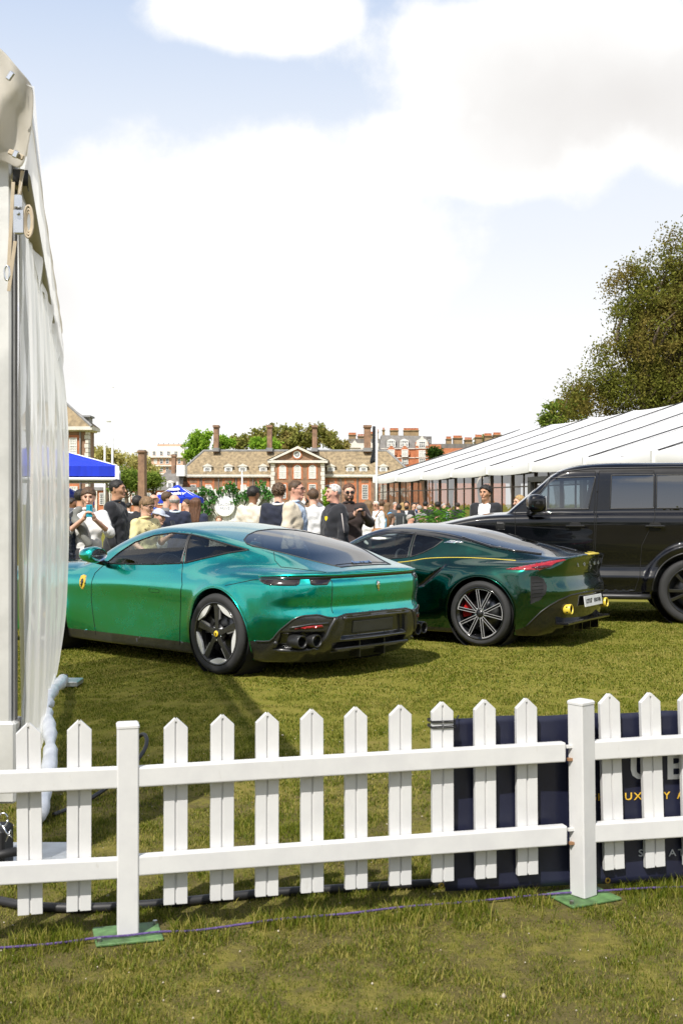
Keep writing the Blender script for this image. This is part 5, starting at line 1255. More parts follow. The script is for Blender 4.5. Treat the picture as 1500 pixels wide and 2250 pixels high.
    MB().lathe([(0, .03), (.52, .03)], 24, M).build('pane', PANE, o)
    b = MB()
    for k in range(4): a = k * math.pi / 4; b.box((-.5, -.03, .04), (.5, .03, .09), M @ Matrix.Rotation(a, 4, 'Z'))
    b.build('glazing_bars', FRAME, o)
    MB().lathe([(.78, .0), (1.0, .0), (1.0, .05), (.78, .05)], 24, M, True).build('brick_ring', RED, o)
    for x in (622, 654.3, 686.8):
        B.slab('brick_panel', x - 11.5, 1030, x + 11.5, 1054, RED, -2.26, -2.18); cc = B.L(x, 1030)
        MB().prism([(11.5 * .0923 * math.cos(a), 11.5 * .0923 * math.sin(a)) for a in np.linspace(0, math.pi, 12)], 0, .08, Matrix.Translation((cc.x, -2.18, cc.z)) @ Matrix.Rotation(R(90), 4, 'X')).build('brick_arch', RED, B.root)
        B.window(x, 1022.5, 1052, 15, 3, 6, -2.32, arch=True, pane=BLIND)
        B.slab('brick_panel', x - 11, 1061, x + 11, 1098, RED, -2.26, -2.18); B.window(x, 1064.5, 1095, 14.5, 4, 6, -2.32, pane=PANE)
    # low wing to the left
    B2 = Bld('low_wing', 225.0, 300, 'single-storey red brick wing with white pilasters left of the almshouse')
    B2.slab('wall', 120, 1077, 441, 1124, RED, 0, 8); B2.slab('parapet', 118, 1070.5, 443, 1077.5, LEAD, -.4, 8.4)
    for x in (212, 241, 285, 312, 340, 368, 396, 424): B2.slab('pilaster', x - 2.4, 1077.5, x + 2.4, 1124, STONE, -.3, .05)
    for x in (226, 270, 297, 326, 354, 382, 410): B2.window(x, 1083, 1109, 14, 4, 6, -.12, pane=PANE)
    # slate-roofed link with one dormer
    B3 = Bld('slate_link', 232.0, 365, 'grey slate roofed link building with a single dormer beside the almshouse')
    a, b, c, d = B3.L(322, 1073, 0), B3.L(400, 1073, 0), B3.L(400, 1031, 5), B3.L(362, 1031, 5)
    meshobj('roof', [a, b, c, d, B3.L(322, 1073, 10), B3.L(400, 1073, 10)], [(0, 1, 2, 3), (4, 0, 3), (5, 4, 3, 2)], SLATE, B3.root); B3.slab('wall', 322, 1073, 400, 1124, BRICK, .2, 9.8)
    B3.slab('dormer', 367, 1060, 380, 1073, FRAME, -.2, 2); B3.poly('dormer_pediment', [(364, 1060), (383, 1060), (373.5, 1055)], STONE, -.3, 2); B3.window(373.5, 1061, 1072, 9, 3, 4, -.3, pane=PANE)
    B3.slab('dormer', 326, 1060, 338, 1071, FRAME, -.2, 2); B3.slab('stack_block', 388, 1022, 406, 1046, FRAME, .0, 4)
    for nm, x, y0, y1, w, D in (('tall', 310.5, 988, 1078, 7.2, 158.0), ('slim', 381, 997, 1036, 4.0, 236.0)):
        C = Bld('brick_chimney', D, x, 'tall freestanding brown brick chimney stack above the low wing' if nm == 'tall' else 'slim brick chimney stack behind the slate roofed link')
        C.root['category'] = 'chimney'
        C.slab('stack', x - w, y0 + 6, x + w, 1120, BRICK, 0, 2); C.slab('stack_cap', x - w - 1.2, y0 + 2, x + w + 1.2, y0 + 6, BRICK, -.2, 2.2); C.slab('stack_top', x - w + .4, y0, x + w - .4, y0 + 2, LEAD, .2, 1.8)
make_hospital()
def make_left_building():
    B = Bld('corner_house', 130.0, 165, 'brick house with white quoins and hipped tiled roof beside the clear plastic wall')
    B.slab('wall', 60, 945, 194, 1136, BRICK, 0, 3.2)
    for k in range(19): o = .0 if k % 2 else 1.8; B.slab('quoin', 186.5 + o, 946 + k * 9.8, 195, 946 + k * 9.8 + 8.6, STONE, -.08, 1.0)
    B.slab('cornice', 50, 938, 206, 945.5, STONE, -.9, 3.6); B.slab('cornice_soffit', 55, 945.5, 200, 948, STONE, -.5, 3.4)
    p = [B.L(40, 938, -.9), B.L(206, 938, -.9), B.L(206, 938, 3.6), B.L(40, 938, 3.6), B.L(60, 881, 1.6), B.L(136, 881, 1.6)]
    rf = meshobj('roof', p, [(0, 1, 5, 4), (1, 2, 5), (2, 3, 4, 5), (3, 0, 4)], TILE, B.root)
    MB().tube([p[1], p[5]], .16, 6).build('hip', LEAD, rf); MB().tube([p[4], p[5]], .16, 6).build('ridge', LEAD, rf)
    B.slab('dormer', 168, 916, 193, 936, LEAD, .6, 2.6); B.slab('dormer_roof', 165, 912, 197, 916, LEAD, .3, 2.8)
    B.slab('downpipe', 176, 946, 178.5, 1130, LEAD, -.25, -.05)
    for x, y0, y1 in ((161.5, 962, 997), (163, 1069, 1087), (128, 962, 997), (128, 1069, 1090)):
        B.slab('brick_panel', x - 14, y0 - 6, x + 14, y1 + 6, RED, -.06, .05); B.window(x, y0, y1, 17, 4, 6, -.12, pane=BLIND)
make_left_building()
def make_flats():
    B = Bld('apartment_block', 380.0, 350, 'pale pink and white apartment block rising far behind the tall chimney')
    pk, wh = mat('pink_brick', (.52, .34, .24), .85, var=.12, vscale=.5), mat('cream_render', (.72, .68, .62), .8, var=.06)
    B.slab('wall', 306, 1003, 402, 1120, pk, 0, 12); B.slab('upper_floors', 314, 986, 404, 1003, wh, .8, 12); B.slab('penthouse', 338, 980, 398, 986, wh, 2, 12); B.slab('plant_room', 343, 975, 396, 980, pk, 3, 10)
    for y in (1003, 1022, 1040): B.slab('balcony_band', 305, y, 403, y + 2.5, wh, -.9, .0)
    for y in (1008, 1026, 1044, 1060):
        for x in (315, 328, 342, 355, 368, 381, 394): B.window(x, y, y + 11, 6.5, 2, 2, -.1, pane=PANE if (x + y) % 3 else BLIND)
    for x in (322, 338, 354, 370, 386): B.window(x, 991, 1000, 7, 2, 1, .65, pane=PANE)
    for k in range(5): B.slab('roof_rail', 345 + k * 11, 972, 346 + k * 11, 975, LEAD, 3, 3.4)
make_flats()
def make_mansion():
    B = Bld('mansion_block', 330.0, 890, 'red brick mansion block with gables and dark mansard roof behind the flag')
    B.slab('wall', 836, 986, 942, 1115, RED, 0, 14)
    p = [B.L(833, 987, -.3), B.L(943, 987, -.3), B.L(943, 987, 14), B.L(833, 987, 14), B.L(838, 955, 2.5), B.L(936, 957, 2.5), B.L(936, 957, 11), B.L(838, 955, 11)]
    meshobj('mansard_roof', p, [(0, 1, 5, 4), (1, 2, 6, 5), (2, 3, 7, 6), (3, 0, 4, 7), (4, 5, 6, 7)], SLATE, B.root)
    for x in (859, 887.5): B.window(x, 968, 983, 18, 4, 3, -.2, pane=PANE); B.poly('dormer_head', [(x - 10, 968), (x + 10, 968), (x, 964)], FRAME, -.3, 2)
    for x in (859, 888.5):
        B.poly('gable', [(x - 11, 1000), (x + 11, 1000), (x + 11, 991), (x, 978), (x - 11, 991)], RED, -.6, 1.0); B.window(x, 988, 1004, 14, 3, 3, -.8, pane=BLIND)
        B.poly('gable_finial', [(x - 3, 980), (x + 3, 980), (x, 974)], STONE, -.7, 0)
    B.slab('stair_bay', 912, 972, 940, 1115, RED, -1.2, 4); B.poly('bay_gable', [(912, 980), (940, 980), (937, 968), (930, 964), (926, 958), (922, 964), (915, 968)], STONE, -1.3, 1.5)
    for y in (970, 990): B.window(926, y, y + 14, 15, 3, 3, -1.45, pane=BLIND if y > 980 else PANE)
    for y in (1008,):
        for x in (856, 889, 926): B.window(x, y, y + 12, 14, 3, 3, -.2 if x < 910 else -1.4, pane=PANE)
    for y in (985, 1005): B.slab('stone_band', 836, y, 911, y + 1.6, STONE, -.25, .05); B.slab('stone_band', 911.5, y, 941, y + 1.6, STONE, -1.45, -1.1)
    brn = mat('stock_brick', (.28, .20, .11), .9, var=.25, vscale=1)
    def stack(root, x0, x1, y0, y1, npots, Bq):
        c = Bq.slab('chimney', x0, y0, x1, y1, brn, 3, 6); Bq.slab('chimney_cap', x0 - 1, y0 - 1.5, x1 + 1, y0, brn, 2.7, 6.3)
        for k in range(npots):
            x = x0 + (x1 - x0) * (k + .5) / npots; l = Bq.L(x, y0 - 1.5); MB().lathe([(.24, 0), (.20, .55), (.26, .6), (.22, .66), (.12, .66)], 8, Matrix.Translation((l.x, 4.5, l.z))).build('chimney_pot', RED, Bq.root)
    stack(B.root, 858, 876, 945, 957, 7, B); stack(B.root, 888, 921, 945, 958, 10, B); stack(B.root, 841, 846, 944, 960, 1, B); stack(B.root, 827, 832, 948, 965, 2, B)
    B.slab('side_block', 925, 957, 950, 990, SLATE, 4, 12); B.window(945, 964, 972, 5, 2, 2, 3.9, pane=PANE)
    C = Bld('terrace', 345.0, 795, 'pale gabled terrace with brown chimney stacks left of the mansion block')
    C.slab('wall', 768, 974, 832, 1110, STONE, 0, 8); C.poly('gable', [(766, 984), (792, 984), (779, 967)], STONE, -.3, 6); C.poly('gable', [(797, 984), (824, 984), (810, 964)], STONE, -.3, 6)
    C.slab('roof', 764, 964, 834, 976, SLATE, .5, 8)
    for (a, b, c_, d, e) in ((766, 782, 955, 968, 6), (786, 806, 958, 970, 5), (810, 822, 953, 966, 4)): stack(C.root, a, b, c_, d, e, C)
    E_ = Bld('red_terrace', 300.0, 1030, 'row of red brick houses with many chimney pots behind the white marquee roof')
    E_.slab('wall', 945, 985, 1110, 1110, RED, 0, 8); E_.slab('roof', 945, 975, 1108, 986, SLATE, .3, 8); E_.slab('end_wall', 943, 977, 968, 1002, RED, -.5, 3)
    for (a, b, c_, d, e) in ((983, 994, 964, 980, 3), (999, 1018, 962, 978, 6), (1024, 1040, 966, 980, 4), (1048, 1062, 960, 975, 5), (1068, 1084, 957, 974, 5), (1088, 1104, 955, 970, 5)): stack(E_.root, a, b, c_, d, e, E_)
make_mansion()
# ------------------------------------------------------------------ trees
def leaf_mat(name, a, b, dry=None):
    m = bpy.data.materials.new(name); m.use_nodes = True; nt = m.node_tree; t = NT(nt); nt.nodes.clear()
    ge = t.n('ShaderNodeNewGeometry'); r = V(t, ge.outputs['Random Per Island']); col = t.mix(r, a, b)
    if dry: col = t.mix(t.step(t.noise(V(t, ge.outputs['Position']), .35, 3, .6), .45, .65), col, dry)
    d = t.n('ShaderNodeBsdfDiffuse'); t.put(d.inputs[0], col); tr = t.n('ShaderNodeBsdfTranslucent'); t.put(tr.inputs[0], col)
    x = t.n('ShaderNodeMixShader'); x.inputs[0].default_value = .42; nt.links.new(d.outputs[0], x.inputs[1]); nt.links.new(tr.outputs[0], x.inputs[2])
    o = t.n('ShaderNodeOutputMaterial'); nt.links.new(x.outputs[0], o.inputs[0]); return m
def leaves(centres, spread, n, size, r, flat=.8):
    """n leaf-shaped faces scattered round clump centres"""
    c = centres[r.integers(0, len(centres), n)]; sp = np.asarray(spread); sp = sp[r.integers(0, len(sp), n)][:, None] if sp.ndim else sp
    g = r.normal(0, 1, (n, 3)); g /= np.linalg.norm(g, axis=1)[:, None]; p = c + g * sp * (r.random((n, 1)) ** .45) * np.array([1, 1, flat])
    d = r.normal(0, 1, (n, 3)); d /= np.linalg.norm(d, axis=1)[:, None]; e = np.cross(d, r.normal(0, 1, (n, 3))); e /= np.linalg.norm(e, axis=1)[:, None]
    s = size * r.uniform(.6, 1.3, (n, 1))
    v = np.stack([p - d * s, p + e * s * .55, p + d * s, p - e * s * .55], 1).reshape(-1, 3); f = np.arange(4 * n).reshape(-1, 4)
    return v, f
def make_tree(name, base, label, lobes, n_clumps, n_leaves, size, mats, trunk_r, trunk_top, seed, group=None, limbs=40, spread=(.5, 1.2), twigs=0):
    """lobes: (x, y, z, rx, ry, rz) ellipsoids relative to the base, which together make the uneven crown"""
    r = np.random.default_rng(seed); root = empty(name, base, 0, label, 'tree', group)
    L = np.array(lobes, float); w = L[:, 3] * L[:, 4] * L[:, 5]; k = r.choice(len(L), n_clumps, p=w / w.sum())
    g = r.normal(0, 1, (n_clumps, 3)); g /= np.linalg.norm(g, axis=1)[:, None]; C = L[k, :3] + g * L[k, 3:] * (r.random((n_clumps, 1)) ** .38)
    C = C[C[:, 2] > 1.0]
    v, f = leaves(C, r.uniform(*spread, len(C)), n_leaves, size, r)
    npmesh('crown', v, f, mats[0], root, smooth=False)
    b = MB(); T = Vector(trunk_top); pts = [Vector((0, 0, 0)), T * .35 + Vector((.1, 0, 0)), T * .7 + Vector((-.1, .1, 0)), T]
    b.tube(pts, [trunk_r * 1.25, trunk_r, trunk_r * .85, trunk_r * .6], 10); b.build('trunk', mats[1], root, True)
    order = r.permutation(len(C)); li = MB(); made = []
    for j in order[:limbs]:
        e = Vector(C[j]); s = T * r.uniform(.45, 1.0)
        if made and r.random() < .6:
            q = min(made, key=lambda m_: (m_[1] - e).length); s = q[1]
        m1 = s.lerp(e, .5) + Vector((0, 0, (e - s).length * .12)) + Vector(r.normal(0, .07 * (e - s).length, 3)); q0 = s.lerp(m1, .5) + Vector(r.normal(0, .03 * (e - s).length, 3))
        rr = trunk_r * .34 * min(1, (e - s).length / (T.length * .6)) + .02
        li.tube([s, q0, m1, m1.lerp(e, .5) + Vector(r.normal(0, .05 * (e - s).length, 3)), e], [rr, rr * .8, rr * .6, rr * .4, rr * .15], 6, caps=False); made.append((s, e))
    for j in range(twigs):
        e = Vector(C[r.integers(0, len(C))]); d = Vector(r.normal(0, 1, 3)).normalized() * r.uniform(.5, 1.3); li.tube([e, e + d * .5 + Vector(r.normal(0, .08, 3)), e + d], [.025, .016, .006], 4, caps=False)
    tag(li.build('limbs', mats[1], root, True), kind='stuff')
    return root
BARK = mat('bark', (.10, .075, .05), .9, var=.35, vscale=2.0, bump=.5, bscale=12)
LV = {'plane': leaf_mat('plane_leaf', (.09, .105, .017), (.24, .25, .05), (.21, .17, .045)), 'bright': leaf_mat('spring_leaf', (.16, .32, .03), (.38, .55, .07)), 'olive': leaf_mat('oak_leaf', (.17, .19, .04), (.36, .36, .10), (.33, .27, .09)),
      'pale': leaf_mat('pale_yellow_leaf', (.36, .34, .09), (.62, .56, .24)), 'mid': leaf_mat('mid_leaf', (.10, .17, .025), (.28, .36, .07)), 'dark': leaf_mat('dark_leaf', (.02, .05, .01), (.06, .11, .02))}
def px_lobes(D, x0, lobes):
    """crown lobes given in photo pixels (cx, cy, rx, ry) at range D"""
    k = D / FPX; return [((cx - x0) * k, 0, EYE - (cy - HZ) * k, rx * k, rx * k * .8, ry * k) for cx, cy, rx, ry in lobes]
def make_trees():
    D = 78.0; x0 = 1400; b = at(x0, HZ, D); b.z = 0
    make_tree('plane_tree', b, 'big spreading plane tree with thin olive spring foliage towering over the marquee', px_lobes(D, x0, [(1505, 590, 85, 100), (1420, 650, 95, 85), (1385, 650, 60, 70), (1470, 730, 130, 120), (1390, 790, 90, 80), (1530, 830, 140, 110), (1340, 860, 70, 60), (1430, 880, 110, 70), (1290, 890, 65, 45), (1580, 700, 130, 170), (1240, 912, 45, 30), (1310, 845, 62, 55), (1345, 745, 55, 60), (1270, 880, 50, 40)]),
              680, 100000, .098, (LV['plane'], BARK), .55, at(1425, 830, D) - b + Vector((0, 0, 0)), 3, limbs=190, spread=(.4, 1.5), twigs=500)
    D = 95.0; b = at(1232, HZ, D); b.z = 0
    make_tree('small_tree', b, 'small bright green tree at the left foot of the plane tree', px_lobes(D, 1232, [(1230, 905, 34, 26), (1262, 890, 30, 30), (1205, 925, 18, 14)]), 70, 5200, .14, (LV['mid'], BARK), .2, (0, 0, 6.0), 4, limbs=40, spread=(.3, .8), twigs=60)
    kinds = [('olive', 'broad olive green tree rising behind the pediment, between two chimneys', 275, 630, [(600, 962, 50, 26), (570, 958, 24, 22), (660, 962, 40, 26), (700, 960, 36, 26), (620, 975, 60, 20)], 190, 9000, .42),
             ('olive', 'olive tree behind the right end of the almshouse ridge', 290, 752, [(745, 978, 24, 10), (722, 966, 18, 20)], 40, 2200, .42),
             ('bright', 'vivid green young tree left of the first roof chimney', 262, 436, [(438, 968, 20, 28), (425, 985, 20, 18), (452, 962, 14, 22), (414, 1003, 12, 12)], 60, 3600, .34),
             ('bright', 'vivid green round bush peeping over the almshouse ridge left of the second chimney', 265, 575, [(570, 975, 22, 12), (596, 978, 18, 10)], 34, 2000, .36),
             ('bright', 'vivid green low tree behind the almshouse ridge, beside the first chimney', 266, 492, [(492, 972, 22, 14)], 26, 1700, .36),
             ('olive', 'brownish green tree over the middle of the left roof', 285, 532, [(530, 972, 30, 14)], 36, 2000, .42),
             ('pale', 'pale yellow spring tree behind the blue gazebo', 190, 235, [(228, 1008, 26, 28), (250, 1020, 22, 30), (212, 1028, 18, 24)], 70, 4200, .26),
             ('pale', 'pale yellow tree partly hidden by the tall chimney', 200, 300, [(296, 1020, 26, 22), (330, 1035, 18, 16)], 46, 2800, .26),
             ('mid', 'dense green shrub tree left of the tall chimney', 170, 278, [(275, 1050, 22, 18), (262, 1060, 18, 14), (292, 1058, 18, 16)], 70, 5200, .20),
             ('mid', 'green shrub tree right of the tall chimney', 175, 338, [(336, 1056, 20, 12), (322, 1062, 14, 10)], 40, 2600, .20),
             ('dark', 'dark round evergreen bush below the red chimneys', 260, 957, [(957, 996, 14, 9)], 26, 1600, .3),
             ('olive', 'olive tree top behind the red terrace chimneys', 320, 1075, [(1070, 968, 26, 9)], 26, 1300, .42)]
    for i, (k, lab, D, x0, lb, nc, nl, sz) in enumerate(kinds):
        b = at(x0, HZ, D); b.z = 0; ztop = max(EYE - (cy - HZ) * D / FPX for _, cy, _, _ in lb)
        make_tree('background_tree', b, lab, px_lobes(D, x0, lb), nc, nl, sz, (LV[k], BARK), .3, (0, 0, ztop * .8), 20 + i, 'trees behind the buildings', limbs=14, spread=(.7, 1.6))
make_trees()
# ------------------------------------------------------------------ white marquee with glass walls at the right
def make_marquee():
    DE0, DE1, K = 69.8, 25.0, .218; EV = lambda D: Vector((2.0 + (DE0 - D) * K, D, 0)); U = Vector((.977, .213, 0)); A = Vector((K, -1, 0)).normalized()
    root = empty('glass_marquee', EV(DE0), 0, 'long white ridged marquee with glass walls and dark posts at the right', 'marquee'); O = EV(DE0)
    pvc = mat('white_roof_vinyl', (.70, .70, .70), .45, var=.04, vscale=.8, bump=.05, bscale=1.5); dk = mat('bronze_post', (.045, .032, .025), .4, .3); blk = mat('seam_black', (.02, .02, .022), .6, var=0)
    m = bpy.data.materials.new('marquee_glass'); m.use_nodes = True; nt = m.node_tree; t = NT(nt); nt.nodes.clear()
    tr = t.n('ShaderNodeBsdfTransparent'); tr.inputs[0].default_value = (.62, .62, .60, 1); gl = t.n('ShaderNodeBsdfGlossy'); gl.inputs[1].default_value = .015
    t.put(gl.inputs['Normal'], t.bump(t.noise(t.coord('Object'), 1.3, 2, .5), .12, .05))
    fr = t.n('ShaderNodeLayerWeight'); fr.inputs[0].default_value = .5; x = t.n('ShaderNodeMixShader'); t.put(x.inputs[0], t.m('POWER', V(t, fr.outputs['Facing']), 3.0) * .8 + .10); nt.links.new(tr.outputs[0], x.inputs[1]); nt.links.new(gl.outputs[0], x.inputs[2])
    o = t.n('ShaderNodeOutputMaterial'); nt.links.new(x.outputs[0], o.inputs[0]); glass = m
    bay = 5.0; nb = 9; w = 9.0; ze, zr = 3.05, 5.95
    for k in range(nb):
        D0 = k * bay
        for half, sgn in (('near', 1), ('far', -1)):
            v, f = [], []; nu, nv = 6, 12
            for i in range(nu + 1):
                for j in range(nv + 1):
                    a, s = (i / nu), j / nv; q = A * (D0 + .06 + (bay - .12) * a) + U * (w * s if sgn > 0 else 2 * w - w * s)
                    sag = -.10 * math.sin(math.pi * a) * (1 - .4 * s) - .10 * math.sin(math.pi * s); v.append((q.x, q.y, ze + (zr - ze) * s + sag))
            for i in range(nu):
                for j in range(nv): c = i * (nv + 1) + j; f.append((c, c + nv + 1, c + nv + 2, c + 1) if sgn < 0 else (c, c + 1, c + nv + 2, c + nv + 1))
            meshobj('roof_panel', v, f, pvc, root, True)
        v, f = [], []
        for i in range(9):
            a = i / 8; q = A * (D0 + .04 + (bay - .08) * a) - U * .05; z = ze - .10 * math.sin(math.pi * a); v += [(q.x, q.y, z + .02), (q.x - U.x * .06, q.y - U.y * .06, z - .16), (q.x - U.x * .04, q.y - U.y * .04, z - .36 + .04 * math.sin(math.pi * a))]
        for i in range(8):
            for j in range(2): f.append((i * 3 + j, i * 3 + j + 1, i * 3 + j + 4, i * 3 + j + 3))
        meshobj('valance', v, f, pvc, root, True)
    for k in range(nb + 1):
        q = A * (k * bay); MB().tube([Vector((q.x, q.y, ze + .02)), Vector((q.x + U.x * w * .5, q.y + U.y * w * .5, (ze + zr) / 2 - .04)), Vector((q.x + U.x * w, q.y + U.y * w, zr + .02))], .024, 6).build('roof_seam', blk, root)
        MB().bbox((-.10, -.12, ze - .36), (.10, .10, ze + .04), .02, Matrix.Translation((q.x - .06, q.y, 0))).build('valance_cap', pvc, root)
    gv = [(0, 0, ze - .35), (U.x * 2 * w, U.y * 2 * w, ze - .35), (U.x * 2 * w, U.y * 2 * w, ze), (U.x * w, U.y * w, zr), (0, 0, ze)]
    meshobj('gable_end', gv, [(0, 1, 2, 3, 4)], pvc, root)
    n = int(nb * 2)
    for k in range(n + 1):
        q = A * (k * 2.5) + U * .12; MB().box((q.x - .06, q.y - .06, 0), (q.x + .06, q.y + .06, ze - .05)).build('wall_post', dk, root)
        if k < n:
            c = A * (k * 2.5 + 1.25) + U * .12; MB().box((c.x - .03, c.y - .03, 0), (c.x + .03, c.y + .03, ze - .1)).build('mullion', dk, root)
            for h_ in (0, 1):
                p0, p1 = A * (k * 2.5 + .06 + h_ * 1.22) + U * .12, A * (k * 2.5 + 1.22 + h_ * 1.22) + U * .12
                meshobj('glass_pane', [(p0.x, p0.y, .1), (p1.x, p1.y, .1), (p1.x, p1.y, ze - .1), (p0.x, p0.y, ze - .1)], [(0, 1, 2, 3)], glass, root)
            p0, p1 = A * (k * 2.5 + .06) + U * .12, A * (k * 2.5 + 2.44) + U * .12; MB().tube([Vector((p0.x, p0.y, 2.15)), Vector((p1.x, p1.y, 2.15))], .035, 4).build('transom', dk, root)
    # inside: floor; tan wall and drapes added for warm reflections in the glass
    F = [U * .2, U * .2 + A * nb * bay, U * 17.5 + A * nb * bay, U * 17.5]; meshobj('inner_floor', [(p.x, p.y, .06) for p in F], [(0, 3, 2, 1)], mat('carpet', (.10, .085, .07), .9), root)
    wl = [U * 17.6, U * 17.6 + A * nb * bay]; meshobj('inner_wall', [(wl[0].x, wl[0].y, .06), (wl[1].x, wl[1].y, .06), (wl[1].x, wl[1].y, 3), (wl[0].x, wl[0].y, 3)], [(0, 1, 2, 3)], mat('warm_reflection_tan', (.25, .16, .085), .8, var=.3, vscale=.6), root)
    cr = mat('warm_reflection_cream', (.66, .60, .50), .8, var=.1)
    for k in range(14):
        c = A * (2 + k * 3.1) + U * (1.0 + (k % 3) * .5); MB().tube([Vector((c.x, c.y, .1)), Vector((c.x + .06, c.y, 1.5)), Vector((c.x, c.y, 2.9))], [.16, .10, .22], 9).build('drape', cr, root, True)
    # dark door frame
    for s0, s1, z0, z1 in ((24.7, 25.0, 0, 2.35), (29.6, 29.9, 0, 2.35), (24.7, 29.9, 2.3, 2.5)):
        p0, p1 = A * s0 - U * .1, A * s1 - U * .1; MB().add([(p0.x, p0.y, z0), (p1.x, p1.y, z0), (p1.x, p1.y, z1), (p0.x, p0.y, z1), (p0.x + .14, p0.y, z0), (p1.x + .14, p1.y, z0), (p1.x + .14, p1.y, z1), (p0.x + .14, p0.y, z1)], [(0, 1, 2, 3), (7, 6, 5, 4), (0, 4, 5, 1), (3, 2, 6, 7), (0, 3, 7, 4), (1, 5, 6, 2)]).build('door_frame', SATIN, root)
make_marquee()
# ------------------------------------------------------------------ garden things in the middle distance
def make_gazebo():
    blue = mat('royal_blue_fabric', (.004, .03, .55), .6, var=.18, vscale=3, stretch=(3, 3, .4)); wh = mat('white_frame', (.75, .76, .78), .4)
    x1, D = (258 - 750) / FPX * 22, 22.0; x0 = x1 - 3.0; c = Vector((x1, D, 0)) + Matrix.Rotation(R(10.2), 3, 'Z') @ Vector((-1.5, 1.5, 0)); g = empty('gazebo', c, R(10.2), 'royal blue pop-up gazebo with white legs at the left', 'gazebo')
    ze, zv, zp = 2.17, 1.98, 2.62; q = [(-1.5, -1.5), (1.5, -1.5), (1.5, 1.5), (-1.5, 1.5)]
    for k in range(4):
        a, b = q[k], q[(k + 1) % 4]; v, f = [], []; n = 8
        for i in range(n + 1):
            for j in range(n + 1):
                s = i / n; t_ = j / n; e = (a[0] + (b[0] - a[0]) * s, a[1] + (b[1] - a[1]) * s); v.append((e[0] * (1 - t_), e[1] * (1 - t_), ze + (zp - ze) * t_ - .05 * math.sin(math.pi * t_) * math.sin(math.pi * s)))
        for i in range(n):
            for j in range(n): w = i * (n + 1) + j; f.append((w, w + n + 1, w + n + 2, w + 1))
        meshobj('roof_panel', v, f, blue, g, True)
        meshobj('valance', [(*a, zv), (*b, zv), (*b, ze), (*a, ze)], [(0, 1, 2, 3)], blue, g)
        MB().tube([Vector((*a, zv - .05)), Vector((*b, zv - .05))], .03, 6).build('frame_bar', wh, g); MB().bbox((a[0] - .04, a[1] - .04, 0), (a[0] + .04, a[1] + .04, ze), .006).build('leg', wh, g)
        MB().tube([Vector((*a, ze + .01)), Vector((0, 0, zp + .01))], .016, 5).build('hip_piping', wh, g)
make_gazebo()
def parasol(px, D, r, zt, ze, label, txt=None, zpole=0):
    blue = mat('umbrella_blue', (.004, .035, .50), .6, var=.15, vscale=4); p = at(px, HZ, D); g = empty('parasol', (p.x, D, 0), R(12), label, 'parasol')
    n = 8; P = [(r * math.cos(2 * math.pi * k / n), r * math.sin(2 * math.pi * k / n)) for k in range(n)]
    for k in range(n):
        a, b = P[k], P[(k + 1) % n]; m_ = ((a[0] + b[0]) / 2 * .97, (a[1] + b[1]) / 2 * .97); h = ((a[0] * .5, a[1] * .5), (b[0] * .5, b[1] * .5))
        meshobj('canopy_panel', [(0, 0, zt), (*h[0], (zt + ze) / 2 - .02), (*h[1], (zt + ze) / 2 - .02), (*a, ze), (*m_, ze + .03), (*b, ze), (*a, ze - .12), (*m_, ze - .10), (*b, ze - .12)], [(0, 1, 2), (1, 3, 4), (1, 4, 2), (2, 4, 5), (3, 6, 7, 4), (4, 7, 8, 5)], blue, g)
        MB().tube([Vector((0, 0, zt - .02)), Vector((*a, ze - .02))], .012, 5).build('rib', mat('white_frame'), g)
    MB().tube([Vector((0, 0, zpole)), Vector((0, 0, zt + .06))], .022, 8).build('pole', mat('white_frame'), g, True)
    if txt:
        wm = mat('print_white', (.8, .8, .8), .5, var=0); k = 5; ang = 2 * math.pi * 5.5 / n; rr = r * math.cos(math.pi / n) * .80
        M = Matrix.Translation((rr * math.cos(ang), rr * math.sin(ang), ze + .105)) @ Matrix.Rotation(ang + R(90), 4, 'Z') @ Matrix.Rotation(R(28), 4, 'X')
        text_mesh('print', txt, .13, wm, M, g, .004, sx=1.15, bold=.006)
        MB().prism(round_poly([(-.14, 0), (-.09, .09), (0, .06), (.09, .10), (.15, 0), (0, -.03)], 4), 0, .006, M @ Matrix.Translation((0, .19, 0))).build('print_crest', wm, g)
parasol(390, 28.0, .62, 1.93, 1.60, 'royal blue parasol with white lettering in front of the low brick wing', 'POMMERY')
parasol(150, 25.0, .55, 1.82, 1.56, 'royal blue parasol half hidden behind the boys at the left')
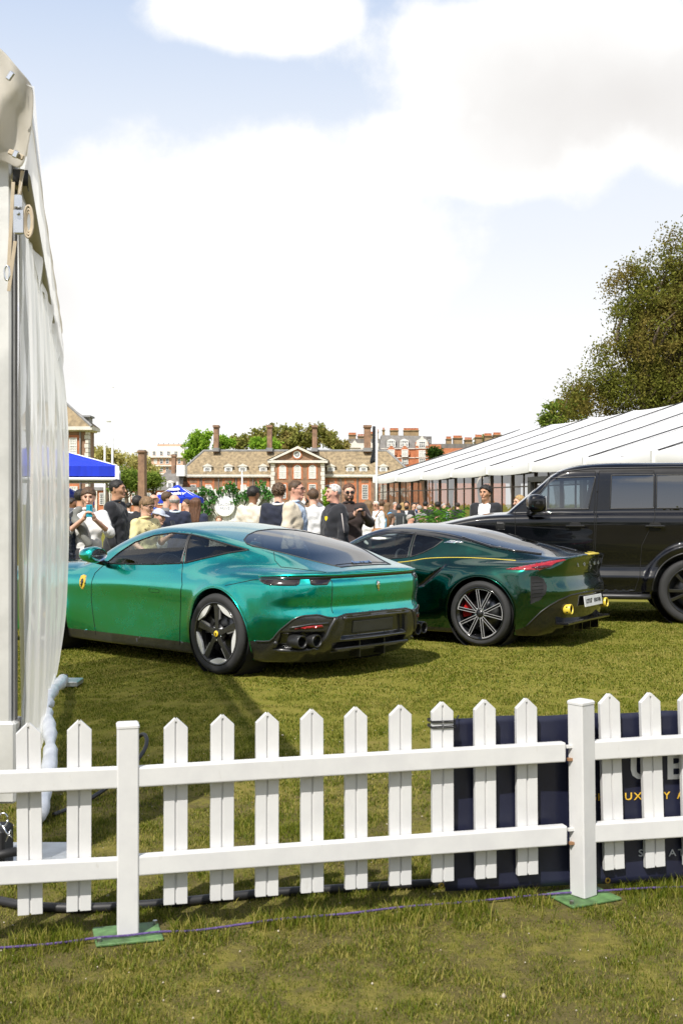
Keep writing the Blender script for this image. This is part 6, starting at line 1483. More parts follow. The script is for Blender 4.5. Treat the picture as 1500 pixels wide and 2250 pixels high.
def make_screen():
    D = 33.0; p = at(515, HZ, D); g = empty('floral_screen', (p.x, D, 0), 0, 'white slatted fan screen with ivy garland and round event sign', 'screen'); k = D / FPX
    L = lambda px, py, d=0: Vector(((px - 515) * k, d, EYE - (py - HZ) * k)); wh = mat('screen_white', (.78, .77, .75), .6, var=.05)
    for x in (438, 596): MB().bbox((L(x, 0).x - .05, -.05, 0), (L(x, 0).x + .05, .05, L(0, 1074).z), .008).build('post', wh, g)
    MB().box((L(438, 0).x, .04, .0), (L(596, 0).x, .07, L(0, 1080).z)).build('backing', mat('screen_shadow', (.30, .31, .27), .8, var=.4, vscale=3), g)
    base = L(512, 1185)
    for i in range(17):
        x = 446 + i * 9; e = L(x, 1076 + 5 * math.sin(i * 2.2)); d = (e - base).normalized(); M = frame(base.lerp(e, .22) + Vector((0, -.03 - .012 * (i % 2), 0)), (d.z, 0, -d.x), z=d)
        MB().bbox((-.034, -.012, 0), (.034, .012, (e - base).length * .80), .004, M).build('slat', wh, g)
    c = L(495, 1113, -.12); M = Matrix.Translation(c) @ Matrix.Rotation(R(90), 4, 'X'); MB().lathe([(0, .03), (.27, .03), (.28, .02), (.28, 0), (0, 0)], 36, M).build('sign_disc', mat('sign_white', (.80, .80, .80), .5, var=.02), g)
    tx = mat('sign_grey_text', (.30, .34, .42), .6, var=0)
    text_mesh('sign_text', 'SALON', .105, tx, M @ Matrix.Translation((0, .055, .033)), g, .002, spacing=1.1); text_mesh('sign_text', 'PRIV\u00c9', .105, tx, M @ Matrix.Translation((0, -.055, .033)), g, .002, spacing=1.1)
    wr = MB()
    for q in range(34):
        a = 2 * math.pi * q / 34; wr.prism([(-.018, 0), (0, -.007), (.018, 0), (0, .007)], .031, .034, M @ Matrix.Translation((.235 * math.cos(a), .235 * math.sin(a), 0)) @ Matrix.Rotation(a + 1.2, 4, 'Z'))
    tag(wr.build('laurel_wreath', mat('wreath_blue', (.25, .35, .55), .6, var=0), g), kind='stuff')
    r = np.random.default_rng(5); pts = []
    for (x, y) in ((430, 1088), (445, 1078), (460, 1082), (470, 1098), (452, 1110), (484, 1080), (500, 1072), (515, 1078), (530, 1086), (545, 1094), (520, 1100), (560, 1080), (575, 1072), (585, 1080), (590, 1092), (455, 1125), (508, 1066), (572, 1064), (550, 1078)): pts.append(L(x, y, -.12))
    v, f = leaves(np.array([tuple(q) for q in pts]), .17, 900, .055, r); npmesh('ivy_garland', v, f, leaf_mat('ivy_leaf', (.02, .10, .02), (.14, .32, .08)), g, smooth=False)
make_screen()
def make_poles():
    wh = mat('pole_white', (.80, .80, .80), .4); fl = mat('flag_white', (.86, .87, .88), .7, var=.03)
    for px, D, y0, lab, flag in ((247.5, 60.0, 852, 'tall white flagpole with a pale feather flag behind the blue gazebo', True), (230.5, 64.0, 975, 'thin white flagpole left of the feather flag', False), (532, 90.0, 1038, 'short white lamp mast in front of the left wing of the almshouse', False)):
        p = at(px, y0, D); g = empty('flagpole', (p.x, D, 0), 0, lab, 'flagpole')
        MB().tube([Vector((0, 0, 0)), Vector((0, 0, p.z))], [.07, .045], 10).build('pole', wh, g, True)
        MB().lathe([(0, .12), (.06, .06), (.06, 0), (.03, -.04)], 8, Matrix.Translation((0, 0, p.z))).build('finial', wh, g, True)
        if flag:
            v, f = [], []
            for i in range(5):
                for j in range(13): v.append((-.36 * i / 4 * (1 - .2 * (j / 12) ** 3), .03 * math.sin(i + j * .6), p.z - .05 - 1.7 * j / 12))
            for i in range(4):
                for j in range(12): a = i * 13 + j; f.append((a, a + 1, a + 14, a + 13))
            o = meshobj('flag', v, f, fl, g, True); md = o.modifiers.new('t', 'SOLIDIFY'); md.thickness = .006
    D = 58.0; p = at(827, 932, D); g = empty('flagpole', (p.x, D, 0), 0, 'white flagpole with a furled black flag before the mansion block', 'flagpole')
    MB().tube([Vector((0, 0, 0)), Vector((0, 0, p.z))], [.07, .05], 10).build('pole', wh, g, True); MB().lathe([(0, .12), (.06, .06), (.06, 0), (.03, -.04)], 8, Matrix.Translation((0, 0, p.z))).build('finial', wh, g, True)
    v, f = [], []
    for i in range(6):
        for j in range(15):
            t_ = j / 14; w = .17 + .10 * max(0, t_ - .72) * 6 * (1 if t_ < .93 else .7); v.append((-.03 - w * i / 5, .05 * math.sin(i * 1.9 + t_ * 3), p.z - .1 - 1.75 * t_ - .10 * (i / 5) * ss(np.array(t_), .8, 1)))
    for i in range(5):
        for j in range(14): a = i * 15 + j; f.append((a, a + 1, a + 16, a + 15))
    o = meshobj('flag', v, f, mat('flag_black', (.012, .014, .02), .7), g, True); md = o.modifiers.new('t', 'SOLIDIFY'); md.thickness = .008
make_poles()
def make_plants():
    green = leaf_mat('palm_leaf', (.03, .10, .012), (.12, .27, .035)); pot = mat('planter_white', (.72, .72, .70), .5)
    r = np.random.default_rng(11)
    for i, (px, D, top, w, lab) in enumerate(((950, 26.0, 1096, 1.0, 'leafy palm in a planter at the left end of the green row by the marquee'), (985, 24.5, 1092, 1.15, 'leafy palm second from the left in the row by the marquee'), (1018, 23.0, 1088, 1.15, 'tall leafy palm just left of the man in the white T-shirt'), (1098, 23.0, 1090, 1.0, 'leafy palm just right of the man in the white T-shirt'), (1150, 24.0, 1094, .9, 'leafy palm behind the blonde person by the off-roader'))):
        p = at(px, top, D); g = empty('potted_palm', (p.x, D, 0), 0, lab, 'plant', 'potted palms by the marquee'); H = p.z
        MB().bbox((-.25, -.25, 0), (.25, .25, .55), .02).build('planter', pot, g); V_, F_ = [], []; b = 0
        for k in range(34):
            a = r.uniform(0, 6.283); reach = r.uniform(.25, .62) * w; hz_ = H * r.uniform(.6, 1.03); n = 9; base = np.array([0, 0, .5])
            for j in range(1, n):
                s = j / n; c = np.array([math.cos(a) * reach * s, math.sin(a) * reach * s, .5 + (hz_ - .5) * (1.6 * s - .6 * s * s) - .25 * s ** 3]); side = np.array([-math.sin(a), math.cos(a), 0])
                for sg in (-1, 1):
                    tip = c + side * sg * (.20 * math.sin(math.pi * min(s + .12, 1)) + .03) + np.array([math.cos(a) * .09, math.sin(a) * .09, -.05]); wd = np.array([math.cos(a), math.sin(a), .4]) * .022
                    V_ += [c - wd, c + wd, tip]; F_.append((b, b + 1, b + 2)); b += 3
            
        npmesh('fronds', np.array(V_), np.array(F_), green, g, smooth=False)
        MB().tube([Vector((0, 0, .5)), Vector((.02, 0, H * .7))], [.04, .02], 6).build('stem', BARK, g)
    D = 150.0; b = at(722, HZ, D); b.z = 0
    make_tree('clipped_shrub', b, 'clipped bright green shrub against the almshouse, beside the white-haired man', px_lobes(D, 722, [(720, 1092, 8, 20), (720, 1108, 9, 12)]), 30, 2200, .14, (LV['bright'], BARK), .1, (0, 0, 1.8), 77, limbs=6, spread=(.25, .5))
make_plants()

def make_wood():
    """belt of park trees behind the viewer, which the bodywork and glass reflect"""
    r = np.random.default_rng(31); C = []
    for k in range(46):
        x = -110 + k * 5 + r.uniform(-2, 2); y = -46 + r.uniform(-8, 8) + .0012 * x * x * -1; h = r.uniform(6, 10)
        for j in range(26):
            g = r.normal(0, 1, 3); g /= np.linalg.norm(g); C.append((x + g[0] * 3.6, y + g[1] * 3.0, h * .58 + g[2] * h * .42))
    v, f = leaves(np.array(C), 1.5, 20000, .55, r); o = npmesh('wood', v, f, LV['mid'], None, smooth=False); tag(o, 'belt of green park trees on the far side of the viewer', 'wood', kind='stuff')
make_wood()
# ------------------------------------------------------------------ people
def union(caps, k, pad=.10):
    """smooth union of round cones; each is evaluated only near itself"""
    C = [(np.array(a, float), np.array(b, float), ra, rb) for a, b, ra, rb in caps]
    def f(x, y, z):
        F = np.full(x.shape, .6)
        for a, b, ra, rb in C:
            m = max(ra, rb) + pad; lo = np.minimum(a, b) - m; hi = np.maximum(a, b) + m
            i = np.where((x > lo[0]) & (x < hi[0]) & (y > lo[1]) & (y < hi[1]) & (z > lo[2]) & (z < hi[2]))[0]
            if len(i) == 0: continue
            d = b - a; L2 = (d * d).sum() + 1e-12; px, py, pz = x[i] - a[0], y[i] - a[1], z[i] - a[2]
            t = np.clip((px * d[0] + py * d[1] + pz * d[2]) / L2, 0, 1)
            F[i] = smin(F[i], np.sqrt((px - d[0] * t) ** 2 + (py - d[1] * t) ** 2 + (pz - d[2] * t) ** 2) - (ra + (rb - ra) * t), k)
        return F
    return f
SKIN = {'fair': mat('skin_fair', (.66, .39, .28), .55, var=.10, vscale=30), 'tan': mat('skin_tan', (.50, .27, .165), .55, var=.10, vscale=30), 'brown': mat('skin_brown', (.24, .115, .06), .55, var=.10, vscale=30), 'pink': mat('skin_pink', (.70, .37, .27), .55, var=.12, vscale=30)}
def cloth(name, col, rough=.85): return mat('cloth_' + name, col, rough, var=.16, vscale=9, bump=.25, bscale=45, sheen=.15)
HAIRC = {k: mat('hair_' + k, c, .6, var=.4, vscale=40, bump=.7, bscale=90, stretch=(1, 1, .3)) for k, c in dict(black=(.012, .010, .009), dark=(.028, .018, .012), brown=(.085, .048, .024), light=(.19, .115, .055), blond=(.36, .24, .10), grey=(.36, .34, .32), white=(.62, .60, .57), auburn=(.11, .05, .024)).items()}
EYE_M = mat('eye_dark', (.03, .02, .016), .2, var=0); LIP_M = mat('lip', (.42, .15, .12), .5, var=0); LENS_M = mat('lens_black', (.006, .006, .007), .08, coat=1, var=0)
def hand_caps(w, d, n, curl, s=1.0, side=1):
    """palm, four fingers and a thumb: w wrist, d pointing direction, n palm normal"""
    d = Vector(d).normalized(); n = Vector(n); n = (n - d * n.dot(d)).normalized(); a = d.cross(n) * side; w = Vector(w); c = []
    c.append((w, w + d * .045 * s, .026 * s, .030 * s)); c.append((w + d * .04 * s - a * .022 * s, w + d * .085 * s - a * .028 * s, .017 * s, .014 * s)); c.append((w + d * .04 * s + a * .022 * s, w + d * .085 * s + a * .028 * s, .017 * s, .014 * s)); c.append((w + d * .04 * s, w + d * .088 * s, .018 * s, .014 * s))
    for k, (off, L) in enumerate(((-.031, .062), (-.010, .074), (.012, .070), (.033, .054))):
        p = w + d * .085 * s + a * off * s; b0 = curl * .55; q = p + (d * math.cos(b0) + n * math.sin(b0)) * L * .55 * s; b1 = curl * 1.25; e = q + (d * math.cos(b1) + n * math.sin(b1)) * L * .55 * s
        c.append((p, q, .0098 * s, .0092 * s)); c.append((q, e, .0092 * s, .0078 * s))
    p = w + d * .028 * s - a * .026 * s; q = p + (d * .55 - a * .55 + n * .45).normalized() * .042 * s; e = q + (d * .75 + n * .65 * min(curl, 1) + a * .1).normalized() * .034 * s
    c.append((p, q, .014 * s, .0115 * s)); c.append((q, e, .0115 * s, .009 * s))
    return [(tuple(a_), tuple(b_), r1, r2) for a_, b_, r1, r2 in c]
PEOPLE = []
def person(px, top, D, face, label, skin='fair', hair=('short', 'dark'), shirt=None, jacket=None, trousers=(.03, .03, .035), sleeve='long', arms=None, head=(0, 0), build=1.0, glasses=None, inner=None, hands=None, detail=True, group=None, seated=0.0, extras=(), collar=None, stripe=None, hem=.80, puffer=False, tie_pattern=None, beard=None, cap=None):
    """face: 0 looks at the camera, 90 towards the right of the picture, 180 away"""
    p = at(px, top, D); H = p.z + seated; s = H / 1.76; B = build
    root = empty('person', (p.x, D, -seated), R(face), label, 'person', group); root.scale = (s, s, s); hs = .010 if detail else .020
    hx, hp = R(head[0]), R(head[1]); HC = Vector((0, -.015, 1.625))
    HR = Matrix.Rotation(hx, 3, 'Z') @ Matrix.Rotation(hp, 3, 'X'); HI = np.array(HR.transposed())
    def hl(x, y, z):
        q = HI @ np.stack([x - HC.x, y - HC.y, z - HC.z]); return q[0], q[1], q[2]
    W = lambda v: tuple(HC + HR @ Vector(v))
    sh = .185 * (B * .5 + .5); A = {-1: [(-sh, .012, 1.395), (-.228 * B, .03, 1.13), (-.235 * B, -.05, .89)], 1: [(sh, .012, 1.395), (.228 * B, .03, 1.13), (.235 * B, -.05, .89)]}
    for sd, (e, w) in (arms or {}).items(): A[sd] = [A[sd][0], e, w]
    legs = []
    fy, fz0 = (-.38, seated / s) if seated else (.0, .0)             # where the feet stand: under the hips, or ahead of a chair
    for sd in (-1, 1):
        if seated: legs += [((sd * .095 * B, .01, .90), (sd * .12, -.42, .91), .088 * B, .062), ((sd * .12, -.42, .91), (sd * .115, -.36, fz0 + .09), .058, .040)]
        else: legs += [((sd * .095 * B, .01, .90), (sd * .105, -.005, .49), .088 * B, .060), ((sd * .105, -.005, .49), (sd * .11, .03, .09), .058, .040)]
    # ---- skin: head, neck, trunk, arms, hands and legs in one surface
    skull = [((0, .018, .035), (0, .005, .045), .083, .080)]
    caps = [(W((0, .02, .035)), W((0, -.012, .03)), .082, .076), (W((0, -.022, -.02)), W((0, -.040, -.078)), .062, .040), ((0, .012, 1.42), W((0, .012, -.05)), .062, .054),
            ((-.13, .012, 1.385), (.13, .012, 1.385), .040, .040), ((-.04, 0, 1.32), (-.04, 0, 1.0), .075, .07), ((.04, 0, 1.32), (.04, 0, 1.0), .075, .07)] + [(a, b, r1 * .78, r2 * .85) for a, b, r1, r2 in legs] + [((sd * .11, fy + .03, fz0 + .09), (sd * .115, fy - .10, fz0 + .05), .036, .034) for sd in (-1, 1)]
    for sd in (-1, 1):
        a, b, c = A[sd]; caps += [(a, b, .047, .038), (b, c, .038, .026)]
    fc = caps
    if detail:
        fine = [(W((0, -.090, .022)), W((0, -.114, -.024)), .009, .0135), (W((-.036, -.080, .036)), W((.036, -.080, .036)), .013, .013), (W((-.018, -.088, -.060)), W((.018, -.088, -.060)), .010, .010), (W((0, -.076, -.092)), W((0, -.078, -.094)), .021, .021),
                (W((-.045, -.060, -.012)), W((-.030, -.072, -.032)), .022, .020), (W((.045, -.060, -.012)), W((.030, -.072, -.032)), .022, .020), (W((-.082, .016, .018)), W((-.078, .012, -.022)), .014, .010), (W((.082, .016, .018)), W((.078, .012, -.022)), .014, .010)]
        hd = []
        for sd in (-1, 1):
            a, b, c = (Vector(q) for q in A[sd]); hv = (hands or {}).get(sd)
            d, n, cu = hv if hv else ((c - b).normalized() * .7 + Vector((0, 0, -.3)), (-sd, 0, 0), .6)
            hd += hand_caps(c, d, n, cu, 1.0, sd)
        u1, u2, u3 = union(caps, .05), union(fine, .016), union(hd, .010)
        so = [W((sx * .033, -.098, .014)) for sx in (-1, 1)]
        def fskin(x, y, z):
            F = smin(u1(x, y, z), u2(x, y, z), .014)
            for q in so: F = smax(F, -(np.sqrt((x - q[0]) ** 2 + (y - q[1]) ** 2 + (z - q[2]) ** 2) - .0155), .016)
            return smin(F, u3(x, y, z), .014)
    else:
        hd = [(A[sd][2], tuple(Vector(A[sd][2]) + Vector((0, -.02, -.09 if A[sd][2][2] < 1.1 else .07))), .030, .022) for sd in (-1, 1)]; fskin = union(caps + [(W((0, -.088, .02)), W((0, -.108, -.024)), .010, .013)] + hd, .03, .16)
    ex = np.array([q for sd in (-1, 1) for q in A[sd]]); lo = np.minimum(ex.min(0) - .22, (-.33, -.24, 0)); hi = np.maximum(ex.max(0) + .22, (.33, .26, 1.82))
    if seated: lo[1] = min(lo[1], -.62)
    v, q = sd_mesh(fskin, (lo[0], lo[1], -.02), (hi[0], hi[1], 1.82), hs, lip=1.5, newton=1)
    npmesh('body', v, q, SKIN[skin], root)
    # ---- trousers, shoes
    tc = [(a, b, r1 * 1.10 + .008, r2 * 1.15 + .012) for a, b, r1, r2 in legs] + [((-.062 * B, 0, .93), (.062 * B, 0, .93), .110 * B, .110 * B), ((-.05 * B, 0, 1.0), (.05 * B, 0, 1.0), .088 * B, .088 * B)]
    ut = union(tc, .05, .2); wr = lambda x, y, z: .005 * np.sin(31 * z + 14 * x + 4 * np.sin(9 * z)) * np.sin(17 * x + 11 * y)
    v, q = sd_mesh(lambda x, y, z: smax(ut(x, y, z) + wr(x, y, z), fz0 + .075 - z, .01), (-.36, -.62 if seated else -.28, 0), (.36, .28, 1.2), .022 if detail else .03, lip=1.5, newton=1); npmesh('trousers', v, q, cloth('%02x%02x%02x' % tuple(int(c * 255) for c in trousers), trousers), root)
    us = union([((sd * .112, fy + .055, fz0 + .045), (sd * .125, fy - .15, fz0 + .035), .046, .038) for sd in (-1, 1)], .02, .2); v, q = sd_mesh(lambda x, y, z: smax(us(x, y, z), fz0 - z, .005), (-.3, fy - .3, fz0 - .02), (.3, fy + .25, fz0 + .15), .022, newton=1)
    for sd in (-1, 1):
        sel = (v[q].mean(1)[:, 0] * sd) > 0; a, b = submesh(v, q, sel); npmesh('shoe', a, b, cloth('shoe', (.03, .026, .024), .5), root)
    # ---- upper garment
    g = .012 if jacket is not None else .0; col = jacket if jacket is not None else shirt
    tops = [((-.105 * B, .004, 1.315), (.105 * B, .004, 1.315), .098 * B + g, .098 * B + g), ((-.072 * B, -.008, 1.20), (.072 * B, -.008, 1.20), .110 * B + g, .110 * B + g), ((-.062 * B, -.03 * (B - .9), 1.06), (.062 * B, -.03 * (B - .9), 1.06), .107 * B ** 1.3 + g, .107 * B ** 1.3 + g), ((-.072 * B, 0, .92), (.072 * B, 0, .92), .117 * B + g, .117 * B + g), ((-sh + .03, .014, 1.392), (sh - .03, .014, 1.392), .056 + g, .056 + g), ((0, .018, 1.41), (0, .018, 1.455), .078, .060)]
    if jacket is not None: tops += [((-.080 * B, .0, .85), (.080 * B, .0, .85), .128 * B, .128 * B)]
    for sd in (-1, 1):
        a, b, c = (Vector(t_) for t_ in A[sd])
        if sleeve == 'long': tops += [(tuple(a), tuple(b), .066 + g, .055 + g * .6), (tuple(b), tuple(b.lerp(c, .93)), .055 + g * .6, .041 + g * .5)]
        elif sleeve == 'rolled': tops += [(tuple(a), tuple(b), .064, .056), (tuple(b), tuple(b.lerp(c, .15)), .056, .054)]
        else: tops += [(tuple(a), tuple(a.lerp(b, .72)), .066, .062)]
    uj = union(tops, .045, .12)
    if puffer: fold = lambda x, y, z: -.011 * np.abs(np.sin(z * 52)) + .004
    else: fold = lambda x, y, z: .0042 * np.sin(34 * z + 19 * x + 2.5 * np.sin(11 * x + 5 * y)) * np.sin(7 * z - 13 * x + 8 * y) + .0028 * np.sin(57 * z - 41 * x + 21 * y) * np.sin(12 * x + 9 * z)
    hz_ = hem if jacket is not None else .86
    def fj(x, y, z):
        F = uj(x, y, z) + fold(x, y, z); return smax(F, hz_ - z, .012) if True else F
    # arms may hang below the hem, so the hem only trims the trunk
    def fjj(x, y, z):
        F = uj(x, y, z) + fold(x, y, z); trunk = np.abs(x) - .19 * B
        return smax(F, np.where(trunk < 0, hz_ - z, -1.0), .012)
    v, q = sd_mesh(fjj, (lo[0], lo[1], .72), (hi[0], hi[1], 1.60), .0125 if detail else .022, lip=1.5, newton=1); nm = 'jacket' if jacket is not None else 'shirt'; cuts = []
    mcol = cloth('%02x%02x%02x' % tuple(int(min(c, 1) * 255) for c in col), col, .5 if puffer else .85)
    if inner is not None:
        vee = [(-.045, 1.58), (.045, 1.58), (.055, 1.42), (.035, 1.20), (.02, .70), (-.02, .70), (-.035, 1.20), (-.055, 1.42)] if inner[0] == 'open' else [(-.05, 1.58), (.05, 1.58), (.045, 1.44), (0, 1.22), (-.045, 1.44)]
        if inner[0] == 'wide': vee = [(-.07, 1.60), (.07, 1.60), (.10, 1.40), (.085, 1.1), (.10, .6), (-.10, .6), (-.085, 1.1), (-.10, 1.40)]
        cuts.append(('shirt', lambda x, y, z: np.maximum(sd_poly(x, z, vee), y + .03), cloth('%02x%02x%02x' % tuple(int(min(c, 1) * 255) for c in inner[1]), inner[1]), None))
    parts = split_shell(root, fjj, v, q, cuts, .0125, (nm, mcol))
    if collar is not None:
        MB().tube([(.075 * math.cos(a), .018 + .070 * math.sin(a), 1.468 - .014 * math.sin(a)) for a in np.linspace(0, 6.283, 18, endpoint=False)], .018, 7, closed=True).build('collar', cloth('%02x%02x%02x' % tuple(int(min(c, 1) * 255) for c in collar), collar), root, True)
    # ---- hair, cap
    kind, hc = hair; hm = HAIRC[hc]
    if kind != 'bald':
        thick = dict(short=.014, crop=.008, curly=.026, long=.018, mop=.020, fringe=.010)[kind]
        def fh(x, y, z):
            a, b, c = hl(x, y, z); F = (np.sqrt((a / (.085 + thick * .7)) ** 2 + ((b - .008) / (.094 + thick * .7)) ** 2 + ((c - .038) / (.082 + thick)) ** 2) - 1) * .088
            hl0 = {'mop': .050, 'fringe': .30}.get(kind, .072)
            # the face opening: everything in front of a line from the forehead to the ear is left bare
            front = -.052 + .055 * ss(.05 - c, .0, .05)              # how far forward hair reaches at this height
            bare = np.where(c > hl0 + .014 * np.cos(a * 40), -.3, front - b)
            F = smax(F, bare, .014)
            nape = -.065 + .0 * a; F = smax(F, np.where(b > .0, nape - c, (-.012 - c)), .012)
            F = smax(F, -(np.sqrt((np.abs(a) - .086) ** 2 + ((b - .012) * .9) ** 2 + (c + .004) ** 2) - .026), .008)
            amp = .010 if kind == 'curly' else .0055; fr = 95 if kind == 'curly' else 135
            F = F + amp * np.sin(fr * a + 30 * np.sin(40 * c)) * np.sin(fr * b + 5) * (1 if kind == 'curly' else .6)
            if kind == 'fringe': F = smax(F, c - .048, .01)
            if kind == 'long':
                dx, dy = a, b - .055 - .02 * ss(-c, .0, .3); dr = np.sqrt((dx / .105) ** 2 + (dy / .055) ** 2) - 1; dr = smax(dr * .05, np.abs(c + .13) - .22, .04); F = smin(F, dr + .004 * np.sin(120 * a + 14 * c), .03)
            return F
        v, q = sd_mesh(fh, (HC.x - .18, HC.y - .2, 1.20), (HC.x + .18, HC.y + .24, 1.82), .011 if detail else .016, lip=1.6, newton=1); npmesh('hair', v, q, hm, root)
    if beard:
        def fb(x, y, z):
            a, b, c = hl(x, y, z); F = np.sqrt((a / .068) ** 2 + ((b + .035) / .068) ** 2 + ((c + .068) / .060) ** 2) - 1; F = smax(F * .062, c + .035 - .03 * ss(np.abs(a), .03, .06), .01); F = smax(F, b - .005, .01)
            return smax(F, -(np.sqrt((a / .026) ** 2 + ((b + .10) / .03) ** 2 + ((c + .058) / .012) ** 2) - 1) * .012, .005)
        v, q = sd_mesh(fb, (-.16, -.22, 1.42), (.16, .14, 1.66), .010, newton=1); npmesh('beard', v, q, HAIRC[beard], root)
    if cap is not None:
        def fcap(x, y, z):
            a, b, c = hl(x, y, z); d = np.sqrt((a / .098) ** 2 + ((b - .006) / .114) ** 2 + ((c - .03) / .108) ** 2) - 1; d = smax(d * .1, .045 - c, .01)
            br = smax(np.sqrt((a / .085) ** 2 + ((b + .085) / .10) ** 2) * .09 - .09, np.abs(c - .048 - .15 * (b + .08)) - .006, .005); return smin(d, br, .012)
        v, q = sd_mesh(fcap, (-.2, -.3, 1.55), (.2, .2, 1.84), .011, newton=1); npmesh('cap', v, q, cloth('cap', cap), root)
    # ---- face details
    def ell(name, c, r, m, parent=root):
        b = MB(); n = 8; prof = [(math.sin(math.pi * k / 6), -math.cos(math.pi * k / 6)) for k in range(7)]
        b.lathe(prof, n, Matrix.Translation(Vector(W(c))) @ HR.to_4x4() @ Matrix.Diagonal((*r, 1))); return b.build(name, m, parent, True)
    if detail:
        for sx in (-1, 1):
            ell('eye', (sx * .033, -.086, .013), (.011, .007, .006), EYE_M)
            b = MB().tube([W((sx * .014, -.098, .032)), W((sx * .034, -.098, .038)), W((sx * .052, -.086, .032))], [.0035, .004, .0025], 5); b.build('eyebrow', HAIRC['grey' if hc == 'white' else hc], root, True)
        ell('lips', (0, -.097, -.060), (.021, .005, .0065), LIP_M)
    if glasses:
        gl = MB()
        for sx in (-1, 1):
            c = (sx * .034, -.108, .012) if glasses != 'head' else (sx * .036, -.085, .098)
            if glasses in ('sun', 'head'): o_ = ell('sunglass_lens', c, (.026, .007, .019), LENS_M)
            gl.tube([W((c[0] + .026 * math.cos(a), c[1], c[2] + .018 * math.sin(a))) for a in np.linspace(0, 6.283, 14, endpoint=False)], .0026, 5, closed=True); gl.tube([W((c[0] + sx * .026, c[1], c[2] + .006)), W((sx * .084, -.02, c[2] + .006)), W((sx * .088, .03, c[2] - .004))], .0024, 5)
        gl.tube([W((-.010, c[1] - .002, c[2] + .004)), W((.010, c[1] - .002, c[2] + .004))], .0024, 5)
        fr = gl.build('glasses', SATIN, root, True)
    PEOPLE.append(root); root['_s'] = s
    return root
def thing_at(root, name, local, rot, label, cat, build):
    """a separate thing carried at a point of a person's frame"""
    M = Matrix.Translation(root.location) @ Matrix.Rotation(root.rotation_euler.z, 4, 'Z') @ Matrix.Scale(root['_s'], 4)
    p = M @ Vector(local); e = empty(name, p, 0, label, cat); e.rotation_euler = (Matrix.Rotation(root.rotation_euler.z, 4, 'Z') @ rot.to_4x4()).to_euler(); build(e); return e
def phone(root, local, label, case, rot=Matrix.Rotation(0, 3, 'X')):
    def bd(e):
        MB().bbox((-.037, -.005, -.075), (.037, .005, .075), .006).build('case', mat('phone_' + label[:12].replace(' ', '_'), case, .35, var=.05), e)
        MB().box((-.033, .0052, -.070), (.033, .0062, .070)).build('screen', LENS_M, e)
        for k in range(3): MB().lathe([(0, .003), (.0065, .003), (.007, 0)], 10, Matrix.Translation((.018, -.005, .056 - k * .018)) @ Matrix.Rotation(R(90), 4, 'X')).build('lens', LENS_M, e, True)
    return thing_at(root, 'phone', local, rot, label, 'phone', bd)
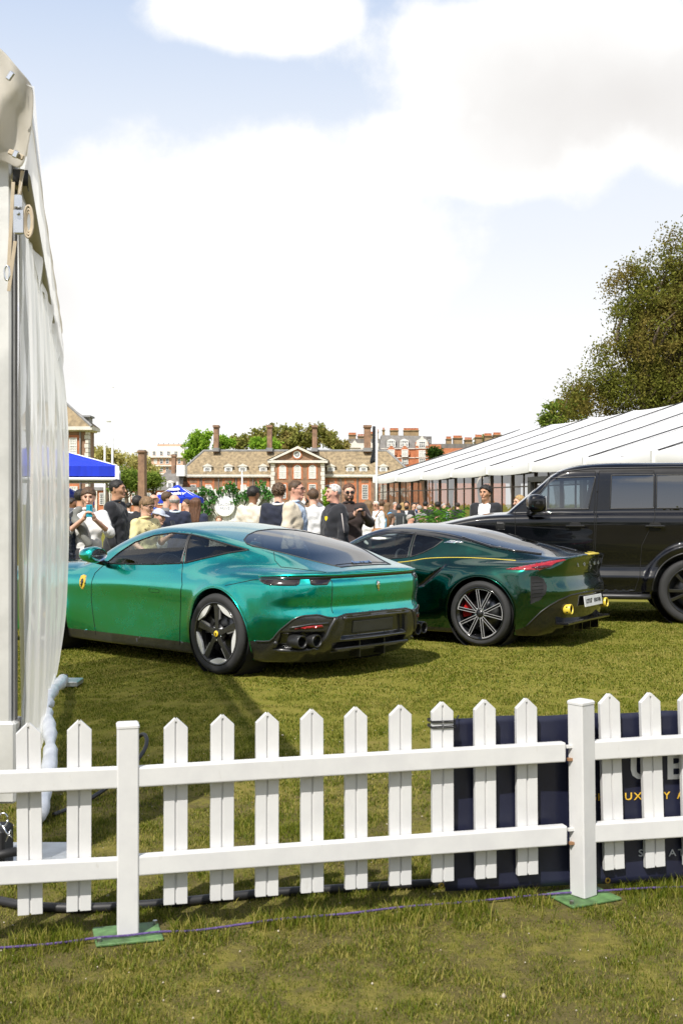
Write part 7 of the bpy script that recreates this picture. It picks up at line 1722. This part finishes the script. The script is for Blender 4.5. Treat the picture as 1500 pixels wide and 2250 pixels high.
def make_people():
    RX = lambda a: Matrix.Rotation(R(a), 3, 'X'); RZ = lambda a: Matrix.Rotation(R(a), 3, 'Z')
    a = person(128, 1083, 14.3, 48, 'boy in a quilted navy jacket at the plastic wall, holding up a phone', hair=('mop', 'dark'), jacket=(.022, .035, .065), puffer=True, inner=('open', (.75, .75, .75)), trousers=(.03, .03, .035), arms={-1: ((-.26, -.02, 1.16), (-.13, -.27, 1.22))}, hands={-1: ((.25, -.5, .8), (.8, .3, .2), .9)}, head=(0, 18))
    phone(a, (-.10, -.34, 1.32), 'black phone in the hand of the boy in the quilted jacket', (.03, .03, .032), RX(-12))
    a = person(195, 1070, 14.5, 12, 'boy in a white shirt photographing with a blue phone, jumper over one shoulder', hair=('mop', 'brown'), shirt=(.74, .74, .73), sleeve='rolled', trousers=(.045, .045, .05), arms={-1: ((-.27, -.10, 1.17), (-.055, -.33, 1.36)), 1: ((.27, -.10, 1.17), (.075, -.33, 1.35))}, hands={-1: ((.35, -.25, .9), (.9, -.1, -.3), 1.1), 1: ((-.35, -.25, .9), (-.9, -.1, -.3), 1.1)}, head=(-4, 8), collar=(.74, .74, .73))
    phone(a, (.01, -.385, 1.455), 'turquoise phone held up by the boy in the white shirt', (.03, .40, .55), RX(8))
    gm = cloth('jumper_grey', (.17, .175, .16))
    jf = union([((-.215, .02, 1.36), (-.11, .0, 1.475), .055, .045), ((-.20, -.03, 1.38), (-.09, -.14, 1.26), .055, .06), ((-.09, -.14, 1.26), (.0, -.165, 1.02), .055, .045), ((-.20, .08, 1.38), (-.14, .15, 1.10), .06, .07), ((-.235, -.03, 1.34), (-.26, -.05, 1.18), .060, .055)], .04, .15)
    v, q = sd_mesh(lambda x, y, z: jf(x, y, z) + .006 * np.sin(40 * z + 20 * x), (-.40, -.3, .9), (.15, .3, 1.6), .014, newton=1); npmesh('draped_jumper', v, q, gm, a)
    person(256, 1053, 15.7, 82, 'tall dark-haired man in a black jacket, in profile facing right', skin='tan', hair=('short', 'black'), jacket=(.012, .013, .018), trousers=(.02, .028, .05), collar=(.012, .013, .018), build=1.08)
    person(178, 1074, 16.7, 150, 'bearded man in a grey suit, half hidden behind the boy in the white shirt', skin='tan', hair=('short', 'black'), jacket=(.07, .075, .09), collar=(.7, .7, .72), beard='black', head=(-30, 0), detail=False)
    a = person(321, 1091, 14.2, 55, 'boy with glasses in a pale yellow patterned shirt, looking at his phone', hair=('mop', 'light'), shirt=(.68, .60, .30), sleeve='short', trousers=(.50, .46, .36), arms={1: ((.25, -.05, 1.14), (.16, -.34, 1.25)), -1: ((-.26, -.02, 1.14), (-.22, -.24, 1.0))}, hands={1: ((-.1, -.6, .8), (-.9, .2, .3), .9)}, glasses='clear', head=(6, 16), collar=(.68, .60, .30), hem=.8)
    phone(a, (.10, -.42, 1.36), 'black phone in the hand of the boy with glasses', (.02, .02, .022), RX(-25))
    r = random.Random(4); pm = mat('print_brown', (.16, .10, .05), .8, var=0); pr = MB()
    for k in range(60):
        an, z = r.uniform(0, 6.283), r.uniform(.9, 1.42); rad = .17; x, y = .185 * math.cos(an), .118 * math.sin(an) - .006
        pr.box((-.014, -.002, -.004), (.014, .002, .004), Matrix.Translation((x, y, z)) @ Matrix.Rotation(math.atan2(math.sin(an) * .21, math.cos(an) * .142) + R(90), 4, 'Z') @ Matrix.Rotation(r.uniform(-1, 1), 4, 'Y'))
    tag(pr.build('shirt_print', pm, a), kind='stuff')
    person(347, 1117, 14.9, 70, 'small child in a pale grey cap beside the boy with glasses', hair=('short', 'brown'), shirt=(.62, .62, .62), cap=(.42, .46, .54), head=(0, 10), sleeve='short', trousers=(.45, .52, .56))
    person(302, 1088, 17.6, 170, 'man in a black jacket seen from behind, left of the boy with glasses', hair=('short', 'black'), jacket=(.015, .016, .02), skin='tan', detail=False, arms={-1: ((-.28, .0, 1.17), (-.16, -.2, 1.05))})
    person(384, 1085, 18.2, 205, 'balding man in a navy suit seen from behind, under the blue parasol', skin='pink', hair=('fringe', 'grey'), jacket=(.014, .020, .048), trousers=(.35, .40, .42), collar=(.6, .7, .85), build=1.08, head=(-20, 0))
    person(366, 1079, 19.2, 100, 'brown-haired man in a grey jacket facing the balding man', hair=('short', 'brown'), jacket=(.16, .155, .15), detail=False)
    person(430, 1093, 19.6, 170, 'woman with long brown hair in a navy top, seen from behind', hair=('long', 'auburn'), shirt=(.018, .024, .055), trousers=(.02, .02, .03), build=.88, detail=False)
    person(556, 1067, 17.6, 158, 'black-haired man in a cream T-shirt with his back turned', skin='brown', hair=('short', 'black'), shirt=(.66, .60, .50), sleeve='short', trousers=(.05, .05, .06), build=1.05, glasses='clear', head=(-12, 0))
    person(612, 1062, 17.1, 168, 'curly-haired man in a navy blazer with his back turned', hair=('curly', 'brown'), jacket=(.012, .016, .035), collar=(.72, .72, .74), trousers=(.03, .03, .04), build=1.0)
    a = person(648, 1054, 15.7, 74, 'man with glasses in a cream zip jacket and pale blue shirt, talking', skin='pink', hair=('crop', 'brown'), jacket=(.64, .56, .43), inner=('wide', (.50, .62, .78)), collar=(.55, .66, .80), trousers=(.42, .42, .44), glasses='clear', build=1.14)
    MB().bbox((.06, -.150, 1.10), (.17, -.118, 1.16), .008, Matrix.Rotation(R(20), 4, 'Z')).build('chest_pocket', cloth('dark_trim', (.03, .03, .03)), a)
    person(688, 1073, 18.4, 200, 'person in a white shirt behind the cream jacket, raising a hand to the face', hair=('short', 'brown'), shirt=(.76, .76, .77), arms={1: ((.33, -.06, 1.28), (.10, -.16, 1.55)), -1: ((-.33, -.06, 1.28), (-.12, -.16, 1.52))}, detail=False)
    person(697, 1096, 20.0, 185, 'woman with long brown hair in an olive top, seen from behind', hair=('long', 'brown'), shirt=(.10, .10, .075), build=.9, detail=False, trousers=(.04, .04, .045))
    a = person(735, 1062, 15.9, -72, 'heavy white-haired man in a black hooded jacket, sunglasses pushed up', skin='pink', hair=('crop', 'white'), jacket=(.014, .014, .016), trousers=(.03, .03, .035), build=1.34, glasses='head', collar=(.014, .014, .016), hem=.78)
    yb = mat('shield_yellow', (.75, .58, .02), .5, var=0)
    MB().prism([(0, -.03), (.022, -.005), (.024, .03), (0, .036), (-.024, .03), (-.022, -.005)], 0, .012, Matrix.Translation((.115, -.150, 1.28)) @ Matrix.Rotation(R(38), 4, 'Z') @ Matrix.Rotation(R(84), 4, 'X')).build('chest_shield', yb, a)
    wt_ = cloth('piping_white', (.55, .50, .48))
    MB().tube([(.255, -.01, 1.425), (.315, .0, 1.34), (.365, .0, 1.22), (.385, .01, 1.10)], .007, 6).build('sleeve_piping', wt_, a, True)
    a = person(766, 1061, 17.2, 8, 'man in sunglasses and a dark brown jacket holding a phone in both hands', skin='fair', hair=('crop', 'auburn'), jacket=(.035, .022, .020), collar=(.03, .02, .02), glasses='sun', arms={1: ((.30, -.06, 1.19), (.17, -.32, 1.30)), -1: ((-.28, -.08, 1.18), (.03, -.34, 1.30))}, hands={1: ((-.3, -.3, .85), (-.9, -.1, 0), 1.0), -1: ((.4, -.3, .8), (.9, -.1, 0), 1.0)}, beard='brown', build=1.08, head=(0, 10))
    phone(a, (.10, -.39, 1.38), 'black phone held level by the man in sunglasses', (.02, .02, .02), Matrix.Rotation(R(80), 3, 'Y'))
    a = person(808, 1099, 20.5, 160, 'person in a white top carrying a tan bag, behind the man in sunglasses', hair=('long', 'light'), shirt=(.74, .74, .74), build=.92, detail=False)
    def bag(e):
        f = lambda x, y, z: smax(smax(np.abs(x) - .17 - .05 * z, np.abs(y) - .07, .06), np.abs(z) - .13, .08); v, q = sd_mesh(f, (-.3, -.2, -.25), (.3, .2, .25), .025); npmesh('bag_body', v, q, mat('tan_leather', (.30, .135, .035), .5, var=.2, vscale=8), e)
        MB().tube([(-.13, 0, .11), (-.10, 0, .33), (.0, 0, .46), (.10, 0, .33), (.13, 0, .11)], .013, 7).build('bag_strap', mat('tan_leather'), e, True)
    thing_at(a, 'shoulder_bag', (-.30, .05, 1.06), RZ(10), 'tan leather shoulder bag hanging beside the white top', 'bag', bag)
    person(1066, 1066, 19.6, -22, 'curly-haired young man in an open black jacket over a white T-shirt', skin='tan', hair=('curly', 'black'), jacket=(.014, .014, .017), inner=('wide', (.74, .74, .75)), trousers=(.03, .03, .035), head=(-14, 0))
    a = PEOPLE[-1]
    for k, (x0, h_) in enumerate(((-.045, .05), (-.02, .075), (.008, .09), (.032, .06))): MB().prism([(x0 - .012, 0), (x0 + .012, 0), (x0 + .004, h_)], 0, .006, Matrix.Translation((0, -.142, 1.16)) @ Matrix.Rotation(R(90), 4, 'X')).build('shirt_motif', mat('motif_grey', (.06, .06, .07), .8, var=0), a)
    person(1142, 1087, 19.8, -70, 'blonde person in a navy top behind the bonnet of the off-roader', hair=('short', 'blond'), shirt=(.02, .026, .055), collar=(.60, .52, .42), build=.95, head=(0, 6))
    # the crowd on the lawn in front of the marquee and by the almshouse
    W_ = (.72, .72, .73); K_ = (.016, .017, .022); N_ = (.018, .026, .06)
    crowd = [(826, 1100, 30.0, -30, 'man with sunglasses and a white shirt at the left of the far crowd', dict(shirt=W_, glasses='sun', hair=('crop', 'white'), skin='pink')), (838, 1099, 31.5, 175, 'man in a black waistcoat and pale sleeves seen from behind', dict(shirt=K_, sleeve='short', hair=('short', 'brown'), trousers=(.40, .33, .22))),
             (851, 1104, 31.0, 120, 'woman with long blond hair in a sky blue top', dict(shirt=(.10, .32, .55), hair=('long', 'light'), build=.88)), (876, 1108, 30.5, 180, 'boy in a dark green top with a backpack, seen from behind', dict(shirt=(.02, .05, .045), hair=('short', 'dark'), skin='tan')),
             (893, 1101, 33.0, -10, 'bearded man in a black suit and white shirt in the far crowd', dict(jacket=K_, inner=('vee', W_), hair=('short', 'black'), beard='black', skin='tan')), (908, 1104, 35.0, 20, 'man in a navy coat near the marquee post', dict(jacket=N_, inner=('vee', W_), hair=('short', 'dark'))),
             (921, 1110, 34.0, 200, 'grey-haired person in a light grey coat facing the marquee', dict(jacket=(.22, .22, .23), hair=('short', 'grey'))), (934, 1101, 36.0, 150, 'man in black with his back turned by the marquee glass', dict(jacket=K_, hair=('short', 'black'))),
             (947, 1107, 37.0, -40, 'man in a dark suit under the marquee eave', dict(jacket=(.03, .03, .04), inner=('vee', W_), hair=('short', 'brown'))), (961, 1102, 34.5, 170, 'tall dark-haired person in a black coat left of the palms', dict(jacket=K_, hair=('short', 'black'), skin='brown')),
             (974, 1106, 36.0, 30, 'person in a pale blue shirt among the palms', dict(shirt=(.40, .48, .60), hair=('short', 'grey'))), (900, 1130, 27.5, 60, 'grey-haired person in a light blue shirt sitting low in the crowd', dict(shirt=(.42, .52, .64), hair=('short', 'grey'), skin='pink', seated=.40)), (962, 1131, 26.0, -20, 'person in sunglasses sitting below the marquee posts', dict(shirt=(.55, .30, .28), hair=('crop', 'brown'), glasses='sun', skin='pink', seated=.40)),
             (926, 1133, 27.0, 90, 'pink-shirted person sitting in the middle of the far crowd', dict(shirt=(.60, .42, .42), hair=('short', 'light'), seated=.40)), (858, 1128, 28.0, 100, 'person in a white dress sitting behind the waistcoat man', dict(shirt=W_, hair=('long', 'brown'), build=.85, seated=.40)),
             (283, 1104, 32.0, 150, 'man in a white shirt far behind the black jacket at left', dict(shirt=W_, hair=('short', 'black'))), (338, 1085, 24.0, 120, 'balding man in bright blue behind the boy with glasses', dict(shirt=(.01, .08, .5), hair=('fringe', 'brown'), skin='pink')), (411, 1096, 24.0, -60, 'person in a cream top left of the long-haired woman', dict(shirt=(.62, .58, .50), hair=('short', 'brown'))),
             (481, 1133, 21.0, 10, 'fair-haired child in front of the floral screen', dict(shirt=(.60, .55, .48), hair=('short', 'light'))), (669, 1094, 26.0, 150, 'person in pale grey far behind the cream jacket', dict(shirt=(.5, .5, .52), hair=('short', 'dark'))), (268, 1108, 36.0, 60, 'woman in a pink dress far behind the tall man', dict(shirt=(.55, .28, .30), hair=('long', 'dark'), build=.85)),
             (806, 1105, 34.0, 60, 'man in a light shirt just left of the far crowd', dict(shirt=(.55, .60, .66), hair=('short', 'brown'))), (157, 1093, 20.0, 80, 'person in dark clothes under the blue gazebo', dict(jacket=(.03, .03, .035), hair=('short', 'dark'), skin='brown')), (985, 1110, 38.0, 100, 'person in beige between the palms', dict(shirt=(.45, .38, .28), hair=('short', 'dark'))), (1005, 1104, 40.0, 190, 'person in black beyond the palms', dict(jacket=K_, hair=('short', 'dark'))),
             (867, 1103, 40.0, 30, 'man in a grey suit between the blonde woman and the boy with the backpack', dict(jacket=(.10, .10, .11), hair=('short', 'grey'), skin='pink')), (884, 1104, 42.0, 160, 'person in cream behind the bearded man', dict(shirt=(.60, .55, .46), hair=('long', 'blond'), build=.88)), (914, 1104, 44.0, 60, 'woman in blue far down the marquee wall', dict(shirt=(.06, .16, .40), hair=('long', 'dark'), build=.88)), (843, 1105, 44.0, 10, 'person in white far down the lawn', dict(shirt=W_, hair=('short', 'dark')))]
    for px, top, D, fc, lab, kw in crowd:
        s_ = kw.get('seated', 0); person(px, top, D, fc, lab, detail=False, group='visitors on the lawn', **kw)
        if s_:
            o = PEOPLE[-1]; k = o['_s']; o.location.z = -s_; top_ = .90 * k - s_ - .095 * k; wood = mat('chair_wood', (.30, .20, .11), .6)
            ch = empty('folding_chair', (o.location.x, o.location.y, 0), o.rotation_euler.z, 'wooden folding chair under the ' + ' '.join(lab.split()[:9]), 'chair', 'chairs in the far crowd')
            MB().bbox((-.2, -.26, top_ - .03), (.2, .16, top_), .006).build('seat', wood, ch); MB().bbox((-.2, .19, top_ + .22), (.2, .215, top_ + .42), .006).build('backrest', wood, ch)
            for sx in (-.18, .18): MB().tube([(sx, -.22, 0), (sx, -.2, top_ - .03)], .014, 6).build('leg', wood, ch); MB().tube([(sx, .18, 0), (sx, .2, top_ + .42)], .014, 6).build('leg', wood, ch)
    boy = next(o for o in PEOPLE if 'backpack, seen' in o['label'])
    def pack(e):
        f = lambda x, y, z: smax(smax(np.abs(x) - .16, np.abs(y) - .09, .08), np.abs(z) - .23, .10); v, q = sd_mesh(f, (-.25, -.2, -.32), (.25, .2, .32), .03); npmesh('pack_body', v, q, cloth('pack', (.03, .035, .04)), e)
        MB().tube([(-.1, .08, .14), (-.1, .10, 0), (-.1, .08, -.14)], .010, 5).build('pack_trim', cloth('packtrim', (.35, .36, .36)), e); MB().tube([(.1, .08, .14), (.1, .10, 0), (.1, .08, -.14)], .010, 5).build('pack_trim', cloth('packtrim', (.35, .36, .36)), e)
    thing_at(boy, 'backpack', (0, .21, 1.22), RZ(0), 'dark backpack worn by the boy in the dark green top', 'backpack', pack)
make_people()
